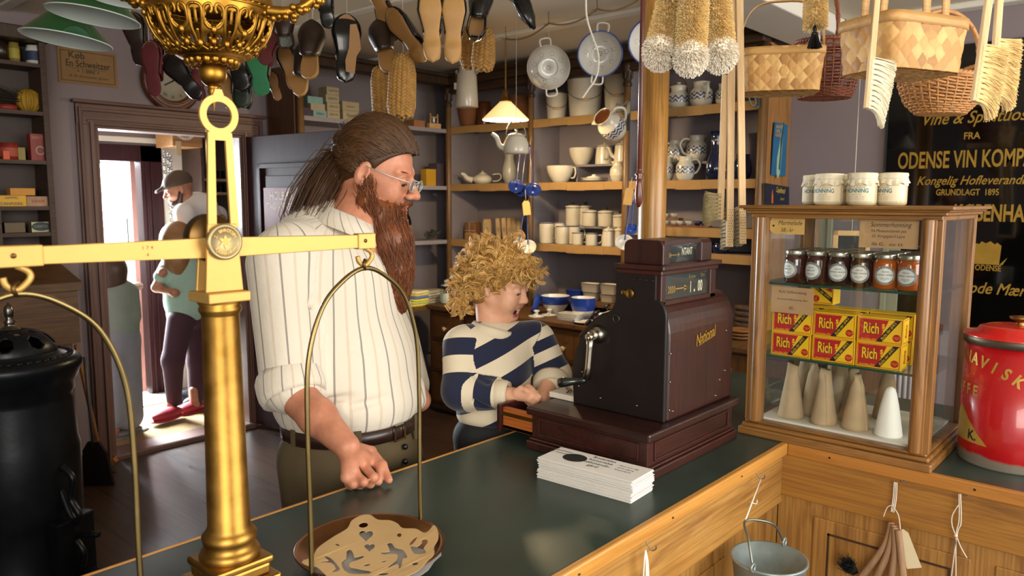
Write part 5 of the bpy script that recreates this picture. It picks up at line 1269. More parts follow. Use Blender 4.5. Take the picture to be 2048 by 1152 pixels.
pts=[P(x,y,2.9)for x,y in((1171,-40),(1172,0),(1175,40),(1186,75),(1196,105),(1197,135),(1190,160),(1176,180),(1165,196))];pts[0][2]=ZC
b=MB().tube(spline(pts,6),.0035,8);tag(obj('cord',b,M['string']),'loose white cord dangling from the ceiling before the colanders','cord')
gy1=onx(1771,350,XW)[1];gz1=onx(1771,108,XW)[2];gz0=onx(1800,640,XW)[2]
t=thing('glass_sign','large black glass wall sign covered in gold lettering','sign',(XW-.02,gy1-.55,gz0))
b=MB().box(XW-.022,XW,gy1-1.22,gy1,gz0,gz1);obj('black_glass',b,plain('black_glass','#050505',.06,0,0,coat=.6),t,bevel=.003)
b=MB().box(XW-.024,XW,gy1-.004,gy1+.006,gz0,gz1);b.box(XW-.03,XW,gy1-1.22,gy1,gz0-.03,gz0);obj('frame',b,plain('dark_green_frame','#2a3330',.4,.2),t)
GLD=plain('sign_gold','#a3802f',.4,.35,.12,20)
def stext(b,s_,px0,py0,px1,py1,size,fx=1.0,**k):
  a,c=onx(px0,py0,XW-.023),onx(px1,py1,XW-.023);v,f=text_mesh(s_,size,1,k.get('shear',0),'LEFT',k.get('bold',0),1)
  wd=a[1]-c[1];sc=wd/(v[:,0].max()-v[:,0].min());x0=v[:,0].min();v[:,0]=(v[:,0]-x0)*sc;v[:,2]=.0006
  b.add(v,f,0,False,FR(V(0,-1,0),V(0,0,1),V(-1,0,0),V(XW-.0225,a[1],(a[2]+c[2])/2)))
b=MB()
stext(b,'Vine & Spirituosa',1848,243,2070,225,.088,shear=.35,bold=.01);stext(b,'FRA',1928,273,1961,271,.05,bold=.02)
stext(b,'ODENSE VIN KOMPAGNI',1796,322,2125,316,.125,bold=.02)
stext(b,'Kongelig Hofleverandør',1834,366,2072,356,.066,shear=.35,bold=.012);stext(b,'GRUNDLAGT  1895',1872,386,1998,384,.046,bold=.02)
stext(b,'KØBENHAVN',1908,428,2092,428,.12,bold=.03);stext(b,'ODENSE',1950,536,2002,537,.042,bold=.02);stext(b,'Gode Mærker',1918,578,2100,582,.085,shear=.35,bold=.012)
obj('gold_lettering',b,GLD,t)
a=onx(1975,506,XW-.023);EM=FR(V(0,-1,0),V(0,0,1),V(-1,0,0),V(XW-.0225,a[1],a[2]))
b=MB();b.prism([(-.055,-.06),(.055,-.06),(.06,.04),(.04,.055),(.03,.045),(.01,.062),(-.01,.05),(-.03,.06),(-.04,.045),(-.06,.05)],0,.0006,0,EM);b.prism([(.055,-.06),(.09,-.02),(.07,-.06)],0,.0006,0,EM);obj('gold_emblem',b,GLD,t)
t=thing('wall_cupboard','grey-green painted cupboard front on the wall behind the display case','cupboard',(XW,1.5,.9))
y1,y0=onx(1622,500,XW-.03)[1],onx(1800,500,XW-.03)[1]
b=MB();b.box(XW-.03,XW-.002,y0,y1,.82,1.66);
b.box(XW-.036,XW-.03,y1-.04,y1+.0,.82,1.66)
for q in((y0+.06,y1-.12,.95,.99),(y0+.06,y1-.12,1.56,1.6),(y1-.12,y1-.09,.95,1.6),(y0+.06,y0+.09,.95,1.6)):b.box(XW-.04,XW-.03,q[0],q[1],q[2],q[3])
obj('cupboard_front',b,plain('grey_green_paint','#8b8b78',.6,0,.06,5),t,bevel=.003)
b=MB().box(XW-.031,XW-.0295,y0+.09,y1-.125,.99,1.56);obj('panel',b,M['shelfpaint'],t)
b=MB()
for i in range(26):b.cyl((XW-.06,1.75-i*.028,.45),(XW-.06,1.75-i*.028,.95),.012,None,8)
tag(obj('radiator',b,plain('radiator_white','#b8b6be',.5,0,.05)),'white ribbed radiator low on the wall behind the display case','radiator')
a=P(1702,497,2.9);t=thing('slate_board','small wood-framed slate hanging behind the display case','slate',a);SM_=FR(nrm(V(.45,-.9,0)),V(0,0,1),nrm(V(-.9,-.45,0)),a)
b=MB().box(-.055,.055,-.06,.06,-.004,.004,0,SM_);obj('slate',b,plain('slate_black','#20221f',.7),t)
b=MB();b.box(-.065,.065,.048,.068,-.006,.007,0,SM_);b.box(-.065,.065,-.068,-.048,-.006,.007,0,SM_);b.box(-.065,-.048,-.068,.068,-.006,.007,0,SM_);b.box(.048,.065,-.068,.068,-.006,.007,0,SM_);obj('frame',b,PINE,t,bevel=.002)
q0=a+V(0,0,.066);b=MB().tube([q0,V(q0[0],q0[1],ZC)],.0012,5);obj('string',b,M['string'],t)
def poster(pts,label,base,name='advertising_card',bend=0):
  Y=1.8605;c=[ony(x,y,Y)for x,y in pts];b=MB();v=[(p_[0],p_[1],p_[2])for p_ in c]+[(p_[0],p_[1]-.004,p_[2])for p_ in c];n=len(c)
  b.add(v,[tuple(range(n)),tuple(range(n,2*n))[::-1]]+[(i,(i+1)%n,n+(i+1)%n,n+i)for i in range(n)],0,False);o=obj(name,b,base);tag(o,label,'advertising card');return o,c
o,c=poster([(1549,244),(1575,250),(1572,300),(1570,353),(1541,350),(1544,310),(1546,275)],'narrow bright blue card with a pale hand and bottle on the oak end panel',plain('poster_blue','#1b5f86',.4,0,.15,12))
SMt=lambda px,py:FR(V(1,0,0),V(0,0,1),V(0,-1,0),ony(px,py,1.8555))
b=MB();b.text('AALBORG',.028,SMt(1559,254),font_x=.8,bold=.02);b.text('TAFFEL',.028,SMt(1556,263),font_x=.8,bold=.02);b.text('AKVAVIT',.028,SMt(1557,271),font_x=.8,bold=.02);obj('lettering',b,plain('poster_ochre','#b98f52',.6),o)
b=MB();b.prism([(-.03,-.15),(-.01,-.18),(.02,-.15),(.035,-.02),(.045,.13),(.03,.14),(.0,.03),(-.03,-.06)],0,.0006,0,SMt(1559,296));obj('pale_shape',b,plain('poster_pale_green','#8fae9a',.6),o)
b=MB();b.prism([(-.012,-.11),(.008,-.12),(.02,0),(.04,.16),(.03,.165),(.0,.06),(.0,-.03)],.0007,.0012,0,SMt(1560,300));obj('dark_bottle',b,plain('poster_dark','#1f3a38',.6),o)
o,c=poster([(1529,366),(1577,374),(1577,411),(1529,411)],'dark blue card with yellow script and painted candle on the oak end panel',plain('poster_navy','#141d30',.4,0,.1))
b=MB();b.text('Copelbrand',.045,SMt(1561,381)@RZ(-4),shear=.3,font_x=.62,bold=.015);b.text('Dansk',.022,SMt(1564,398),shear=.3);obj('lettering',b,plain('poster_yellow','#b39a3a',.6),o)
b=MB();b.prism([(-.012,-.04),(.012,-.04),(.01,.0),(-.004,.045),(-.014,.01)],0,.0006,0,SMt(1545,393));obj('flame',b,plain('poster_orange','#b85a24',.6),o)
# ============================================================ pendant lamp, lit
LD=4.55
lc=P(1011,240,LD);t=thing('pendant_lamp','lit pendant lamp with a conical white glass shade over the crockery shelves','lamp',lc)
SH=NT('opal_lamp_shade');SH.set(col=lin('#f2e6c8'),rough=.35,emc=lin('#ffca72'),ems=.85);tl=SH.n('BsdfTranslucent');SH=SH.m
b=MB().lathe([(.137,0),(.139,.004),(.045,.095),(.03,.11),(.027,.108),(.042,.092),(.134,.003)],40,0,True,T(*lc));obj('lamp_shade',b,SH,t)
b=MB().lathe([(.028,.105),(.038,.107),(.038,.112),(.022,.115),(.02,.145),(.013,.17),(.004,.178),(0,.178)],24,0,True,T(*lc));obj('socket',b,BRASSD,t)
BL=NT('lamp_bulb');BL.set(col=lin('#ffffff'),emc=lin('#ffd28a'),ems=22.0);b=MB();b.ell(lc+V(0,0,.055),(.025,.025,.035));obj('bulb',b,BL.m,t)
l=D.lights.new('bulb_light','POINT');l.energy=55;l.color=(1,.74,.42);l.shadow_soft_size=.05;lo=D.objects.new('bulb_light',l);COL.objects.link(lo);lo.location=lc+V(0,0,.0)
TW=plain('brown_twisted_flex','#8a6836',.8,0,.25,200)
hk=[onz(x,y,ZC-.06)for x,y in((1011,70),(1097,46),(1194,18),(1290,-12))]
def catenary(a,c,sag,n=14):return[a+(c-a)*s-V(0,0,sag*4*s*(1-s))for s in np.linspace(0,1,n)]
path=[lc+V(0,0,.175)]+[V(lc[0],lc[1],z)for z in np.linspace(lc[2]+.3,hk[0][2]-.02,6)]
hk[0]=V(lc[0],lc[1],ZC-.07)
for i in range(3):path+=catenary(hk[i],hk[i+1],.035)
b=MB().tube(path,.0045,7);obj('flex',b,TW,t)
HKM=plain('hook_iron','#7d7a70',.35,.9)
def hook(p,h=.07):
  b=MB();b.tube(spline([p+V(0,0,h),p+V(0,0,.03),p+V(.004,-.004,.015),p+V(-.008,.008,0),p+V(-.016,.016,.01)],5),.0022,6);return b
for i,p_ in enumerate(hk[:3]):
  o=obj('ceiling_hook',hook(V(p_[0],p_[1],ZC-.075),.075),HKM);tag(o,'iron ceiling hook %s'%('above the lit pendant lamp','above the white colander','above the blue-rimmed colander')[i],'hook','ceiling hooks')
  # ============================================================ colanders, can, kettle, ladles
def facing(p,up=V(0,0,1),tilt=0):
  z=nrm(CC+V(0,0,-.1)-p);x=nrm(np.cross(V(0,0,1),z));y=np.cross(z,x);return FR(x,y,z,p)@RZ(tilt)
def holes(b,rad,hz,n,r0,M_,sgn_=1):
  for k in range(n):
    a=2*pi*k/n+.4
    for j in range(6):
      q=2*pi*j/6;x,y=r0*math.cos(a)+.011*math.cos(q),r0*math.sin(a)+.011*math.sin(q);z=hz(math.hypot(x,y))
      b.lathe([(.0024,0),(.0024,.0012),(0,.0013)],7,0,True,M_@T(x,y,z))
def colander(px,py,d,wpx_,lab,inside,rim,hang,tilt=0):
  p=P(px,py,d);r=wpx_/2/FPX*d;t=thing('colander',lab,'colander',M=facing(p,tilt=tilt))
  s=-1 if inside else 1
  prof=[(r,0),(r*.97,.012*s),(r*.85,.05*s),(r*.62,.08*s),(r*.46,.088*s),(0,.09*s)]
  b=MB().lathe(prof,40);obj('colander_bowl',b,WH,t,world=False,solid=.002)
  b=MB().torus((0,0,0),r,.004,None,44,8);obj('rim',b,rim,t,world=False)
  if not inside:
    b=MB().lathe([(r*.46,.086),(r*.5,.105),(r*.46,.107),(r*.42,.09)],32);obj('foot_ring',b,WH,t,world=False)
  b=MB();f=lambda q:float(np.interp(q,[0,r*.46,r*.62,r*.85,r],[.09,.088,.08,.05,0]))*s+.002
  holes(b,r,f,7 if inside else 8,r*.66,Matrix.Identity(4));holes(b,r,f,1,0.0,Matrix.Identity(4));
  if inside:holes(b,r,f,3,r*.3,Matrix.Identity(4))
  obj('drain_holes',b,M['black'],t,world=False)
  for q in(1,-1):
    b=MB().tube(spline([(-.028,q*r*.97,0),(-.026,q*(r+.035),.004),(.026,q*(r+.035),.004),(.028,q*r*.97,0)],6),.005,8);obj('handle',b,WH,t,world=False)
  q_=p+V(0,0,r+.03);b=MB().tube([q_,V(q_[0],q_[1],ZC-.07 if hang else ZC)],.001,5);obj('hanging_string',b,M['string'],t)
colander(1097,135,4.3,84,'white enamel colander seen from below, hanging left of the blue-rimmed one',False,WH,True,8)
colander(1200,108,4.05,88,'blue-rimmed white colander hanging open toward the shop',True,BLU,True,-6)
colander(1304,84,3.75,92,'blue-rimmed colander mostly hidden behind the oak pillar',True,BLU,False)
p=P(934,215,4.75);t=thing('milk_can','cream enamel milk can hanging upright beside the straw shoes','can',p);r=.071
b=MB().lathe([(0,0),(r*.98,0),(r,.004),(r*.86,.195),(r*.7,.212),(r*.68,.232),(r*.75,.25),(r*.75,.262),(r*.62,.268),(0,.27)],32,0,True,T(*p));obj('can_body',b,ENA,t)
b=MB().lathe([(r*.76,.248),(r*.77,.25),(r*.76,.253)],32,0,True,T(*p));obj('rim',b,BLUR,t)
for q in(-1,1):b=MB().torus(p+HR*q*.062+V(0,0,.215),.009,.0025,RX(90)@RY(0),14,6);obj('ear',b,ENA,t)
b=MB().tube([p+V(0,0,.27),V(p[0],p[1],ZC)],.001,5);obj('hanging_string',b,M['string'],t)
q_=p-HR*.068+V(0,0,.15);b=MB().box(-.012,.012,-.001,.001,-.04,0,0,T(*q_)@RZ(-48));b.tube([q_,q_+V(0,0,.06)],.0006,4);obj('price_tag',b,WH,t)
p=P(1032,308,4.35);t=thing('kettle','white enamel kettle hanging below the pendant lamp, spout to the left','kettle',M=T(*p)@RZ(TOW(p)));r=.074
b=MB().lathe([(0,0),(r*.9,0),(r*.98,.006),(r,.02),(r*.96,.06),(r*.8,.088),(r*.66,.1)],32);obj('kettle_body',b,ENA,t,world=False)
b=MB().lathe([(r*.68,.098),(r*.7,.104),(r*.4,.114),(.005,.117),(.004,.124),(.009,.13),(.006,.137),(0,.138)],28);obj('lid',b,ENA,t,world=False)
b=MB().lathe([(r*.67,.097),(r*.7,.099),(r*.67,.101)],28);obj('rim',b,BLUR,t,world=False)
b=MB().tube(spline([(0,-r*.8,.03),(0,-r*1.25,.045),(0,-r*1.5,.09),(0,-r*1.9,.115)],5),np.linspace(.02,.009,16),10);obj('spout',b,ENA,t,world=False)
b=MB().tube([(0,r*.8*math.cos(q),.09+.1*math.sin(q))for q in np.linspace(0,pi,18)],.0035,7);obj('bail_handle',b,D.materials['grey_wire_bail'],t,world=False)
b=MB().tube([p+V(0,0,.19),V(p[0],p[1],2.4),V(p[0],p[1],ZC)],.001,5);obj('hanging_string',b,M['string'],t)
NVY=plain('navy_enamel_ladle','#16286a',.22,0,.05,coat=.4)
def ladle(x0,y0,x1,y1,d,lab,rad,mats,deep,grp,ang=0):
  a,c=P(x0,y0,d),P(x1,y1,d);t=thing('ladle',lab,'ladle',a,group=grp)
  b=MB();b.tube(spline([a+V(0,0,.02)+HF*.012,a+V(0,0,.03),a,(a*.4+c*.6),c+(a-c)*.06],6),.0055,7,flat=1.0);obj('handle',b,NVY,t)
  rad*=d/3.5;C_=facing(c,tilt=ang)@RX(-35)
  b=MB().lathe([(rad,0),(rad*.92,-rad*.35*deep),(rad*.6,-rad*.7*deep),(0,-rad*.85*deep)],26,0,True,C_);obj('ladle_cup',b,mats,t,solid=.0015);e_=a+V(0,0,.03);b=MB().tube([e_,e_*.4+P(x0+3,y0-30,d+.06)*.6,P(x0+4,y0-32,d+.12)],.0015,5);obj('hanging_string',b,M['string'],t);return t
dl=5.36
ladle(1040,305,1032,372,dl,'blue skimmer, left one of the bunch under the kettle',.036,NVY,.35,'blue skimmers under the kettle')
ladle(1052,300,1042,380,dl+.02,'blue skimmer, middle one of the bunch under the kettle',.034,NVY,.35,'blue skimmers under the kettle')
ladle(1060,300,1066,379,dl-.02,'blue skimmer, right one of the bunch under the kettle',.038,NVY,.35,'blue skimmers under the kettle')
ladle(1047,425,1037,487,dl,'blue-handled ladle with white cup, left of the pair above the child',.035,WH,1.1,'blue-handled ladles above the child')
ladle(1054,425,1056,493,dl-.03,'blue-handled ladle with white cup, right of the pair above the child',.038,WH,1.1,'blue-handled ladles above the child')
ladle(1259,415,1249,484,4.75,'white-cupped blue ladle hanging beside the register top',.042,WH,.9,'ladles by the pillar')
ladle(1266,412,1263,458,4.8,'blue skimmer behind the tan tag next to the pillar',.03,BLU,.4,'ladles by the pillar')
TAGM=plain('tan_price_tag','#c9a060',.8,0,.06)
def ptag(px,py,w,h,d,lab,m=TAGM,rot=8,cord=22):
  p=P(px,py,d);W_,H_=w/FPX*d/2,h/FPX*d/2;F=facing(p,tilt=rot);t=thing('price_tag',lab,'tag',M=F)
  b=MB().prism([(-W_,-H_),(W_,-H_),(W_,H_*.7),(W_*.6,H_),(-W_*.6,H_),(-W_,H_*.7)],0,.001,0);obj('card',b,m,t,world=False)
  b=MB().tube([(0,H_*.8,.001),(.004,H_+cord/FPX*d,.0)],.0011,5);obj('string',b,M['string'],t,world=False);return t
ptag(1053,416,15,28,5.25,'tan price tag hanging among the blue ladles in the lamp bay',rot=6)
ptag(1257,393,17,34,4.7,'tan price tag hanging at the pillar beside the turned handle',rot=-8)
p=P(1226,245,4.75);t=jug(1226,4.03,1.9,52,62,'blue-banded jug with brown inside tipped on a scroll bracket left of the pillar',name='pitcher')
r_=wpx(1226,4.03,52)/2;h_=wpx(1226,4.03,62);b=MB().lathe([(r_*.715,h_*.99),(r_*.69,h_*.975),(r_*.4,h_*.93),(0,h_*.92)],28);obj('glazed_inside',b,BRN,t,world=False)
Mj=T(*(p-V(0,0,.03)))@FR(HR,HF,V(0,0,1),V(0,0,0))@RY(-52)@RX(38)@RZ(-20)@T(0,0,-.07);t.matrix_world=Mj;MW[t.name]=Mj
q_=P(1243,232,4.83);b=MB();b.tube(spline([q_+HR*.04+V(0,0,.1),q_+V(0,0,.06),q_+HR*-.03+V(0,0,.075),q_+HR*-.035+V(0,0,.03),q_+HR*.0+V(0,0,.02),q_+HR*.03+V(0,0,-.02),q_+HR*.015+V(0,0,-.055),q_+HR*-.01+V(0,0,-.045)],6),.004,7);b.box(-.004,.004,-.012,.012,-.09,.09,0,T(*(q_+HR*.045)))
tag(obj('scroll_bracket',b,plain('grey_scroll_iron','#6c716c',.45,.6)),'grey iron scroll bracket holding the tipped jug','bracket')
q_=P(1505,195,4.36);b=MB();b.tube(spline([q_+V(0,0,.05)-HR*.02,q_+V(0,0,0)-HR*.02,q_+V(0,0,-.045)+HR*.0,q_+V(0,0,-.03)+HR*.02,q_+V(0,0,.0)+HR*.01,q_+V(0,0,.0)-HR*.005],6),.004,7);b.box(-.003,.003,-.012,.012,-.06,.06,0,T(*(q_+HR*.03)))
tag(obj('scroll_bracket',b,D.materials['grey_scroll_iron']),'grey iron scroll bracket under the small chip basket','bracket')
# ============================================================ shoes hung from the ceiling
SOLE=plain('pale_alder_sole','#b98c50',.6,0,.12,10,.05,60);SOLED=plain('tan_sole','#8f6531',.6,0,.14,10);LEA=plain('black_shoe_leather','#14100d',.28,0,.2,20,.1,60,coat=.2);LEB=plain('dark_brown_leather','#2a1a10',.4,0,.2,20,.1,60)
REDL=plain('dark_red_felt','#5a1c1c',.8,0,.15,30,.2,90);GRN=plain('green_felt','#2c7048',.85,0,.08,60,.2,120);DGR=plain('dark_green_leather','#16281a',.4,0,.2);MESH=plain('grey_tweed','#6c7064',.9,0,.5,220,.4,200);STI=plain('cream_stitching','#8d7c5c',.8)
HWp=[(0,.0),(.04,.022),(.12,.031),(.25,.031),(.42,.026),(.58,.034),(.72,.041),(.86,.036),(.95,.022),(1,.0)]
def hwid(s):return float(np.interp(s,[q[0]for q in HWp],[q[1]for q in HWp]))
def outline_ring(z,w,y0,y1,n=20):return[(max(w,.0006)*math.cos(q),(y0+y1)/2+(y1-y0)/2*sgn(math.sin(q),.5),z)for q in np.linspace(0,2*pi,n,endpoint=False)]
def shoe(kind,L,sole,upper,insole,lab,name,heel=.03,slim=1.0):
  """local: toe up +z, sole faces -y (for 'sole') ; base at the heel end"""
  t=thing(name,lab,'shoe',group=None);k=L/.27;rings=[]
  for s in np.linspace(0,1,22):
    th=np.interp(s,[0,.22,.3,.45,.7,1],[heel,heel,.020,.014,.020,.010])*k
    bow=-.02*k*(max(0,s-.6)/.4)**2
    w=hwid(s)*k*slim
    rings.append([(x,y-bow,z)for x,y,z in outline_ring(s*L,w,-th,0)])
  b=MB().loft(rings);obj('sole',b,sole,t,world=False)
  rings=[]
  for s in np.linspace(.42,1.0,16):
    w=hwid(s)*k*slim*1.06+.001;h=np.interp(s,[.42,.55,.8,1.0],[.066,.066,.046,.004])*k;bow=.02*k*(max(0,s-.6)/.4)**2
    cut=np.interp(s,[.42,.56,1],[.62,.0,0])
    ring=[]
    for q in np.linspace(0,pi,15):ring.append((w*math.cos(q),-.006+bow+(h+.006)*math.sin(q)**.8,s*L-.05*k*cut*math.sin(q)))
    rings.append(ring)
  b=MB().loft(rings,closed=False,caps=False);u=obj('upper',b,upper,t,world=False,solid=.004)
  if kind in('clog','slipper'):
    b=MB();b.tube([(x,y+.001,z)for x,y,z in rings[0]],.0035,6);obj('collar',b,upper if kind=='slipper' else LEB,u,world=False)
  b=MB();pl=[(hwid(s)*k*slim*.86,s*L)for s in np.linspace(.02,.98,18)];pl=pl+[(-x,z)for x,z in pl[::-1]]
  b.prism([(x,z)for x,z in pl],0,.0015,0,FR(V(1,0,0),V(0,0,1),V(0,-1,0),V(0,.0015,0)));obj('insole',b,insole,t,world=False)
  if kind in('slipper','closed'):
    rings=[]
    for s in np.linspace(.0,.45,9):
      w=hwid(max(s,.03))*k*slim*1.05+.001;h=np.interp(s,[0,.45],[.05,.034])*k
      rings.append([(w,-.004,s*L),(w,h*.5,s*L),(w*.9,h,s*L)])
    R_=rings;L_=[[(-x,y,z)for x,y,z in q[::-1]]for q in rings]
    b=MB();b.loft(R_,closed=False,caps=False);b.loft(L_,closed=False,caps=False);back=[[(x*math.cos(q),h_,.004)for q in np.linspace(0,pi,9)]for x,h_ in((hwid(.03)*k,-.004),(hwid(.03)*k,.03*k),(hwid(.03)*k*.9,.05*k))];b.loft(back,closed=False,caps=False)
    obj('heel_counter',b,upper,u,world=False,solid=.003)
  if kind=='stitched':
    b=MB();pl3=[(x*1.02,-.002,z)for x,z in[(hwid(s)*k*slim*.9,s*L)for s in np.linspace(.03,.97,18)]];b.tube(pl3+[(-x,y-heel*k*.0,z)for x,y,z in pl3[::-1]],.0012,5);obj('stitching',b,STI,t,world=False)
  return t
def hang(t,px,py,d,spin,roll,tip=0,string=True):
  """centre at the pixel; spin 0 shows the sole, 180 the top; roll turns in the picture plane"""
  p=P(px,py,d);L=t.get('len',.27);z=V(0,0,1);M_=T(*p)@FR(HR,HF,z,V(0,0,0))@RY(roll)@RX(tip)@RZ(spin)@T(0,0,-L/2);t.matrix_world=M_;MW[t.name]=M_
  if string:
    top_=np.array(M_@Vector((0,-.004,L*.97)));b=MB().tube([top_,V(top_[0],top_[1],max(ZC,top_[2]+.02))],.0009,4);obj('string',b,M['string'],t)
  del t['len']
def sh(kind,Lpx,d,sole,upper,insole,lab,name,px,py,spin,roll,tip=0,heel=.03,slim=1.0,string=True):
  L=Lpx/FPX*d;t=shoe(kind,L,sole,upper,insole,lab,name,heel,slim);t['len']=L;hang(t,px,py,d,spin,roll,tip,string)
sh('clog',140,3.0,SOLE,LEA,SOLE,'pale wooden-soled clog with black leather, left one of the pair seen from below','clog',863,52,0,-2,10,.042,1.1)
sh('clog',140,3.0,SOLE,LEA,SOLE,'pale wooden-soled clog with black leather, right one of the pair seen from below','clog',907,55,0,2,10,.042,1.1)
sh('clog',138,3.2,LEA,LEA,SOLED,'glossy black clog with a bare tan patch on its sole','clog',692,97,18,3,0,.034,1.25)
p=P(703,100,3.1);b=MB().prism([(-.02,-.095),(.016,-.1),(.02,-.03),(.036,.0),(.026,.06),(.012,.095),(-.012,.09),(-.012,.0),(-.024,-.05)],0,.003,0,facing(P(704,96,3.105),tilt=-4));pt=obj('bare_sole_patch',b,SOLED,D.objects['clog.002'])
sh('clog',118,3.25,SOLE,LEB,SOLED,'beige clog with a dark collar hanging open above another clog','clog',621,100,180,3,-14,.03,1.35)
sh('clog',110,3.35,SOLE,LEB,SOLED,'beige clog hanging below the other dark-collared clog','clog',606,138,180,10,-10,.03,1.2)
sh('clog',112,3.3,SOLED,LEB,SOLED,'tan clog with a wide dark collar beside the braided straw bag','clog',768,92,180,-14,-20,.03,1.4)
sh('clog',120,3.3,SOLED,LEB,SOLED,'brown wooden clog hanging toe down above the dark-collared clog','clog',766,22,20,160,0,.036,1.1,False)
sh('clog',130,3.25,SOLED,LEA,SOLED,'tan clog with a black side band hanging aslant','clog',813,70,-30,-38,0,.036,1.05,False)
sh('slipper',118,3.05,LEA,LEA,SOLED,'shiny black clog with a bare tan footbed, right of the pale clogs','clog',958,22,180,8,-8,.03,1.25)
sh('closed',105,3.2,LEA,LEA,LEA,'black heeled shoe seen from the side near the ceiling','heeled_shoe',1036,14,95,150,0,.05,1.0,False)
sh('clog',92,3.5,SOLED,LEA,SOLED,'tan clog with black upper behind the green insole','clog',577,136,20,-14,0,.03,1.1)
sh('clog',60,3.6,SOLED,LEA,SOLED,'small tan clog tip below the green insole','clog',549,172,20,-14,0,.02,1.2)
sh('stitched',108,3.5,LEB,LEB,LEB,'dark slipper sole with pale stitching left of the red felt slipper','slipper',273,78,0,-10,0,.012,1.25)
sh('stitched',112,3.4,REDL,REDL,REDL,'dark red felt slipper beside the brass lamp bowl','slipper',305,137,0,-4,0,.012,1.1)
sh('stitched',100,3.5,LEA,LEA,LEA,'black stitched slipper in front of the wall clock, upper one','slipper',340,108,0,-22,0,.012,1.3)
sh('stitched',112,3.42,LEA,LEA,LEA,'black stitched slipper hanging aslant across the clock face','slipper',365,152,0,-38,0,.012,1.2)
sh('slipper',60,3.45,REDL,REDL,REDL,'small red slipper peeking out behind the brass ball','slipper',398,170,160,-10,0,.012,1.2)
sh('clog',78,3.5,SOLED,LEA,SOLED,'tan and black shoe hanging right of the brass neck','clog',452,180,30,-8,0,.02,1.0)
sh('stitched',110,3.45,LEA,LEA,LEA,'black slipper with pale stitching left of the green insole','slipper',478,128,0,-6,0,.012,1.35)
sh('slipper',100,3.55,DGR,DGR,DGR,'dark green slipper low behind the black stitched slipper','slipper',484,165,0,4,0,.012,1.4)
sh('stitched',94,3.3,GRN,LEB,GRN,'slipper with a bright green felt sole','slipper',519,145,0,-6,0,.008,1.6)
sh('closed',70,3.28,REDL,REDL,REDL,'dark red slipper hanging just above the green sole','slipper',535,96,0,12,0,.012,1.6,False)
sh('slipper',75,3.2,LEB,LEB,MESH,'dark slipper with grey tweed lining near the lamp arm','slipper',570,60,180,-4,0,.012,1.6)
sh('stitched',95,3.25,LEA,LEA,LEA,'black slipper near the ceiling right of the brass arm','slipper',650,10,0,-10,0,.012,1.3)
sh('closed',90,3.4,LEA,LEA,LEA,'black shoe behind the grey tweed slipper','slipper',533,62,10,4,0,.02,1.2)
STRAW=plain('braided_straw','#a87c3c',.7,0,.3,40,.1,80)
def braided(px,py,wpx_,hpx,d,lab,name,cat,rings_prof,tilt=0,ncol=9,nrow=14,flat=.55):
  p=P(px,py,d);w,h=wpx_/2/FPX*d,hpx/FPX*d;t=thing(name,lab,cat,M=T(*p)@FR(HR,HF,V(0,0,1),V(0,0,0))@RY(tilt)@T(0,0,-h/2));b=MB()
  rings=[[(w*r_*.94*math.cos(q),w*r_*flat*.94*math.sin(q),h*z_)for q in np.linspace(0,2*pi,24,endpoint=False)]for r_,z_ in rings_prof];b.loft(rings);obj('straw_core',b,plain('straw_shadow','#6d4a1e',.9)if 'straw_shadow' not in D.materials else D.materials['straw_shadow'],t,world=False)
  b=MB();zs=[q[1]for q in rings_prof];rs=[q[0]for q in rings_prof]
  for i in range(ncol*2):
    for j in range(nrow):
      q=2*pi*(i+.5)/(ncol*2);z_=(j+.5*(i%2))/nrow;r_=float(np.interp(z_,zs,rs))
      if r_<.15:continue
      c_=V(w*r_*math.cos(q),w*r_*flat*math.sin(q),h*min(z_,.99));tn=math.degrees(math.atan2(flat*math.cos(q),-math.sin(q)))
      sw=2*pi*w*r_*.8/(ncol*2)
      b.ell(c_,(sw*.95,sw*.42,h/nrow*.62),0,RZ(tn)@RY(34 if i%2 else-34),8,6)
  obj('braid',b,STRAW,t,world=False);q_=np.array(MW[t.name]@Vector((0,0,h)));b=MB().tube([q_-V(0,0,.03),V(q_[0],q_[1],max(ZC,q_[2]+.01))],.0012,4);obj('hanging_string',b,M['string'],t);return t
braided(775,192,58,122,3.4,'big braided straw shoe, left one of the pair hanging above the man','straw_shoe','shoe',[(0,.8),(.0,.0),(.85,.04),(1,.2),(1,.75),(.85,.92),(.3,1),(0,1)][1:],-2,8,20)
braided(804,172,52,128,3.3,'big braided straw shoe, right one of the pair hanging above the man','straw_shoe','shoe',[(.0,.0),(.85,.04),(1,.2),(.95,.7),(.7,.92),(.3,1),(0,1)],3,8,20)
braided(940,96,40,84,3.6,'small braided straw slipper, left one above the milk can','straw_slipper','shoe',[(.0,.0),(.8,.05),(1,.25),(.9,.7),(.6,.92),(0,1)],-6,6,13)
braided(968,98,42,88,3.5,'small braided straw slipper, right one above the milk can','straw_slipper','shoe',[(.0,.0),(.8,.05),(1,.25),(.9,.7),(.6,.92),(0,1)],4,6,13)
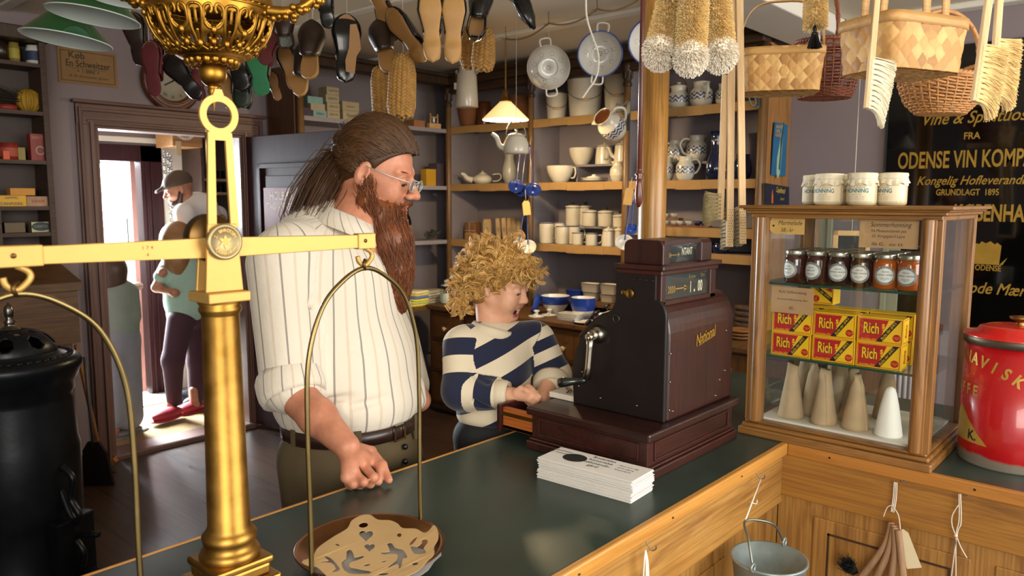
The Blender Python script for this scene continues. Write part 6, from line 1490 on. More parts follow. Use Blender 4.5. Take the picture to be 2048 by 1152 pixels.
# ============================================================ baskets
CHIP=[plain('chip_%d'%i,c,.6,0,.1,12)for i,c in enumerate(('#c79a58','#b98848','#d2a866','#a8783c'))];CHIPR=wood('chip_rim','#a87c44','#c99c5c','x',1,.55,.1)
def chip_basket(M_,L,Wd,H,lab,handles,hh,cell=.031,taper=.9):
  t=thing('chip_basket',lab,'basket',M=M_)
  def per(u,s,k):
    q=2*pi*u;return V((L/2*k)*sgn(math.cos(q),.32),(Wd/2*k)*sgn(math.sin(q),.32),0)
  nu,nv=300,40;P_=np.array([per(i/6000,0,1)for i in range(6000)]);seg=np.linalg.norm(np.roll(P_,-1,0)-P_,axis=1);cum=np.concatenate([[0],np.cumsum(seg)]);tot=cum[-1]
  us=np.interp(np.linspace(0,tot,nu,endpoint=False),cum[:-1],np.arange(6000)/6000);n_c=round(tot/cell/1.41);c_=tot/n_c
  vv,ff,mm=[],[],[]
  for j in range(nv+1):
    z=H*j/nv;k=taper+(1-taper)*j/nv
    for i in range(nu):
      a=tot*i/nu;p_=per(us[i],0,1);n_=nrm(V(p_[0]/L**2,p_[1]/Wd**2,0));u1=(a+z)/c_;v1=(a-z)/c_;fu,fv=u1%1,v1%1
      bul=min(math.sin(pi*fu),math.sin(pi*fv));par=(math.floor(u1)+math.floor(v1))%2
      vv.append(V(p_[0]*k,p_[1]*k,z)+n_*(.0035*bul**.5 if bul>0 else 0))
  for j in range(nv):
    for i in range(nu):
      i2=(i+1)%nu;ff.append((j*nu+i,j*nu+i2,(j+1)*nu+i2,(j+1)*nu+i));a=tot*(i+.5)/nu;z=H*(j+.5)/nv;A_,B_=math.floor((a+z)/c_),math.floor((a-z)/c_);mm.append((A_*7+B_*13+(A_*B_)%5)%4)
  b=MB().add(vv,ff,mm);obj('woven_side',b,CHIP,t,world=False,solid=-.003)
  vv,ff,mm=[],[],[];n=26
  for i in range(n+1):
    for j in range(n+1):
      x,y=(i/n-.5),(j/n-.5);q=max(abs(x),abs(y))*2;rr_=(abs(x*2)**6+abs(y*2)**6)**(1/6)if q>0 else 0;f_=q/rr_ if rr_>0 else 1;X,Y=x*L*taper*f_,y*Wd*taper*f_
      fu,fv=((X+Y)/c_)%1,((X-Y)/c_)%1;vv.append((X,Y,-.003*min(math.sin(pi*fu),math.sin(pi*fv))**.5))
  for i in range(n):
    for j in range(n):ff.append((i*(n+1)+j,i*(n+1)+j+1,(i+1)*(n+1)+j+1,(i+1)*(n+1)+j));mm.append((i*3+j*5+(i*j)%7)%4)
  b=MB().add(vv,ff,mm);obj('woven_bottom',b,CHIP,t,world=False)
  ring=[per(i/nu,0,1)for i in range(nu)];b=MB();R_=[]
  for(k,z)in((1.0,H-.028),(1.03,H-.028),(1.03,H),(.985,H),(.985,H-.028)):R_.append([(p_[0]*k,p_[1]*k,z)for p_ in ring])
  b.loft(R_,caps=False);obj('rim_band',b,CHIPR,t,world=False)
  for x,ax in handles:
    b=MB();wq=.013;A_=[]
    for q in np.linspace(0,pi,26):
      if ax=='y':c0=V(x,Wd/2*1.02*sgn(math.cos(q),.6),H-.03+hh*math.sin(q)**.6);A_.append([c0+V(-wq,0,0),c0+V(wq,0,0)])
      else:c0=V(L/2*1.02*sgn(math.cos(q),.6),x,H-.03+hh*math.sin(q)**.6);A_.append([c0+V(0,-wq,0),c0+V(0,wq,0)])
    b.loft(A_,closed=False,caps=False);obj('handle',b,CHIPR,t,world=False,solid=.003)
  p0=np.array((M_@Vector((0,0,H+hh-.03))));b=MB()
  for q in(-1,1):b.tube([p0+HR*.004*q,V(p0[0],p0[1],max(ZC,p0[2]+.03))],.0012,4)
  obj('hanging_string',b,M['string'],t)
  return t
c0=P(1560,187,2.75);chip_basket(FR(nrm(HR-HF*.22),nrm(HF+HR*.22),V(0,0,1),c0),.275,.19,.15,'small pale chip basket with an arched handle, left of the bigger one',[(0,'x')],.2)
c0=P(1800,150,2.1);chip_basket(FR(nrm(HR+HF*.42),nrm(HF-HR*.42),V(0,0,1),c0),.30,.20,.142,'large pale chip basket hanging above the honey jars',[(.035,'y'),(-.035,'y')][:2],.22)
WICK=plain('brown_wicker','#8a5228',.5,0,.25,30);WICKR=plain('red_brown_wicker','#7a3f22',.5,0,.25,30);WICKL=plain('golden_wicker','#b07a42',.5,0,.25,30)
def wicker(M_,prof,sx_,sy_,rows,mat,lab,hang_h,hl,boat=0,nst=26,wr=.0035):
  t=thing('wicker_basket',lab,'basket',M=M_);b=MB();z0,z1=0,1;zs=[q[1]for q in prof];rs=[q[0]for q in prof];n=nst*4
  q=np.arange(n)*2*pi/n
  for k in range(rows):
    s=k/(rows-1);r_=np.interp(s,np.linspace(0,1,len(prof)),rs);z_=np.interp(s,np.linspace(0,1,len(prof)),zs)
    w_=1+.022*np.cos(nst/2*q+pi*(k%2));zz=z_+boat*(np.abs(np.cos(q))**2.5)*(z_/zs[-1])
    b.tube(np.stack([sx_*r_*w_*np.cos(q),sy_*r_*w_*np.sin(q),zz],1),wr,5,0,True)
  obj('weave',b,mat,t,world=False)
  b=MB()
  for i in range(nst):
    a=2*pi*i/nst;pts=[(sx_*r_*math.cos(a),sy_*r_*math.sin(a),z_+boat*abs(math.cos(a))**2.5*z_/zs[-1])for r_,z_ in prof];b.tube(pts,wr*.9,5)
  obj('stakes',b,mat,t,world=False)
  b=MB()
  for off in(0,.5):
    zz=zs[-1]+boat*np.abs(np.cos(q))**2.5+.004*np.sin(nst*q+off*2*pi);rr_=rs[-1]*(1+.03*np.cos(nst*q+off*2*pi));b.tube(np.stack([sx_*rr_*np.cos(q),sy_*rr_*np.sin(q),zz],1),wr*1.7,6,0,True)
  obj('rim_braid',b,mat,t,world=False)
  b=MB();A_=[(0,sy_*rs[-1]*math.cos(a)*(1 if hl=='y' else 0),zs[-1]+hang_h*math.sin(a))if hl=='y' else(sx_*rs[-1]*math.cos(a)*.98,0,zs[-1]+boat+hang_h*math.sin(a)**.8)for a in np.linspace(0,pi,30)]
  b.tube(A_,.008,8)
  for off in(0,pi):b.tube([(x+.007*math.cos(i*1.1+off),y+.007*math.sin(i*1.1+off),z)for i,(x,y,z)in enumerate(A_)],.003,5)
  obj('handle',b,mat,t,world=False)
  p0=np.array(M_@Vector((0,0,zs[-1]+boat+hang_h)));b=MB();b.tube([p0,V(p0[0],p0[1],max(ZC,p0[2]+.03))],.0012,4);obj('hanging_string',b,M['string'],t)
  return t
c0=P(1648,196,3.05);wicker(FR(HR,HF,V(0,0,1),c0),[(.0,0),(.8,0),(.9,.03),(1,.09),(1.0,.16),(.95,.215)],.125,.11,26,WICKR,'deep red-brown wicker basket between the two chip baskets',.2,'y')
c0=P(1880,228,2.6);wicker(FR(nrm(HR+HF*.35),nrm(HF-HR*.35),V(0,0,1),c0),[(.0,0),(.55,0),(.8,.03),(.95,.075),(1,.12)],.165,.11,20,WICKL,'golden boat-shaped wicker basket in front of the black glass sign',.17,'x',.05,30,.0042)
# ============================================================ brushes
BRIS=plain('yellow_bristle','#f8d998',.8,0,.12,30);BRISW=plain('cream_bristle','#ebdfc0',.8,0,.1,30);COT=plain('white_cotton_tuft','#f5ead6',.9,0,.06,30);BEECH=wood('pale_beech','#c79f6c','#dfbf90','z',.6,.55,.06);BRISG=plain('grey_beige_bristle','#a8966c',.85,0,.2,30)
def bottle_brush(x0,y0,x1,y1,d,wpx_,lab,tuft,n=8000,grp='bottle brushes',name='bottle_brush'):
  a,c=P(x0,y0,d),P(x1,y1,d);ax=nrm(c-a);Lb=float(np.linalg.norm(c-a));r=wpx_/2/FPX*d;t=thing(name,lab,'brush',a,group=grp)
  b=MB().tube([a+V(0,0,max(.02,ZC-a[2]))*0+(a-c)*.0-ax*.02,c],.003,6);obj('twisted_wire',b,plain('brush_wire','#8c7c58',.4,.8)if 'brush_wire' not in D.materials else D.materials['brush_wire'],t)
  s=RNG.random(n);ang=RNG.random(n)*2*pi;x=nrm(np.cross(ax,V(0,0,1)if abs(ax[2])<.9 else V(1,0,0)));y=np.cross(ax,x)
  rad=np.cos(ang)[:,None]*x+np.sin(ang)[:,None]*y;base=a+s[:,None]*ax*Lb;rl=(r*(.85+.2*RNG.random(n)))[:,None]
  Ls=np.stack([base,base+rad*rl*.6+ax*.004,base+rad*rl+ax*.012*RNG.random((n,1))+V(0,0,-.008)],1);b=MB().strands(Ls,.0013,.0008,3);b.cyl(a,c,r*.72,None,12);obj('bristles',b,BRIS,t)
  if tuft:
    n2=3600;di=RNG.normal(size=(n2,3));di/=np.linalg.norm(di,axis=1)[:,None];di[:,2]*=1.1;cc_=c+ax*.018;R2=r*1.0
    e=cc_+di*R2*(.9+.3*RNG.random((n2,1)));m_=cc_+di*R2*.5+RNG.normal(size=(n2,3))*.003;Ls=np.stack([np.repeat(cc_[None],n2,0),m_,e+V(0,0,-.014)],1);b=MB().strands(Ls,.0021,.0014,3);b.ell(cc_,R2*.95);obj('cotton_tip',b,COT,t)
  return t
bottle_brush(1352,-30,1324,80,2.0,64,'yellow bottle brush with white cotton tip, left one of three by the pillar',True)
bottle_brush(1388,-30,1382,90,1.95,64,'yellow bottle brush with white cotton tip, middle one of three by the pillar',True)
bottle_brush(1428,-30,1439,84,2.0,64,'yellow bottle brush with white cotton tip, right one of three by the pillar',True)
bottle_brush(1632,-60,1631,48,2.3,48,'pale yellow cylinder brush hanging above the wicker basket',False,5000,None,'cylinder_brush')
a=P(1630,50,2.3);t=thing('hand_whisk','tiny black whisk brush hanging under the cylinder brush','brush',a);e=P(1629,100,2.3)
b=MB().lathe([(.002,0),(.006,-.01),(.005,-.02),(.007,-.028)],12,0,True,T(*a));obj('grip',b,M['black'],t);n=260
di=RNG.normal(size=(n,3))*V(1,1,0);Ls=np.stack([a+V(0,0,-.022)+di*.003,a+V(0,0,-.05)+di*.006,e+V(0,0,.005)+di*.009],1);b=MB().strands(Ls,.001,.0006);obj('bristles',b,M['black'],t)
b=MB();
for z in(-.027,-.031):b.torus(a+V(0,0,z),.0072,.0009,None,14,5)
obj('wire_binding',b,NICK,t)
ptag(1637,78,7,16,2.85,'tiny white price tag on the handle of the red-brown wicker basket',WH,0,8)
def long_brush(x0,y0,x1,y1,d,wp,lab,hy0,side,bl,mat,holes_=False,fluffy=False,name='long_brush',grp=None,bend=0,thick=.012):
  """flat wooden handle from above down to (x1,y1); bristles on the given side of its lower end (hy0..y1)"""
  a,c=P(x0,y0,d),P(x1,y1,d);a_=a.copy();f=(ZC-.0-c[2])/(a[2]-c[2])if a[2]<ZC else 1.0;top_=c+(a-c)*max(1.0,f if y0<0 else 1.0)
  w=wp/FPX*d;t=thing(name,lab,'brush',c,group=grp);ax=nrm(top_-c);Lh=float(np.linalg.norm(top_-c));sx_=nrm(HR-ax*(HR@ax));n_=np.cross(sx_,ax)
  fr=FR(sx_,ax,n_,c);b=MB().box(-w/2,w/2,0,Lh,-thick/2,thick/2,0,fr);h=obj('handle',b,BEECH,t,bevel=.002)
  s1=(y1-hy0)/(y1-y0)*float(np.linalg.norm(a-c))
  if holes_:
    b=MB();k=0
    for j in range(int(s1/.0085)):
      for i in range(2+j%2):b.cbox(((i-(1+j%2)/2)*w*.28,.006+j*.0085,-thick/2-.0003 if n_@HF<0 else-thick/2),(.0022,.0022,.0008),0,fr)
    s_=-1 if n_@HF>0 else 1
    b2=MB()
    for j in range(int(s1/.0085)):
      for i in range(2+j%2):b2.cbox(((i-(1+j%2)/2)*w*.28,.006+j*.0085,s_*thick/2),(.0022,.0022,.0008),0,fr)
    obj('tuft_holes',b2,plain('dark_hole','#4a3823',.8)if 'dark_hole' not in D.materials else D.materials['dark_hole'],h)
  n=7500;s=RNG.random(n)*s1;q=(RNG.random(n)-.5)*w
  dirv={'R':sx_,'L':-sx_,'B':HF,'F':-HF}[side];base=c+s[:,None]*ax+(q[:,None]*sx_ if side in 'BF' else(q/w*thick)[:,None]*n_)
  L0=bl*(.85+.2*RNG.random((n,1)));clump=np.round(s/.012)*.012;jit=RNG.normal(size=(n,3))*(.12 if fluffy else .03)
  dr=dirv+jit+V(0,0,-.18)-ax*(bend*(1-s/s1))[:,None];dr/=np.linalg.norm(dr,axis=1)[:,None]
  base=base+(clump-s)[:,None]*ax*.35
  b=MB().strands(np.stack([base+(dirv*(1-s_)+dr*s_)*L0*s_ for s_ in np.linspace(0,1,5)],1),.0011,.0007);obj('bristles',b,mat,t)
  return t
long_brush(1451,150,1440,440,2.42,13,'long pale handle, leftmost of three, with a fluffy beige brush at its end',388,'L',.052,BRISG,False,True,'long_brush','long-handled brushes by the pillar')
long_brush(1465,-20,1459,494,2.40,14,'long pale handle with rows of holes, middle one of three',414,'B',.06,BRISG,True,False,'long_brush','long-handled brushes by the pillar')
long_brush(1479,-20,1485,488,2.38,14,'long pale handle with rows of holes, rightmost, ending behind the case corner',414,'B',.05,BRISW,True,False,'long_brush','long-handled brushes by the pillar')
long_brush(1755,-20,1734,217,1.75,12,'slim beech hand brush with cream bristles hanging above the honey jars',117,'R',.056,BRISW,False,False,'hand_brush',None,.9)
long_brush(1980,-20,1949,203,1.72,14,'beech brush with fluffy cream bristles, left of the pair at the right edge',90,'R',.056,BRIS,False,True,'hand_brush',None,.5)
long_brush(2000,-20,1985,190,1.80,13,'beech brush with fluffy cream bristles, right of the pair at the right edge',78,'R',.056,BRIS,False,True,'hand_brush',None,.5)
# ============================================================ things hung on the counter front
STR=plain('cotton_string','#dcd6c8',.85,0,.08,50)
def shook(p,lab):
  b=MB();b.tube(spline([p+V(0,0,.022),p+V(0,-.004,.012),p+V(.003,-.012,.0),p+V(.006,-.02,.004),p+V(.006,-.021,.012)],5),.0014,6);o=obj('screw_hook',b,HKM);tag(o,lab,'hook','screw hooks under the counter edge');return o
hb=ony(1511,956,.777);shook(hb,'screw hook holding the zinc bucket string')
bc=ony(1553,1130,.65);R_=.083;bz=ony(1548,1116,.66)[2]
apex=V(bc[0]-.028,.715,bz+.085)
t=thing('zinc_bucket','galvanized zinc bucket hanging by string from the counter edge','bucket',(bc[0],.665,bz-.15));BCm=T(bc[0],.668,bz-.165)@RX(0)
ZN=plain('galvanized_zinc','#8d9a9a',.42,.55,.18,26)
b=MB().lathe([(0,0),(R_*.7,0),(R_*.72,.006),(R_,.16),(R_+.003,.163),(R_+.003,.168),(R_-.003,.168),(R_*.72-.003,.01),(0,.009)],44,0,True,BCm);obj('bucket_body',b,ZN,t)
for q in(-1,1):
  e=V(bc[0]+q*R_,.668,bz-.005);b=MB().torus(e+V(q*.004,0,.014),.009,.003,RX(90),14,6);obj('ear',b,ZN,t)
b=MB().tube(spline([V(bc[0]-R_-.004,.668,bz+.01),V(bc[0]-R_*.8,.69,bz+.06),apex,V(bc[0]+R_*.5,.68,bz+.065),V(bc[0]+R_,.668,bz+.01)],8),.0028,7);obj('bail_handle',b,plain('zinc_wire','#7c8482',.35,.9),t)
b=MB()
for q in(-.002,.002):b.tube([hb+V(q,-.014,0),apex+V(q,0,.004)],.0012,5)
b.tube(spline([apex+(hb-apex)*.42,apex+(hb-apex)*.42+V(.012,-.01,-.006),apex+(hb-apex)*.4+V(.018,-.01,.004)],4),.0012,5);obj('string',b,STR,t)
hb=onx(1794,962,1.992);shook(hb,'screw hook holding the tagged wooden brushes')
kn=onx(1784,1040,1.975);t=thing('dish_brush_bunch','bunch of curved wooden dish brushes tied with string and a cream tag','brush',kn)
wb=wood('dull_beech','#7f5f42','#a88664','z',1,.6,.1)
for i,pl in enumerate((((1783,1045),(1770,1090),(1738,1135),(1715,1165)),((1788,1050),(1778,1100),(1758,1145),(1742,1180)),((1790,1055),(1790,1105),(1784,1150),(1780,1185)),((1796,1060),(1802,1110),(1806,1150),(1806,1190)))):
  pts=spline([onx(x,y,1.968-.008*i)for x,y in pl],6);b=MB().tube(pts,np.linspace(.0075,.0095,len(pts)),10);h=obj('brush_handle',b,wb,t)
a=onx(1706,1150,1.972);n=500;s=RNG.random((n,1));base=a+V(0,-.012,.01)*s;Ls=np.stack([base,base+V(-.008,.008,.012)+RNG.normal(size=(n,3))*.004,base+V(-.012,.02,.026)+RNG.normal(size=(n,3))*.008],1);b=MB().strands(Ls,.0012,.0008);obj('black_bristles',b,M['black'],t)
b=MB()
for dx_ in(-.003,.0,.003):b.tube(spline([hb+V(-.012,dx_,0),(hb+kn)/2+V(0,dx_*1.2,.005),kn+V(0,dx_,.02)],5),.0013,5)
tg=onx(1801,1064,1.955);b.tube(spline([(hb+kn)/2+V(-.01,0,-.012),(hb+tg)/2+V(-.012,-.004,-.02),tg],5),.0013,5);b.tube(spline([(hb+kn)/2+V(-.008,0,-.01),kn+V(0,.012,.03),kn+V(0,.02,.002)],5),.0012,5);obj('string',b,STR,t)
TM_=FR(nrm(V(0,-1,0)),nrm(V(0,0,1)),V(-1,0,0),tg)@RZ(24);b=MB().prism([(-.017,-.088),(.017,-.088),(.017,-.004),(.009,.006),(-.009,.006),(-.017,-.004)],0,.001,0,TM_);obj('price_tag',b,plain('cream_tag_card','#d8c9a6',.8,0,.03),t)
hb=onx(1920,990,1.992);shook(hb,'screw hook with a knotted string below the red tin');t=thing('string_loop','knotted white string hanging from a hook below the red tin','string',hb)
b=MB()
for pl in(((1918,988),(1918,1040),(1912,1075),(1912,1180)),((1921,988),(1922,1045),(1914,1070),(1900,1175)),((1917,1010),(1905,1030),(1904,1050),(1912,1072)),((1912,1070),(1922,1095),(1934,1116))):b.tube(spline([onx(x,y,1.978)for x,y in pl],6),.0013,5)
b.ell(onx(1912,1071,1.976),.004);obj('string',b,STR,t)
hb=ony(1291,1098,.777);shook(hb,'screw hook with a white string hank at the lower edge of the counter');t=thing('string_hank','white string hank hanging from the hook nearest the viewer','string',hb);b=MB()
for k in range(9):
  x0=random.uniform(-4,6);b.tube(spline([ony(1291,1100,.765),ony(1291+x0,1125,.762),ony(1290+x0*1.6,1170,.765)],5),.0016,5)
obj('string',b,STR,t)
# ============================================================ brass balance in the foreground
_t=NT('polished_old_brass');_f=_t.noise(_t.obj(),26,4);_t.set(col=_t.ramp(_f,[(.3,'#8c682c'),(.65,'#ae8440')]),rough=_t.math('MULTIPLY_ADD',_f,.2,.30),metal=1.0);_t.bump(_t.noise(_t.obj(),160,2),.05,.001);BR=_t.m
BRL=plain('pale_worn_brass','#c49c56',.48,.6,.12,16,.05,90);BRD=plain('dark_brown_brass','#5e4624',.35,.9,.2,20);COP=plain('brown_copper_pan','#7a5230',.3,.9,.2,12)
BW_=plain('grey_brass_wire','#8c7a50',.35,1,.12,20)
D0=1.17;A0=P(452,900,D0);zf=lambda py,d=D0,px=450:float(P(px,py,d)[2])
t=thing('balance_scale','tall brass balance scale in the foreground with hanging pans','scale',(A0[0],A0[1],CT));X_=lambda z:T(A0[0],A0[1],z)
zp=zf(1122);b=MB();b.box(-.048,.048,-.048,.048,zp-.012,zp,0,T(A0[0],A0[1],0));b.box(-.044,.044,-.044,.044,zp-.03,zp-.012,0,T(A0[0],A0[1],0));b.box(-.056,.056,-.056,.056,zp-.05,zp-.03,0,T(A0[0],A0[1],0));b.box(-.068,.068,-.068,.068,CT+.001,zp-.05,0,T(A0[0],A0[1],0));obj('plinth',b,BR,t,bevel=.004)
z0,z1=zf(1090),zf(597);b=MB().lathe([(.044,zp),(.046,zp+.006),(.042,zp+.014),(.036,zp+.018),(.040,z0+.004),(.041,z0+.012),(.036,z0+.018),(.0315,z0+.026),(.0272,z1-.022),(.0272,z1-.02),(.031,z1-.014),(.031,z1-.01),(.029,z1-.007),(.033,z1),(0,z1)],44,0,True,X_(0));obj('column',b,BR,t)
zt_=zf(577);b=MB().box(-.033,.033,-.033,.033,z1,zt_,0,X_(0));obj('capital_plate',b,BRL,t,bevel=.002)
PL,PR=P(20,513,.965),P(724,487,1.35);ex=PR-PL;ex[2]=0;ex=nrm(ex);ey=np.cross(V(0,0,1),ex);zb_=zf(492);pv=V(A0[0],A0[1],zb_)
BF=FR(ex,ey,V(0,0,1),pv);ll,lr=float((PL-pv)@ex),float((PR-pv)@ex)-.012
zr=lambda py:zf(py)-zb_
wq=lambda w:w/FPX*D0/.70
ly=-.016
b=MB().prism([(-.029,zt_-zb_),(.029,zt_-zb_),(.024,zr(520)),(.024,zr(446)),(-.0235,zr(446)),(-.025,zr(520))],ly-.003,ly+.003,0,BF@RX(90));b.prism([(-.029,zt_-zb_),(.029,zt_-zb_),(.022,zr(445)),(-.022,zr(445))],-ly-.003,-ly+.003,0,BF@RX(90));obj('bearing_plate',b,BRL,t,bevel=.0015)
F2=BF@T(.002,ly-.0,0)@RX(90)
zc_=zr(240);ro,ri=.029,.019;ang=np.linspace(-pi/2+.55,1.5*pi-.55,40)
outer=[(-.0235,zr(452)),(-.018,zc_-ro*.86)]+[(ro*math.cos(q),zc_+ro*1.0*math.sin(q))for q in ang[::-1]]+[(.018,zc_-ro*.86),(.024,zr(452))]
i0=[q for q in outer];stem=[]
for x,z in i0:
  stem.append((x,z))
k=int(np.argmax([z for x,z in stem]));stem[k:k+1]=[(-.008,zc_+ro*.97),(-.005,zr(192)),(.005,zr(192)),(.008,zc_+ro*.97)]
hole=[(ri*math.cos(q),zc_+ri*math.sin(q))for q in np.linspace(0,2*pi,32,endpoint=False)];slot=[(-.0105,zr(446)),(-.008,zc_-ro-.007),(.008,zc_-ro-.007),(.0108,zr(446))]
v,f=fill2d([stem,hole,slot],.005);b=MB().add(v,f,0,False,F2);obj('fork',b,BRL,t)
b=MB().box(-.0025,.0025,-.001,.001,zr(450),zc_-ri*.2,0,BF@T(-.006,.008,0));obj('pointer_needle',b,BW_,t)
b=MB().lathe([(0,-.003),(.0265,-.003),(.0265,.004),(.0235,.006),(.0215,.004),(0,.004)],40,0,True,BF@T(0,ly-.005,zr(480))@RX(90));o=obj('maker_roundel',b,plain('greyed_brass','#9a8a62',.4,.7,.15,40),t)
b=MB();RM=BF@T(0,ly-.0095,zr(480))@RX(90)
for s_,top in(('J. BRANDTSEN',1),('KJØBENHAVN',0)):
  n=len(s_)
  for i,ch in enumerate(s_):
    q=(pi/2+1.15-2.3*(i+.5)/n)if top else(-pi/2-1.05+2.1*(i+.5)/n);b.text(ch,.0065,RM@T(.0168*math.cos(q),.0168*math.sin(q),0)@RZ(math.degrees(q)+(-90 if top else 90)),bold=.02)
for k in range(6):b.prism([(0,0),(.003,.004),(0,.011),(-.003,.004)],0,.0005,0,RM@RZ(60*k))
obj('raised_lettering',b,BRL,o)
b=MB().lathe([(0,-.012),(.034,-.012),(.036,-.008),(.036,.008),(.034,.012),(0,.012)],36,0,True,BF@T(-.004,.018,zr(474))@RX(90));obj('bearing_drum',b,BRD,t)
b=MB()
def beamq(x):a=min(abs(x)/.06,1.0);return .0155-.0005*a-.0045*min(abs(x)/.3,1)
b.loft([[(x,q*.006,s*beamq(x))for q,s in((-1,-1),(1,-1),(1,1),(-1,1))]for x in np.linspace(ll,lr,24)],0,False,True,True,BF);bm=obj('beam',b,BRL,t,bevel=.001)
b=MB();
for i,s_ in enumerate('174'):b.text(s_,.007,BF@T(ll*.42+i*.006,-.0062,.004)@RX(90))
b.text('4',.007,BF@T(ll*.42+.006,-.0062,-.006)@RX(90));obj('stamped_figures',b,BRD,bm)
for x,w in((ll,.058),(lr,.036)):
  b=MB().box(x-w/2,x+w/2,-.0085,.0085,-.0135,.0135,0,BF);e=obj('end_block',b,BRL,bm,bevel=.0015)
  b=MB().cyl(np.array(BF@Vector((x-.004,-.0095,.001))),np.array(BF@Vector((x-.004,-.006,.001))),.0035,None,12);obj('rivet',b,BRD,e)
  hkp=[(x,0,-.012),(x+.013,0,-.020),(x+.014,0,-.030),(x,0,-.042),(x-.012,0,-.036),(x-.015,0,-.026)]
  b=MB().tube([np.array(BF@Vector(q))for q in spline(hkp,6)],.0042,10);obj('pan_hook',b,BRL,bm)
def pan(xe,lab):
  ap=np.array(BF@Vector((xe,0,-.047)));zpn=.973;r_=.132;dr=nrm(HR*.078+HF*.108);c_=V(ap[0],ap[1],zpn)
  u=thing('scale_pan',lab,'scale pan',c_);
  hgt=ap[2]-zpn;ra=.118;pts=[c_+dr*(-r_*(1-.0*s))+V(0,0,hgt*s)for s in()]
  L_=[(-r_-.002,-.004),(-r_-.001,hgt*.25),(-r_-.002,hgt*.5),(-.128,hgt*.72),(-.098,hgt*.88),(-.05,hgt*.965),(0,hgt)]
  L_=L_+[(-x,z)for x,z in L_[::-1][1:]];pts=spline([c_+dr*x+V(0,0,z)for x,z in L_],7);b=MB().tube(pts,.0042,10);obj('stirrup',b,BW_,u)
  b=MB().torus(ap+V(0,0,.006),.008,.003,RX(90)@RY(40),16,8);obj('ring',b,BRD,u)
  b=MB().lathe([(0,-.02),(r_*.55,-.019),(r_*.85,-.010),(r_,.004),(r_+.003,.006),(r_+.002,.008),(r_-.004,.006),(r_*.85,-.006),(r_*.55,-.015),(0,-.016)],56,0,True,T(*c_));obj('pan_dish',b,COP,u)
  return c_
pcn=pan(lr,'round brown copper scale pan holding the cut-out paper');pan(ll,'scale pan on the left arm, mostly outside the picture')
zpp=.981;K=lambda X,Y:tuple(onz(480+X/3.84,852+Y/3.84,zpp)[:2])
def loop(pts,n=4):return[K(x,y)for x,y in spline(pts,n,True)]
def heart(cx,cy,s):return[K(cx+s*.062*16*math.sin(q)**3,cy-s*.055*(13*math.cos(q)-5*math.cos(2*q)-2*math.cos(3*q)-math.cos(4*q)))for q in np.linspace(0,2*pi,26,endpoint=False)]
def ov(cx,cy,a,c,r_=0):r_=math.radians(r_);return[K(cx+a*math.cos(q)*math.cos(r_)-c*math.sin(q)*math.sin(r_),cy+a*math.cos(q)*math.sin(r_)+c*math.sin(q)*math.cos(r_))for q in np.linspace(0,2*pi,16,endpoint=False)]
out_=[(475,1045),(560,1000),(600,935),(720,850),(790,810),(830,780),(860,725),(930,690),(1000,685),(1060,720),(1150,725),(1210,750),(1250,785),(1350,790),(1410,820),(1450,805),(1490,765),(1520,810),(1522,870),(1490,930),(1490,990),(1440,1040),(1390,1100),(1330,1140),(1200,1190),(1000,1230),(850,1220),(700,1180),(640,1130),(590,1085),(520,1075)]
hl=[heart(968,840,54),heart(995,932,40),ov(948,762,36,20,-8),ov(748,913,18,8,25),ov(1223,838,18,16),ov(975,1068,25,8,-10),ov(1345,1060,23,12,-10),ov(1105,1040,22,6,-12),ov(1100,1140,40,10,-5)]
hl+=[loop(q,2)for q in([(780,1045),(815,1015),(820,960),(850,950),(872,985),(880,1010),(940,995),(950,1010),(890,1035),(850,1050),(845,1085),(990,1112),(995,1132),(870,1140),(800,1110)],[(1085,970),(1150,962),(1130,905),(1165,900),(1190,935),(1250,950),(1285,1010),(1250,1020),(1240,1075),(1220,1098),(1213,1060),(1140,1090),(1150,1070),(1200,1030),(1205,985),(1100,988)],[(640,1000),(690,1010),(740,1060),(770,1105),(722,1122),(700,1117),(735,1095),(700,1052),(610,1048),(640,1038),(680,1032)],[(1310,920),(1355,930),(1395,900),(1400,872),(1435,872),(1440,900),(1410,940),(1430,975),(1340,985)],[(1300,905),(1335,865),(1362,850),(1345,885),(1315,915)])]
v,f=fill2d([loop(out_)]+hl,.0008);c2=pcn[:2];rr=np.hypot(v[:,0]-c2[0],v[:,1]-c2[1]);v[:,2]+=zpp+.03*(v[:,0]-c2[0])*0+.05*np.maximum(rr-.115,0);b=MB().add(v,f,0,False);tag(obj('cut_out_paper',b,plain('tan_cut_paper','#c2a06c',.85,0,.06,20)),'tan paper cut out with hearts and animals lying in the copper scale pan','paper')
v,f=fill2d([loop([(450,1005),(560,990),(700,950),(900,800),(1100,780),(1350,900),(1545,940),(1490,1010),(1400,1110),(1100,1210),(850,1225),(660,1150)],3)],.0006);v[:,2]+=zpp-.0085+.04*np.maximum(np.hypot(v[:,0]-c2[0],v[:,1]-c2[1])-.11,0);b=MB().add(v,f,0,False);tag(obj('grey_paper',b,plain('grey_tissue','#a9a5a2',.85,0,.05,20)),'grey-white paper sheet under the cut-out paper in the scale pan','paper')
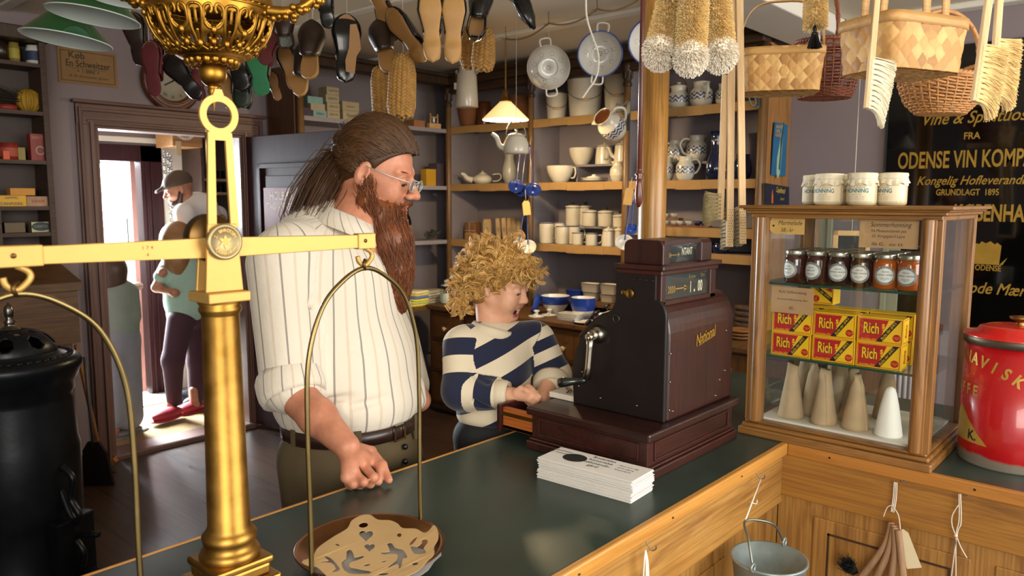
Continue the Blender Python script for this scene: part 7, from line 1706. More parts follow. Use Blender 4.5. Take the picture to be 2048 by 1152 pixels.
# ============================================================ ornate pierced brass lamp bowl
LDp=1.42;L0=P(422,60,LDp);lz_=lambda py:float(P(422,py,LDp)[2]);pxm=LDp/FPX
t=thing('oil_lamp','ornate pierced brass hanging lamp bowl with a ball finial above the scale','lamp',(L0[0],L0[1],lz_(142)))
_o=BR.copy();_o.name='golden_lamp_brass';_o.node_tree.nodes['Color Ramp'].color_ramp.elements[0].color=lin('#8a6222');_o.node_tree.nodes['Color Ramp'].color_ramp.elements[1].color=lin('#b98a38');BRO=_o
pr=[(28,126),(44,122),(64,112),(84,97),(99,80),(109,60),(116,36),(118,14)];pz=np.array([lz_(q[1])for q in pr]);prr=np.array([q[0]*pxm for q in pr]);sp_=np.linspace(0,1,len(pr))
def bw(u,v,off=0):
  r_=np.interp(v,sp_,prr)+off;z=np.interp(v,sp_,pz);a=2*pi*u;return V(L0[0]+r_*math.cos(a),L0[1]+r_*math.sin(a),z)
NM=11
def keep(u,v):
  if v<.3 or v>.9:return True
  q=(u*NM)%1-.5
  for cx_,cy_,a,c_ in((0,.73,.23,.10),(.42,.62,.06,.2),(-.42,.62,.06,.2),(.2,.46,.09,.07),(-.2,.46,.09,.07),(0,.52,.06,.07)):
    if((q-cx_)/a)**2+((v-cy_)/c_)**2<1:return False
  return True
b=MB().grid(lambda u,v:bw(u,v),264,56,keep=keep,wrapu=True);obj('pierced_bowl',b,BRO,t,solid=.003)
b=MB()
for k in range(NM):
  for s_ in(1,-1):
    def sc(pts,r_):b.tube([bw((k+.5+s_*x)/NM,v,.003)for x,v in spline(pts,5)],r_,6)
    sc([(.02,.60),(.15,.60),(.27,.68),(.25,.82),(.1,.86),(.05,.80),(.1,.76)],[.003]*30+[.002]);sc([(.5,.86),(.33,.82),(.33,.6),(.38,.45),(.27,.36),(.12,.40),(.14,.48)],[.003]*30+[.002]);sc([(.0,.3),(.1,.34),(.2,.30),(.3,.31),(.5,.36)],.0028)
  for cx_,v in((0,.58),(.5,.40),(0,.42)):b.ell(bw((k+.5+cx_)/NM,v,.003),(.006,.006,.008),seg=8,rows=6)
for v,r_ in((.24,.003),(.94,.003),(.99,.0045)):b.tube([bw(q,v,.002)for q in np.linspace(0,1,60,endpoint=False)],r_,6,0,True)
for k in range(44):b.ell(bw((k+.5)/44,.97,.002),(.004,.004,.005),seg=6,rows=5)
for k in range(18):b.ell(bw((k+.5)/18,.12,.004),(.008,.008,.010),seg=8,rows=6)
obj('scroll_ornament',b,BRO,t)
b=MB().lathe([(.012,lz_(128)),(30*pxm,lz_(126)),(36*pxm,lz_(121)),(28*pxm,lz_(114)),(0,lz_(114))],40,0,True,T(L0[0],L0[1],0));b.ell((L0[0],L0[1],lz_(146)),27*pxm,seg=32,rows=20);b.lathe([(.010,lz_(171)),(.013,lz_(173)),(.009,lz_(176)),(.011,lz_(182)),(.007,lz_(192)),(.004,lz_(205)),(0,lz_(222))],20,0,True,T(L0[0],L0[1],0));obj('ball_finial',b,BRO,t)
b=MB().lathe([(118*pxm,lz_(14)),(121*pxm,lz_(4)),(118*pxm,lz_(-10)),(104*pxm,lz_(-20)),(40*pxm,lz_(-26)),(.012,lz_(-60)),(.006,lz_(-80)),(.006,ZC)],48,0,True,T(L0[0],L0[1],0));obj('lamp_body',b,BRO,t)
for pl in(((536,22),(575,24),(610,12),(640,-12)),((308,10),(280,2),(255,-12),(230,-34))):
  s3=spline([P(x,y,LDp-.06)for x,y in pl],8);b=MB().tube(s3,np.linspace(.011,.008,len(s3)),8)
  for i in range(0,len(s3),1):
    for q in range(2):b.ell(s3[i]+RNG.normal(size=3)*.005-V(0,0,.006),.0068,seg=8,rows=6)
  obj('arm',b,BRO,t)
  # ============================================================ green enamel lamp shades
GRE=plain('dark_green_enamel','#0e4a1e',.12,0,.05,coat=.5);SHW=plain('pale_grey_enamel','#b4bcb6',.3,0,.03)
def gshade(px,py,d,rx,lab,m,roll,tip):
  p=P(px,py,d);r_=rx/FPX*d;t=thing('lamp_shade',lab,'lamp shade',M=T(*p)@FR(HR,HF,V(0,0,1),V(0,0,0))@RY(roll)@RX(tip))
  b=MB().lathe([(r_,0),(r_*.8,.028),(r_*.26,.095),(r_*.22,.115),(r_*.2,.12),(0,.12)],44);obj('shade_outside',b,m,t,world=False)
  b=MB().lathe([(r_*.99,.0),(r_*.79,.026),(r_*.25,.092),(0,.093)],44);b.torus((0,0,0),r_,.002,None,44,6);obj('shade_inside',b,SHW,t,world=False)
  b=MB().lathe([(.018,.118),(.02,.14),(.012,.16),(.004,.165),(0,.165)],18);obj('socket',b,M['black'],t,world=False)
  q=np.array(MW[t.name]@Vector((0,0,.16)));b=MB().tube([q,V(q[0],q[1],ZC)],.003,6);obj('flex',b,TW,t)
gshade(133,80,2.35,82,'green enamel lamp shade, lowest and leftmost of the cluster',GRE,6,-3);gshade(187,33,2.2,85,'green enamel lamp shade, upper one beside the white shade',GRE,6,-3);gshade(245,-2,2.05,66,'white lamp shade at the top edge beside the green ones',WH,4,-3)
# ============================================================ cast-iron stove, broom and shovel
IR=plain('black_cast_iron','#1c1f24',.36,.55,.3,9,.12,60);ST_=P(30,800,2.85);sz=lambda py:float(P(30,py,2.85)[2]);sm_=2.85/FPX
t=thing('cast_iron_stove','tall black cast-iron stove with a pierced dome and nickel finial','stove',(ST_[0],ST_[1],0));SX=T(ST_[0],ST_[1],0)
q=lambda L_:[(r_*sm_,sz(y))for r_,y in L_]
b=MB().lathe([(.27,0),(.28,.03),(.27,.07),(.23,.1)]+q([(108,1040),(110,900),(106,885),(102,800),(101,790),(106,782),(106,765),(112,757),(120,735),(122,725),(118,716),(106,711),(84,708),(80,702)]),56,0,True,SX);obj('stove_body',b,IR,t)
def dome(u,v):a=u*2*pi;z0_,z1_=sz(704),sz(656);r_=79*sm_*math.cos(v*1.28);return V(ST_[0]+r_*math.cos(a),ST_[1]+r_*math.sin(a),z0_+(z1_-z0_)*math.sin(v*1.45))
b=MB().grid(dome,120,24,wrapu=True,keep=lambda u,v:not(((((u*8)%1-.5)/.26)**2+((v-.42)/.2)**2<1)or(((((u*8+.5)%1-.5)/.2)**2+((v-.78)/.09)**2<1))));obj('pierced_dome',b,IR,t,solid=-.006)
b=MB().lathe(q([(20,656),(10,650),(8,645),(11,641),(6,636),(8,628),(9,618),(7,610),(3,606),(0,600)]),20,0,True,SX);obj('finial',b,plain('dull_nickel_finial','#77736c',.28,1,.2,30),t)
b=MB()
for k in range(40):a=2*pi*k/40;b.ell((ST_[0]+101*sm_*math.cos(a),ST_[1]+101*sm_*math.sin(a),sz(711)+.002),(.012,.012,.007),seg=8,rows=5)
obj('rim_ornament',b,IR,t)
dx_=nrm(HR*.95-HF*.3);b=MB()
for pl in(((0,.62),(.05,.58),(.035,.5),(.07,.44),(.03,.38)),((.02,.36),(.08,.30),(.06,.2),(.09,.12)),((-.02,.55),(.02,.45),(.05,.4),(.03,.3))):b.tube(spline([V(*ST_[:2],0)+dx_*(.205+x)+V(0,0,z)for x,z in pl],6),.013,8)
b.cbox((0,0,0),(.05,.16,.30),0,FR(dx_,np.cross(V(0,0,1),dx_),V(0,0,1),V(*ST_[:2],.28)+dx_*.235));obj('fire_door',b,IR,t,bevel=.006)
for z in(.36,.22):b=MB().cyl(V(*ST_[:2],z)+dx_*.26,V(*ST_[:2],z+.02)+dx_*.36,.012,None,12);obj('door_handle',b,IR,t)
b=MB().cyl(ony(152,690,4.55),ony(207,938,4.66),.011,None,10);t=thing('broom','broom with a brown wooden handle leaning beside the doorway','broom',ony(207,938,4.66));obj('handle',b,wood('broom_wood','#7a4d24','#a06a34','z',1,.5),t)
e=ony(209,935,4.66);b=MB().cbox((0,0,0),(.16,.045,.03),0,T(*e)@RZ(-40)@RY(-35));hd=obj('broom_head',b,D.materials['broom_wood'],t);n=700;s=RNG.random((n,1))-.5
base=e+V(.1,-.08,-.055)*s+V(.0,0,-.01);b=MB().strands(np.stack([base,base+V(.03,-.02,-.05),base+V(.05,-.03,-.09)+RNG.normal(size=(n,3))*.012],1),.002,.0014);obj('bristles',b,plain('dark_broom_hair','#1a120c',.8),hd)
e=ony(190,930,4.5);t=thing('coal_shovel','black coal shovel standing on edge beside the stove','shovel',(e[0],e[1],0));b=MB().tube([e+V(-.02,0,.62),e+V(0,0,.05)],.009,8);obj('handle',b,plain('grey_iron_rod','#55565a',.5,.5),t)
SV=FR(HR,HF,V(0,0,1),V(e[0],e[1],.004));b=MB().prism([(-.06,.0),(.1,.0),(.07,.19),(.03,.25),(-.03,.25),(-.06,.2)],-.01,.01,0,SV@RX(90));obj('blade',b,M['black'],t)
# ============================================================ people: smooth solids -> one continuous mesh each
def C_(a,b,ra,rb=None,k=.02,op=1):return('c',np.asarray(a,float),np.asarray(b,float),ra,ra if rb is None else rb,k,op)
def E_(c,r,R=None,k=.02,op=1):return('e',np.asarray(c,float),np.asarray(r if hasattr(r,'__len__')else(r,r,r),float),np.eye(3)if R is None else np.asarray(R,float),None,k,op)
def sd(pm,X):
  if pm[0]=='c':
    _,a,b,ra,rb,k,op=pm;ab=b-a;h=np.clip(((X-a)@ab)/max(ab@ab,1e-9),0,1);return np.linalg.norm(X-a-h[...,None]*ab,axis=-1)-(ra+(rb-ra)*h)
  _,c,r,R,_n,k,op=pm;q=(X-c)@R;k0=np.linalg.norm(q/r,axis=-1);k1=np.linalg.norm(q/(r*r),axis=-1)+1e-9;return k0*(k0-1)/k1
def bb(pm):
  if pm[0]=='c':return np.minimum(pm[1]-pm[3],pm[2]-pm[4]),np.maximum(pm[1]+pm[3],pm[2]+pm[4])
  m=np.abs(pm[3])@pm[2];return pm[1]-m,pm[1]+m
def smesh(pr,res):
  B=[bb(q)for q in pr if q[6]>0];lo=np.min([q[0]for q in B],0)-3*res;hi=np.max([q[1]for q in B],0)+3*res
  n=np.ceil((hi-lo)/res).astype(int)+1;F=np.full(n,.05,np.float32)
  for pm in pr:
    k=pm[5];l,h=bb(pm);i0=np.clip(((l-k-2*res-lo)/res).astype(int),0,n);i1=np.clip(((h+k+2*res-lo)/res).astype(int)+2,0,n)
    if(i1<=i0).any():continue
    sl=tuple(slice(a,b)for a,b in zip(i0,i1));g=np.stack(np.meshgrid(*[lo[j]+res*np.arange(i0[j],i1[j])for j in range(3)],indexing='ij'),-1);d=sd(pm,g).astype(np.float32);f=F[sl]
    if pm[6]>0:t=np.clip(.5+.5*(f-d)/k,0,1);F[sl]=f*(1-t)+d*t-k*t*(1-t)
    else:t=np.clip(.5-.5*(f+d)/k,0,1);F[sl]=f*(1-t)-d*t+k*t*(1-t)
  s=F<0;c=np.zeros(n-1,np.int8);co=[(i,j,k)for i in(0,1)for j in(0,1)for k in(0,1)]
  for i,j,k in co:c+=s[i:n[0]-1+i,j:n[1]-1+j,k:n[2]-1+k]
  A=np.argwhere((c>0)&(c<8));idx=np.full(n-1,-1,np.int32);idx[tuple(A.T)]=np.arange(len(A));P0=np.zeros((len(A),3));w=np.zeros(len(A))
  val={q:F[A[:,0]+q[0],A[:,1]+q[1],A[:,2]+q[2]]for q in co}
  for q in co:
    for ax in range(3):
      if q[ax]:continue
      r=list(q);r[ax]=1;r=tuple(r);a,b=val[q],val[r];m=(a<0)!=(b<0);t=np.where(m,a/(a-b+1e-12),0);p=np.tile(np.array(q,float),(len(A),1));p[:,ax]+=t;P0[m]+=p[m];w[m]+=1
  v=lo+res*(A+P0/w[:,None]);fs=[]
  for ax in range(3):
    b1,b2=(ax+1)%3,(ax+2)%3;a=np.take(s,range(n[ax]-1),ax);b=np.take(s,range(1,n[ax]),ax);e=np.argwhere(a!=b);ok=(e[:,b1]>0)&(e[:,b2]>0)&(e[:,b1]<n[b1]-1)&(e[:,b2]<n[b2]-1);e=e[ok];ins=a[tuple(e.T)]
    qd=[]
    for u,w2 in((-1,-1),(0,-1),(0,0),(-1,0)):g=e.copy();g[:,b1]+=u;g[:,b2]+=w2;qd.append(idx[tuple(g.T)])
    qd=np.stack(qd,1);qd[~ins]=qd[~ins][:,::-1];fs.append(qd)
  return v,np.concatenate(fs)
def solid(name,pr,res,mats,parent,attr=None):
  v,f=smesh(pr,res);b=MB().add(v,f)
  if attr:b.attr={k_:fn(v)for k_,fn in attr.items()}
  return obj(name,b,mats,parent)
def skin(name,c1,lip):
  t=NT(name);at=t.n('Attribute',attribute_name='lip');f=t.noise(t.obj(),34,3);col=t.ramp(f,[(.3,c1[0]),(.7,c1[1])]);t.set(col=t.mix(at.outputs['Fac'],col,lip),rough=.46,sub=.12,subs=.01,spec=.4);t.bump(t.noise(t.obj(),420,2),.06,.0006);return t.m
def hair(name,a,b,sc=60):
  t=NT(name);g_=t.n('NewGeometry');t.set(col=t.ramp(t.math('MULTIPLY_ADD',t.noise(t.obj(),sc,2),.35,t.math('MULTIPLY',g_.outputs['Random Per Island'],.65)),[(.12,a),(.85,b)]),rough=.42,spec=.4);return t.m
def head(Mh,s,mouth=0):
  X=np.array(Mh);R=X[:3,:3];G=lambda x,y,z:R@V(x,y,z)*s+X[:3,3];e=lambda c,r,k=.012,op=1,Rr=None:E_(G(*c),np.array(r)*s,R if Rr is None else R@Rr,k,op);cp=lambda a,b,ra,rb=None,k=.012,op=1:C_(G(*a),G(*b),ra*s,None if rb is None else rb*s,k,op)
  L=[e((-.014,0,.036),(.098,.076,.088)),e((.03,0,-.03),(.062,.058,.086),.03),cp((.062,-.012,-.1),(.062,.012,-.1),.022,None,.025)]
  for q in(1,-1):
    L+=[cp((-.005,q*.056,-.045),(.052,q*.02,-.098),.018,None,.025),e((.062,q*.036,-.03),(.026,.024,.026),.02),cp((.086,q*.012,.022),(.07,q*.045,.02),.009,None,.014),e((.093,q*.031,.0),(.016,.016,.011),.01,-1)]
  nx=-.010 if mouth else 0
  L+=[cp((.091+nx*.3,0,.010),(.112+nx,0,-.026),.0075,.011+nx*.1,.010),e((.116+nx,0,-.031),(.0125+nx*.15,.0125,.0105),.008)]
  if mouth:L+=[e((.058,q*.036,-.05),(.030,.026,.03),.02)for q in(1,-1)]
  for q in(1,-1):
    L+=[e((.103+nx*.8,q*.012,-.036),(.010,.008,.008),.006),e((.0815,q*.031,.0),(.0135,.0145,.0125),.004)]
    Re=np.array(RY(14).to_3x3());L+=[e((-.008,q*.077,-.004),(.019,.009,.033),.006,1,Re),e((-.002,q*.086,-.001),(.010,.007,.019),.004,-1,Re),cp((-.004,q*.079,-.030),(.0,q*.077,-.034),.007,None,.005)]
  if mouth:L+=[e((.09,0,-.0575),(.010,.026,.007),.008),e((.078,0,-.100),(.015,.022,.008),.01),e((.096,0,-.078),(.028,.0225,.0155),.004,-1)]
  else:L+=[e((.0935,0,-.0610),(.0105,.023,.0058),.006),e((.091,0,-.0735),(.011,.020,.007),.006),cp((.104,-.02,-.067),(.104,.02,-.067),.0016,None,.002,-1)]
  return L,G,R
def lipf(G,s,zs,rad=.011):
  pts=[G(x,y,z)for x,z in zs for y in(-.017,-.010,-.003,.003,.010,.017)]
  return lambda v:np.clip(1.5-np.min([np.linalg.norm(v-q,axis=1)for q in pts],0)/(rad*s),0,1)*.75
def hand_prims(W,K,tips,r=.0095,thumb=None,k=.006):
  L=[C_(W,(K[0]+K[1])/2,r*1.7,r*1.35,.014),C_(W,(K[2]+K[3])/2,r*1.7,r*1.3,.014)]
  for i in range(4):
    ch=[K[i]]+[np.asarray(q,float)for q in tips[i]];L.append(C_(W+(K[i]-W)*.4,K[i],r*1.15,r*1.2,.010))
    for a,b_,s in zip(ch[:-1],ch[1:],(1.05,.97,.86)):L.append(C_(a,b_,r*s,r*s*.93,k))
  if thumb:
    for a,b_,s in zip(thumb[:-1],thumb[1:],(1.5,1.18,1.0)):L.append(C_(a,b_,r*s,r*s*.86,k))
  return L
  # ------------------------------------------------------------ bearded man behind the counter
MD=2.08;Q=lambda x,y,dd=0:P(x,y,MD+dd)
SK=skin('man_skin',('#b5765a','#c98a6c'),'#b25f55');HB=hair('brown_hair','#2c1a0d','#5c3d20');BD=hair('auburn_beard','#4d260f','#85491f')
man=thing('person','bearded man with a ponytail in a striped cream shirt, leaning a fist on the counter','person',(Q(700,900)[0],Q(700,900)[1],0))
fx=nrm(HR*.985-HF*.17);pt=math.radians(15);hx=fx*math.cos(pt)-V(0,0,math.sin(pt));hy=np.cross(V(0,0,1),fx);hz=np.cross(hx,hy)
MHd=FR(hx,hy,hz,Q(753,346));hs=1.06;L,G,R=head(MHd,hs)
bf=nrm(HR*.85-HF*.5);bl=np.cross(V(0,0,1),bf);BRm=np.stack([bf,bl,V(0,0,1)],1)
L+=[C_(G(-.03,0,-.06),Q(712,470),.058,.066,.03),C_(Q(712,470),Q(690,860),.09,.12,.05),C_(Q(620,520,-.12),Q(735,505,.14),.06,None,.04)]
sh,el,wr=Q(560,530,-.17),Q(582,780,-.23),P(694,893,1.715)
L+=[C_(sh,el,.048,.046,.03),C_(el,(el+wr)/2,.047,.042,.02),C_((el+wr)/2,wr,.042,.029,.02),C_(Q(745,520,.17),Q(800,740,.2),.05,.045,.03),C_(Q(800,740,.2),Q(838,800,.12),.045,.035,.02)]
hp=lambda x,y,z:onz(x,y,z)
K=[hp(741,917,.998),hp(728,932,.994),hp(709,946,.989),hp(692,955,.982)]
tp=[[hp(762,938,.984),hp(757,962,.962),hp(742,962,.962)],[hp(748,955,.980),hp(741,968,.962),hp(728,965,.962)],[hp(727,964,.975),hp(720,970,.961),hp(710,966,.962)],[hp(707,968,.970),hp(702,971,.960),hp(695,967,.962)]]
L+=hand_prims(wr,K,tp,.0102,[wr+(K[0]-wr)*.35+V(.01,.012,0),hp(742,903,1.004),hp(765,930,.990),hp(778,960,.965)])
b0=solid('body',L,.0031,SK,man,{'lip':lipf(G,hs,((.1,-.061),(.098,-.0735)),.008)})
th=nrm(hp(778,960,.965)-hp(765,930,.990));b=MB().ell(hp(778,960,.965)-th*.003+V(0,0,.0062),(.006,.004,.0016),0,RZ(-48));obj('thumb_nail',b,plain('nail','#d3a18c',.3,0,.03),b0)
b=MB()
for q in(1,-1):b.ell(G(.082,q*.031,-.0045),.0112*hs);b.tube(spline([G(.0905,q*.020,-.0045),G(.0955,q*.031,-.0075),G(.0905,q*.042,-.0055)],5),.0011,5)
obj('eyes',b,plain('eye_dark','#3c2e28',.1,0,0),b0)
cx_=Q(676,640);TC_=lambda v:np.arctan2((v-cx_)@bl,(v-cx_)@bf)
SHP=[E_(Q(672,575),(.165,.205,.16),BRm,.06),E_(Q(690,735),(.183,.205,.20),BRm,.08),E_(Q(700,800),(.178,.20,.11),BRm,.05),C_(Q(585,505,-.14),Q(742,490,.14),.078,None,.06),C_(Q(680,450,0),Q(695,490,0),.055,.075,.04),C_(sh,el+V(0,0,.012),.082,.071,.035),C_(Q(745,520,.17),Q(812,770,.2),.08,.07,.04),C_(Q(826,775,.05),Q(832,800,.04),.03,.028,.02),C_(Q(592,470,-.05),Q(640,430,0),.05,None,.05)]
SHP+=[E_(G(.02,0,-.10),(.075,.07,.05),R,.02,-1)]
SHP+=[C_(Q(x0,y0,d0_),Q(x1,y1,d1),.006,None,.016,o_)for x0,y0,d0_,x1,y1,d1,o_ in((625,600,-.21,560,690,-.24,-1),(540,560,-.24,560,640,-.25,-1),(640,800,-.19,760,790,-.19,-1),(650,690,-.21,780,705,-.15,-1),(700,815,-.19,800,790,-.13,-1),(560,720,-.31,610,700,-.28,-1))]
ea=nrm(el-sh);e1=nrm(np.cross(ea,HF));e2=np.cross(ea,e1)
def stripe(v):
  ds=sd(SHP[5],v);dt_=np.minimum(sd(SHP[0],v),sd(SHP[1],v));s1=TC_(v)*.19/.066;s2=np.arctan2((v-sh)@e2,(v-sh)@e1)*.075/.062
  return np.where(ds<dt_,s2,s1)
t_=NT('cream_striped_linen');at=t_.n('Attribute',attribute_name='stripe');fr=t_.math('FRACT',at.outputs['Fac']);d1=t_.math('ABSOLUTE',t_.math('SUBTRACT',fr,.5));line=t_.math('LESS_THAN',d1,.035);d2=t_.math('ABSOLUTE',t_.math('SUBTRACT',t_.math('FRACT',t_.math('ADD',at.outputs['Fac'],.5)),.5));l2=t_.math('LESS_THAN',d2,.05)
c_=t_.mix(t_.math('MULTIPLY',l2,.35),'#d9cfbd','#b89c78');c_=t_.mix(t_.math('MULTIPLY',line,.8),c_,'#77706a');t_.set(col=c_,rough=.85,sheen=.2);t_.bump(t_.math('ADD',t_.noise(t_.obj(),24,3),t_.math('MULTIPLY',t_.noise(t_.obj(),500,2),.12)),.35,.008)
shirt=solid('shirt',SHP,.005,t_.m,man,{'stripe':stripe})
def fwd_ring(c,ax,r,w,th_,x_):
  z=nrm(ax);x=nrm(x_-z*(x_@z));y=np.cross(z,x);b=MB().lathe([(r-th_,-w/2),(r,-w/2-.003),(r+th_,-w*.3),(r+th_*1.1,0),(r+th_,w*.3),(r+.002,w/2+.002),(r-th_*1.5,w/2-.004)],36,0,True,FR(x,y,z,c));return b
b=fwd_ring(el+V(0,0,.012),ea+nrm(wr-el)*.55,.0745,.066,.007,HR);b.attr={'stripe':np.arctan2((b.v[0]-el)@e2,(b.v[0]-el)@e1)*1.7};obj('rolled_cuff',b,t_.m,shirt)
colr=[];na=nrm(G(-.03,0,-.07)-Q(700,500));nx_=nrm(bf-na*(bf@na));ny_=np.cross(na,nx_)
for q in np.linspace(-2.8,2.8,44):
  n_=-nx_*math.cos(q)+ny_*math.sin(q);cN=Q(710,455);fr_=max(0,abs(q)-1.3);colr.append([cN+n_*.084+na*(.036-.020*fr_),cN+n_*.096+na*(.034-.022*fr_),cN+n_*(.128+.004*fr_)+na*(-.010-.030*fr_)])
b=MB().loft(colr,closed=False,caps=False);vv_=np.concatenate(b.v);b.attr={'stripe':TC_(vv_)*2.4};obj('collar',b,t_.m,shirt,solid=.003)
OL_=plain('olive_brown_twill','#57492f',.85,0,.12,16,.25,220)
TR_=[E_(Q(705,890),(.165,.185,.13),BRm,.05),C_(Q(650,925,-.06),V(*Q(652,930,-.05)[:2],.08),.118,.085,.05),C_(Q(765,925,.08),V(*Q(762,930,.09)[:2],.08),.115,.085,.05),C_(Q(598,905,-.1),Q(602,990,-.1),.02,.02,.05)]
tr=solid('trousers',TR_,.008,OL_,man)
WB=FR(bf,bl,V(0,0,1),Q(702,842));rg=lambda r_,z,n=60:[(r_*.171*math.cos(a),r_*.190*math.sin(a),z)for a in np.linspace(0,2*pi,n,endpoint=False)]
b=MB().loft([rg(1,-.018),rg(1.025,-.018),rg(1.025,.018),rg(1,.018)],caps=False,M=WB);bt=obj('belt',b,plain('dark_brown_belt','#2e1c14',.4,0,.1,coat=.2),man)
b=MB();bu=.18;
for a in((-.021,.021,.016,.021),(-.021,.021,-.021,-.016),(-.021,-.016,-.021,.021),(.016,.021,-.021,.021)):b.box(.176,.182,a[0],a[1],a[2],a[3],0,WB@RZ(-4))
obj('belt_buckle',b,NICK,bt)
for a in(-42,25,-95):b=MB().box(.178 if abs(a)<60 else .186,.186 if abs(a)<60 else .196,-.008,.008,-.042,.024,0,WB@RZ(a));obj('belt_loop',b,OL_,tr)
for i in range(2):b=MB().ell(np.array(WB@Vector((.178,.01,-.045-.04*i))),(.008,.008,.008));obj('fly_button',b,KNOB,tr)
for q,c in(('l',Q(652,930,-.05)),('r',Q(762,930,.09))):b=MB().ell(V(c[0],c[1],.045)+bf*.06,(.15,.055,.045),0,RZ(math.degrees(math.atan2(bf[1],bf[0]))));obj('shoe',b,LEB,man)
cE=lambda c,r,k=.02,op=1:E_(G(*c),np.array(r)*hs,R,k,op)
tie=Q(684,320,.02)
HS=[cE((-.014,0,.044),(.106,.084,.096)),C_(G(-.07,0,.03),tie,.055,.028,.03),C_(G(-.06,0,-.03),G(-.075,0,-.055),.045,.035,.03),cE((.094,0,-.043),(.105,.14,.115),.006,-1),cE((-.003,.085,-.01),(.024,.03,.036),.004,-1),cE((-.003,-.085,-.01),(.024,.03,.036),.004,-1)]
pt_=[tie,Q(668,345,.02),Q(648,378,.0),Q(630,410,-.02),Q(612,445,-.03)];rr_=[.022,.036,.040,.032,.010]
HS+=[C_(a,b_,r1,r2,.02)for a,b_,r1,r2 in zip(pt_[:-1],pt_[1:],rr_[:-1],rr_[1:])]
ho=solid('hair',HS,.004,HB,man)
b=MB();b.torus(tie,.02,.008,FR(V(0,0,1),nrm(HF),nrm(HR),V(0,0,0))@RX(20),18,8);obj('hair_tie',b,M['black'],ho)
n=2600;th0=RNG.uniform(-2.15,2.15,n);x0=np.interp(np.abs(th0),[0,.7,1.2,1.55,1.8,2.15],[.100,.096,.074,.034,-.010,-.035])-RNG.random(n)**1.6*.11;sq=np.sqrt(np.clip(1-((x0+.014)/.113)**2,.03,1));st=np.stack([x0,np.sin(th0)*.089*sq,.043+.106*np.cos(th0)*sq],1);st=st[((st[:,0]-.094)/.105)**2+(st[:,1]/.14)**2+((st[:,2]+.043)/.115)**2>1.0];n=len(st);tl_=(np.array(MHd.inverted())@np.append(tie,1))[:3]/hs;S_=np.linspace(0,1,11);c0_=V(-.014,0,.043);er=V(.113,.090,.106)
P_=[]
for s in S_:
  q=(st-c0_)/er*(1-s)+((tl_-c0_)/er)[None]*s;u0=(st-c0_)/er*V(0,1,1)+V(0,0,.25);q=q+u0/(np.linalg.norm(u0,axis=1)[:,None]+1e-6)*(3.2*s*(1-s));nq=np.linalg.norm(q,axis=1)[:,None];rad=1.0+.05*s+RNG.normal(size=(n,1))*.008;P_.append(np.where(nq>.01,q/nq,q)*(rad*(1-s**4)+np.linalg.norm((tl_-c0_)/er)*s**4)*er+c0_)
Lh=np.stack(P_,1);Lh=Lh*hs@R.T+np.array(MHd)[:3,3];keepm=np.ones(n,bool)
b=MB().strands(Lh,.0014,.0010,4)
n2=900;u=RNG.normal(size=(n2,1,3))*.0145;pp=spline(pt_+[Q(606,462,-.03)],4);wv=np.interp(np.linspace(0,1,len(pp)),[0,.15,.5,.8,1],[.8,1.7,1.9,1.6,.7]);b.strands(pp[None]+u*wv[None,:,None],.0012,.0007,3)
n3=60;f0=Lh[RNG.integers(0,n,n3)][:,::2];b.strands(f0+RNG.normal(size=(n3,1,3))*.006+np.cumsum(RNG.normal(size=f0.shape)*.0018,1),.0004,.0002);obj('hair_strands',b,HB,ho)
bp=[Q(766,425,-.01),Q(779,480,-.01),Q(790,540,-.01),Q(797,590,-.01),Q(801,628,-.01)];br_=[.052,.055,.044,.025,.005]
BS=[C_(a,b_,r1,r2,.03)for a,b_,r1,r2 in zip(bp[:-1],bp[1:],br_[:-1],br_[1:])]
for q in(1,-1):BS+=[C_(G(.004,q*.066,-.012),G(.012,q*.060,-.07),.012,.022,.02),C_(G(.012,q*.06,-.07),G(.055,q*.03,-.115),.024,.026,.02)]
BS+=[cE((.088,0,-.068),(.032,.03,.026),.012,-1)]
be=solid('beard',BS,.004,BD,man)
n=2600;ti=RNG.random((n,1))**.8;sd_=RNG.normal(size=(n,3));sd_/=np.linalg.norm(sd_,axis=1)[:,None];pb=spline(bp,6);kk=np.linspace(0,1,12);Lb=[]
for s in kk:
  w=np.clip(ti[:,0]*.55+s*.42,0,1)*(len(pb)-1);i_=w.astype(int).clip(0,len(pb)-2);c=pb[i_]+(pb[i_+1]-pb[i_])*(w-i_)[:,None];rw=np.interp(w/(len(pb)-1),np.linspace(0,1,5),br_);ph=RNG.random()*0;Lb.append(c+sd_*(rw*1.10+.002)[:,None]+.0045*np.stack([np.sin(9*s+40*ti[:,0]),np.cos(8*s+31*ti[:,0]),0*ti[:,0]],1))
b=MB().strands(np.stack(Lb,1),.0011,.0006)
n=1300;q=RNG.choice([1,-1],n);t0=RNG.random(n);rt=np.stack([np.interp(t0,[0,.5,1],[.004,.012,.066]),q*np.interp(t0,[0,.5,1],[.080,.084,.045]),np.interp(t0,[0,.5,1],[-.012,-.06,-.115])],1)+RNG.normal(size=(n,3))*V(.010,.003,.008);rt=rt*hs@R.T+np.array(MHd)[:3,3]
b.strands(np.stack([rt+V(0,0,-.05*s)+(Q(785,480,-.01)-rt)*.25*s+.004*np.sin(8*s+20*t0)[:,None]*HR for s in np.linspace(0,1,8)],1),.0012,.0007)
obj('beard_strands',b,BD,be)
n=150;y=RNG.uniform(-.03,.03,n);rt=np.stack([.108-6*y*y,y,np.full(n,-.048)],1);en=rt+np.stack([-.012+0*y,y*.35,-.012-.2*np.abs(y)],1)+RNG.normal(size=(n,3))*.002;f2=lambda a:a*hs@R.T+np.array(MHd)[:3,3];b=MB().strands(np.stack([f2(rt),f2((rt+en)/2+V(.004,0,0)),f2(en)],1),.0013,.0008);obj('moustache',b,BD,man);b=MB();n=70;y=RNG.uniform(.014,.045,n)*RNG.choice([1,-1],n);rt=np.stack([.094-5*y*y,y,.021+0*y],1)
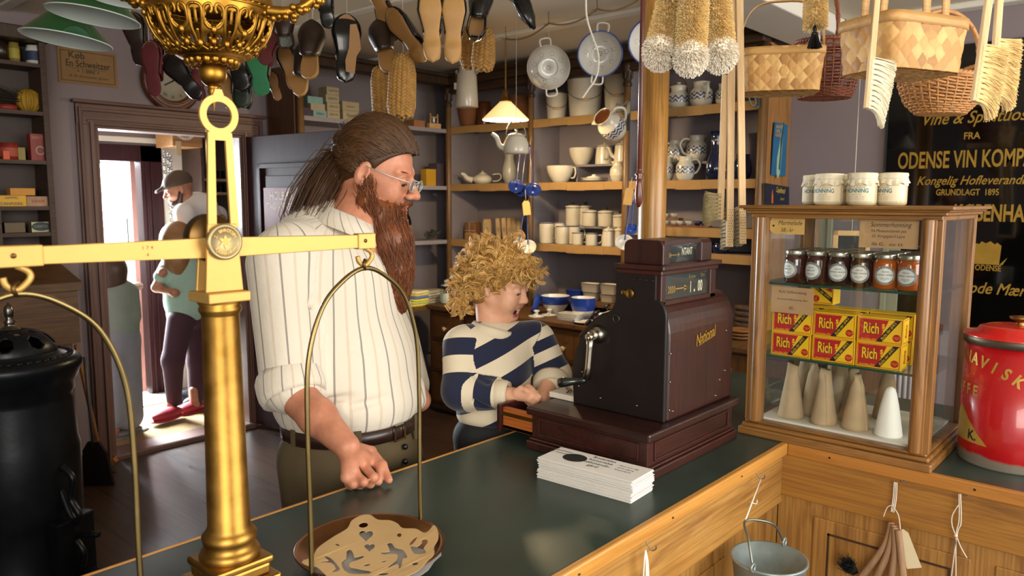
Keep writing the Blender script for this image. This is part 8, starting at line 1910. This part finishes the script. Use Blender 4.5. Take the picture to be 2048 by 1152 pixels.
b.strands(np.stack([f2(rt),f2(rt+np.stack([-.004+0*y,y*.16,.003+0*y],1))],1),.0009,.0005);obj('eyebrows',b,BD,man)
gl=thing;b=MB()
for q in(1,-1):
  b.tube([G(.111,q*(.032+.021*math.cos(a)),-.006+.015*math.sin(a))for a in np.linspace(0,2*pi,28,endpoint=False)],.0011,6,0,True);b.tube([G(.109,q*.053,.002),G(.06,q*.072,.006),G(.0,q*.082,.014)],.0016,6)
b.tube(spline([G(.112,-.010,.0),G(.116,0,.004),G(.112,.010,.0)],4),.0012,6);gs=obj('glasses',b,plain('silver_grey_frame','#c4c4be',.35,.3,0),man)
b=MB()
for q in(1,-1):b.loft([[G(.1105,q*(.032+.0205*math.cos(a)),-.006+.0145*math.sin(a))for a in np.linspace(0,2*pi,24,endpoint=False)],[G(.1115,q*(.032+.0205*math.cos(a)),-.006+.0145*math.sin(a))for a in np.linspace(0,2*pi,24,endpoint=False)]])
obj('lenses',b,GLJ,gs)
# ------------------------------------------------------------ laughing curly-haired child
KD=2.27;Q=lambda x,y,dd=0:P(x,y,KD+dd)
SKC=skin('child_skin',('#d49c7c','#e0ad8e'),'#b8605a');kid=thing('person','laughing child with curly blond hair in a navy and cream striped sweater','person',(Q(1000,900)[0],Q(1000,900)[1],0))
fx=nrm(HR*.91-HF*.42);pt=math.radians(15);hx=fx*math.cos(pt)-V(0,0,math.sin(pt));hy=np.cross(V(0,0,1),fx);hz=np.cross(hx,hy);KM=FR(hx,hy,hz,Q(1000,566));ks=.865;L,G,R=head(KM,ks,1)
bf=nrm(HR*.45-HF*.89);bl=np.cross(V(0,0,1),bf);BRk=np.stack([bf,bl,V(0,0,1)],1)
sR,eR,wR=Q(922,690,-.04),Q(921,782,-.08),Q(1022,790,-.12);sL,eL,wL=Q(1076,680,.04),Q(1108,750,.03),Q(1086,795,-.07)
L+=[C_(G(-.03,0,-.05),Q(985,675),.043,.046,.015),C_(Q(985,720),Q(985,830),.06,.08,.03),C_(sR,sL,.04,None,.03),C_(sR,eR,.035,.032,.02),C_(eR,wR,.032,.022,.02),C_(sL,eL,.035,.032,.02),C_(eL,wL,.032,.024,.02)]
Kk=[Q(1057,775,-.135),Q(1064,782,-.15),Q(1064,791,-.16),Q(1058,799,-.16)]
tk=[[Q(1074,787,-.14),Q(1068,797,-.135),Q(1058,793,-.13)],[Q(1078,794,-.155),Q(1070,802,-.15),Q(1060,797,-.14)],[Q(1074,800,-.16),Q(1066,806,-.15),Q(1057,801,-.14)],[Q(1066,805,-.16),Q(1060,808,-.15),Q(1052,803,-.14)]]
L+=hand_prims(wR,Kk,tk,.0072,[Q(1032,785,-.14),Q(1042,778,-.145),Q(1052,780,-.155),Q(1060,786,-.16)])
L+=hand_prims(wL,[wL+V(.0,-.0,-.03)+HR*q for q in(-.012,-.004,.004,.012)],[[wL+V(0,0,-.045)+HR*q-HF*.01,wL+V(0,0,-.045)+HR*q-HF*.025]for q in(-.012,-.004,.004,.012)],.0072,[wL-HR*.012,wL-HR*.022+V(0,0,-.02),wL-HR*.02+V(0,0,-.035)])
k0=solid('body',L,.0027,SKC,kid,{'lip':lipf(G,ks,((.099,-.059),(.088,-.09)),.007)})
b=MB()
for q in(1,-1):b.ell(G(.0835,q*.031,-.0042),.0112*ks*.97);b.tube(spline([G(.0905,q*.020,-.004),G(.0962,q*.031,-.006),G(.0905,q*.042,-.004)],5),.0008,5)
obj('eyes',b,plain('child_eye','#4b4a48',.1,0,0),k0)
b=MB().ell(G(.074,0,-.079),(.010*ks,.020*ks,.014*ks),0,Matrix(R.tolist()).to_4x4());obj('mouth_interior',b,plain('dark_mouth','#4a1a18',.4),k0);b=MB().ell(G(.086,0,-.0665),(.010*ks,.016*ks,.0035*ks),0,Matrix(R.tolist()).to_4x4());obj('teeth',b,WH,k0);b=MB().ell(G(.080,0,-.089),(.012*ks,.014*ks,.005*ks),0,Matrix(R.tolist()).to_4x4());obj('tongue',b,plain('tongue','#a04a48',.35),k0)
SW=[E_(Q(990,722),(.092,.118,.10),BRk,.04),E_(Q(985,790),(.095,.115,.10),BRk,.05),C_(Q(940,682,-.03),Q(1062,672,.03),.045,None,.05),C_(Q(982,674),Q(985,700),.05,.07,.03),C_(sR,eR,.054,.051,.025),C_(eR,Q(985,788,-.11),.051,.040,.025),C_(sL,eL,.052,.05,.025),C_(eL,Q(1103,768,.0),.05,.044,.02),E_(Q(990,828),(.094,.112,.035),BRk,.03),E_(G(.0,0,-.105),(.06,.056,.045),R,.012,-1)]
SW+=[C_(Q(945,745,-.11),Q(975,765,-.13),.005,None,.012,-1),C_(Q(1040,730,-.1),Q(1062,770,-.08),.005,None,.012,-1),C_(Q(950,800,-.13),Q(1000,830,-.12),.005,None,.012,-1)]
uN=-.44*HR+V(0,0,.9);pd=.105;o2=Q(1010,690,-.1)@uN
def bands(v):
  dT=np.minimum.reduce([sd(SW[i],v)for i in(0,1,2,8)]);dR=np.minimum(sd(SW[4],v),sd(SW[5],v));dL=np.minimum(sd(SW[6],v),sd(SW[7],v));uT=(v@uN-o2)/pd+.25
  def arc(v,a,b_,c):
    l1=np.linalg.norm(b_-a);h1=(v-a)@nrm(b_-a);h2=(v-b_)@nrm(c-b_);return np.where(sd(C_(a,b_,.05),v)<sd(C_(b_,c,.045),v),np.minimum(h1,l1),l1+np.maximum(h2,0))
  return np.where((dT<=dR)&(dT<=dL),uT,np.where(dR<dL,.4-arc(v,sR,eR,Q(985,788,-.11))/.1,.55-arc(v,sL,eL,Q(1103,768,.0))/.066))
t_=NT('navy_cream_stripes');at=t_.n('Attribute',attribute_name='band');t_.set(col=t_.mix(t_.math('LESS_THAN',t_.math('FRACT',at.outputs['Fac']),.5),'#d8cbb0','#131a36'),rough=.9,sheen=.25);t_.bump(t_.math('ADD',t_.noise(t_.obj(),26,2),t_.math('MULTIPLY',t_.noise(t_.obj(),600,2),.1)),.3,.005)
sw=solid('sweater',SW,.0026,t_.m,kid,{'band':bands});CRM_=plain('cream_rib','#d8cbb0',.9,0,.05,200,.3,300)
def ring(c,ax,r,w,m,nm):b=fwd_ring(c,ax,r,w,.006,HR);obj(nm,b,m,sw)
ring(Q(986,664,-.01),G(.0,0,0)-Q(985,690)+HR*.03,.062,.030,CRM_,'collar');ring(Q(1003,788,-.115),wR-eR,.034,.04,CRM_,'cuff');ring(Q(1103,765,-.0),nrm(wL-eL)*.6+(eL-sL)*3,.049,.036,CRM_,'cuff')
solid('trousers',[E_(Q(985,865),(.095,.112,.07),BRk,.04),C_(Q(955,880,-.03),V(*Q(955,880,-.03)[:2],.08),.068,.05,.03),C_(Q(1018,880,.03),V(*Q(1018,880,.03)[:2],.08),.068,.05,.03)],.007,plain('charcoal_trousers','#17181b',.8,0,.15,18,.2,120),kid)
for x in(955,1018):c=Q(x,880,-.03 if x<1000 else .03);b=MB().ell(V(c[0],c[1],.035)+bf*.03,(.10,.04,.035),0,RZ(math.degrees(math.atan2(bf[1],bf[0]))));obj('shoe',b,LEA,kid)
HK=hair('blond_hair','#b47c30','#f4cc80',45);hx_=lambda c,r,k=.02,op=1:E_(G(*c),np.array(r)*ks,R,k,op)
hh=solid('hair',[hx_((-.018,0,.042),(.110,.092,.098)),hx_((-.05,0,-.03),(.075,.09,.065)),hx_((.098,0,-.045),(.1,.085,.108),.01,-1)],.005,hair('dark_blond_underlayer','#7a5424','#b08444',80),kid)
LL=[]
for k in range(620):
  while True:
    d_=RNG.normal(size=3);d_/=np.linalg.norm(d_)
    if d_[2]>-.55 and not(d_[0]>.5 and d_[2]<.16)and not(d_[0]>.12 and d_[2]<-.28 and abs(d_[1])>.2):break
  p0=V(-.018,0,.035)+d_*V(.108,.092,.096)*(1.0 if d_[2]<.3 else .97)if k%3 else V(-.05,0,-.045)+V(-abs(d_[0]),d_[1],d_[2]-.3)*V(.076,.092,.064);ax=nrm(d_*.75+RNG.normal(size=3)*.45+V(.1 if d_[0]>.3 else-.1,0,-.42-.5*max(d_[2],0)));x=nrm(np.cross(ax,RNG.normal(size=3)));y=np.cross(ax,x);ln=RNG.uniform(.035,.075);cr=RNG.uniform(.009,.016);tn=RNG.uniform(.7,1.6);ph=RNG.random()*6
  for j in range(9):
    s=np.linspace(0,1,16);q=RNG.normal(size=3)*.0032;a=ph+tn*2*pi*s;LL.append(p0+q+ax*(ln*s)[:,None]+(cr*(.35+.65*s)*(1+.1*RNG.normal()))[:,None]*(np.cos(a)[:,None]*x+np.sin(a)[:,None]*y))
LL=np.array(LL)*ks@R.T+np.array(KM)[:3,3];b=MB().strands(LL,.0012,.0007,3);obj('curls',b,HK,hh)
# ------------------------------------------------------------ people in the hall
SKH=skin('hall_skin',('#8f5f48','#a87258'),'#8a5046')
def yv(x,y,Y):return ony(x,y,Y)
Y=5.78;q=lambda x,y,dy=0:yv(x,y,Y+dy)
m2=thing('person','bearded man in a brown cap and white T-shirt standing in the hall','person',(q(395,600)[0],Y,0))
fx=nrm(-HR*.85-HF*.52);hx=fx*.95-V(0,0,.31);hy=np.cross(V(0,0,1),fx);hz=np.cross(hx,hy);HM=FR(hx,hy,hz,q(357,378));L,G,R=head(HM,.98)
L+=[C_(G(-.03,0,-.05),q(385,420),.055,.06),C_(q(390,430),q(398,580),.12,.12,.05),C_(q(400,700,-.05),V(*q(402,700,-.05)[:2],.06),.055,.045),C_(q(440,440,.05),q(446,560,.05),.05,.04),C_(q(372,450,-.2),q(376,560,-.22),.048,.04),C_(q(390,690,.0),V(*q(385,700)[:2],.06),.055,.042)]
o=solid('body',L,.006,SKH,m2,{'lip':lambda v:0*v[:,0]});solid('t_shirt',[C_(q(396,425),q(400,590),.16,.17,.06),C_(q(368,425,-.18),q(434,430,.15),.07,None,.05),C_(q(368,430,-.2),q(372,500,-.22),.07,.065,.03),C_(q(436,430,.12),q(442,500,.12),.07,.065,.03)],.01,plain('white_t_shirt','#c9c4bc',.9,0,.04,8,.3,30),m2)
solid('shorts',[C_(q(398,600),q(400,640),.16,.16,.05),C_(q(392,640,-.08),q(398,712,-.06),.095,.09,.04),C_(q(412,640,.08),q(408,712,.06),.095,.09,.04)],.012,M['black'],m2)
solid('beard',[E_(G(.05,0,-.095),np.array((.05,.05,.035)),R),C_(G(.0,-.06,-.03),G(.04,-.04,-.1),.022),C_(G(.0,.06,-.03),G(.04,.04,-.1),.022)],.008,hair('dark_beard','#24160e','#3d281a'),m2)
CAPM=plain('brown_cap_cloth','#4a3a2a',.9,0,.1,20,.2,100);v=[E_(G(-.014,0,.055),np.array((.108,.088,.085)),R),C_(G(.07,-.04,.045),G(.07,.04,.045),.02,None,.03),C_(G(.15,-.03,.02),G(.15,.03,.02),.008,None,.04),C_(G(.11,0,.035),G(.15,0,.02),.012,None,.04),E_(G(.0,0,-.06),np.array((.3,.3,.085)),R,.01,-1)];solid('cap',v,.006,CAPM,m2)
for x,dy in((380,.1),(408,-.1)):c=q(x,790,dy);b=MB().ell((c[0]-.05,c[1]-.02,.05),(.13,.05,.05));obj('shoe',b,plain('blue_black_shoe','#1c2430',.5)if 'blue_black_shoe' not in D.materials else D.materials['blue_black_shoe'],m2)
Y=5.48;g=thing('person','girl with long brown hair in a pale green shirt and maroon trousers, back turned','person',(q(365,650)[0],Y,0))
L=[E_(q(355,480),(.085,.09,.105)),C_(q(357,500),q(360,540),.045),C_(q(362,545),q(370,600),.09),C_(q(326,545,-.05),q(313,575,.02),.036,.033),C_(q(313,575,.02),q(346,585,-.12),.032,.024),E_(q(350,586,-.13),(.035,.025,.03)),C_(q(402,545,.05),q(410,590,.05),.036,.03),C_(q(345,780,-.05),q(343,812,-.05),.035),C_(q(388,780),q(390,808),.035)]
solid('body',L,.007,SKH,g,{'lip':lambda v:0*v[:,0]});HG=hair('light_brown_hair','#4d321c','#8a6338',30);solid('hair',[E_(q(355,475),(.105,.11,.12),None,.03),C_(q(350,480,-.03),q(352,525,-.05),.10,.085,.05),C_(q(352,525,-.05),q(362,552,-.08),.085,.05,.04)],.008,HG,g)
solid('shirt',[C_(q(350,538),q(385,545),.10,.10,.05),C_(q(366,545),q(374,605,-.02),.14,.155,.06),C_(q(336,536,-.02),q(322,553,-.02),.055,.05,.03),C_(q(370,600,-.04),q(372,612,-.06),.12,.11,.05)],.009,plain('pale_green_shirt','#8fa898',.9,0,.06,60),g)
solid('trousers',[E_(q(375,625),(.15,.13,.13),None,.05),C_(q(362,640,-.08),q(346,720,-.1),.095,.075,.03),C_(q(346,720,-.1),q(348,800,-.05),.075,.052,.03),C_(q(388,640,.05),q(395,720,.03),.095,.075,.03),C_(q(395,720,.03),q(392,798,.02),.075,.052,.03)],.009,plain('maroon_trousers','#3a1c26',.85,0,.1,14),g)
RS=plain('red_slip_on','#9a1f30',.6,0,.08)
for x,y,dy in((343,826,-.12),(390,818,.02)):c=q(x,y,dy);b=MB().ell((c[0]-.03,c[1],max(c[2],.055)),(.13,.055,.045),0,RZ(20));b.ell((c[0]-.03,c[1],max(c[2]-.03,.022)),(.14,.06,.02),0,RZ(20));obj('shoe',b,RS,g)
Y=5.28;k2=thing('person','child in grey-green top and loose grey trousers looking out of the street door','person',(q(240,700)[0],Y,0))
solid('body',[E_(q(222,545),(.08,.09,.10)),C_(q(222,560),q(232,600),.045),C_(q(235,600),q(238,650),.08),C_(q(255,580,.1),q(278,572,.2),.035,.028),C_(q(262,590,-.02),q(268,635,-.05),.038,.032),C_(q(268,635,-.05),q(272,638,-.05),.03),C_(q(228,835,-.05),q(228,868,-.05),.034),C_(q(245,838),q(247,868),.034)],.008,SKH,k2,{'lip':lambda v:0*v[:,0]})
solid('hair',[E_(q(222,540),(.10,.11,.115)),E_(q(225,562,-.02),(.085,.08,.09))],.009,hair('brown_short_hair','#33241a','#5c4532'),k2)
solid('top',[C_(q(232,590),q(240,655),.12,.12,.05),C_(q(258,585,-.02),q(266,632,-.05),.06,.05,.03),C_(q(205,590,.02),q(206,640,.02),.055,.05,.03)],.01,plain('grey_green_top','#7d877a',.9,0,.06,20),k2)
solid('trousers',[E_(q(238,672),(.13,.12,.12),None,.05),C_(q(226,690,-.02),q(224,832,-.03),.085,.09,.04),C_(q(252,690,.0),q(255,832,.0),.09,.10,.04)],.01,plain('grey_loose_trousers','#83858a',.9,0,.06,20,.3,14),k2)
for x in(229,254):c=q(x,868,-.05 if x<240 else 0);b=MB().ell((c[0]+.04,c[1],.022),(.12,.05,.022),0,RZ(15));b.ell((c[0]+.05,c[1],.05),(.05,.05,.02),0,RZ(15));obj('sandal',b,plain('grey_sandal','#6e6a66',.6)if 'grey_sandal' not in D.materials else D.materials['grey_sandal'],k2)
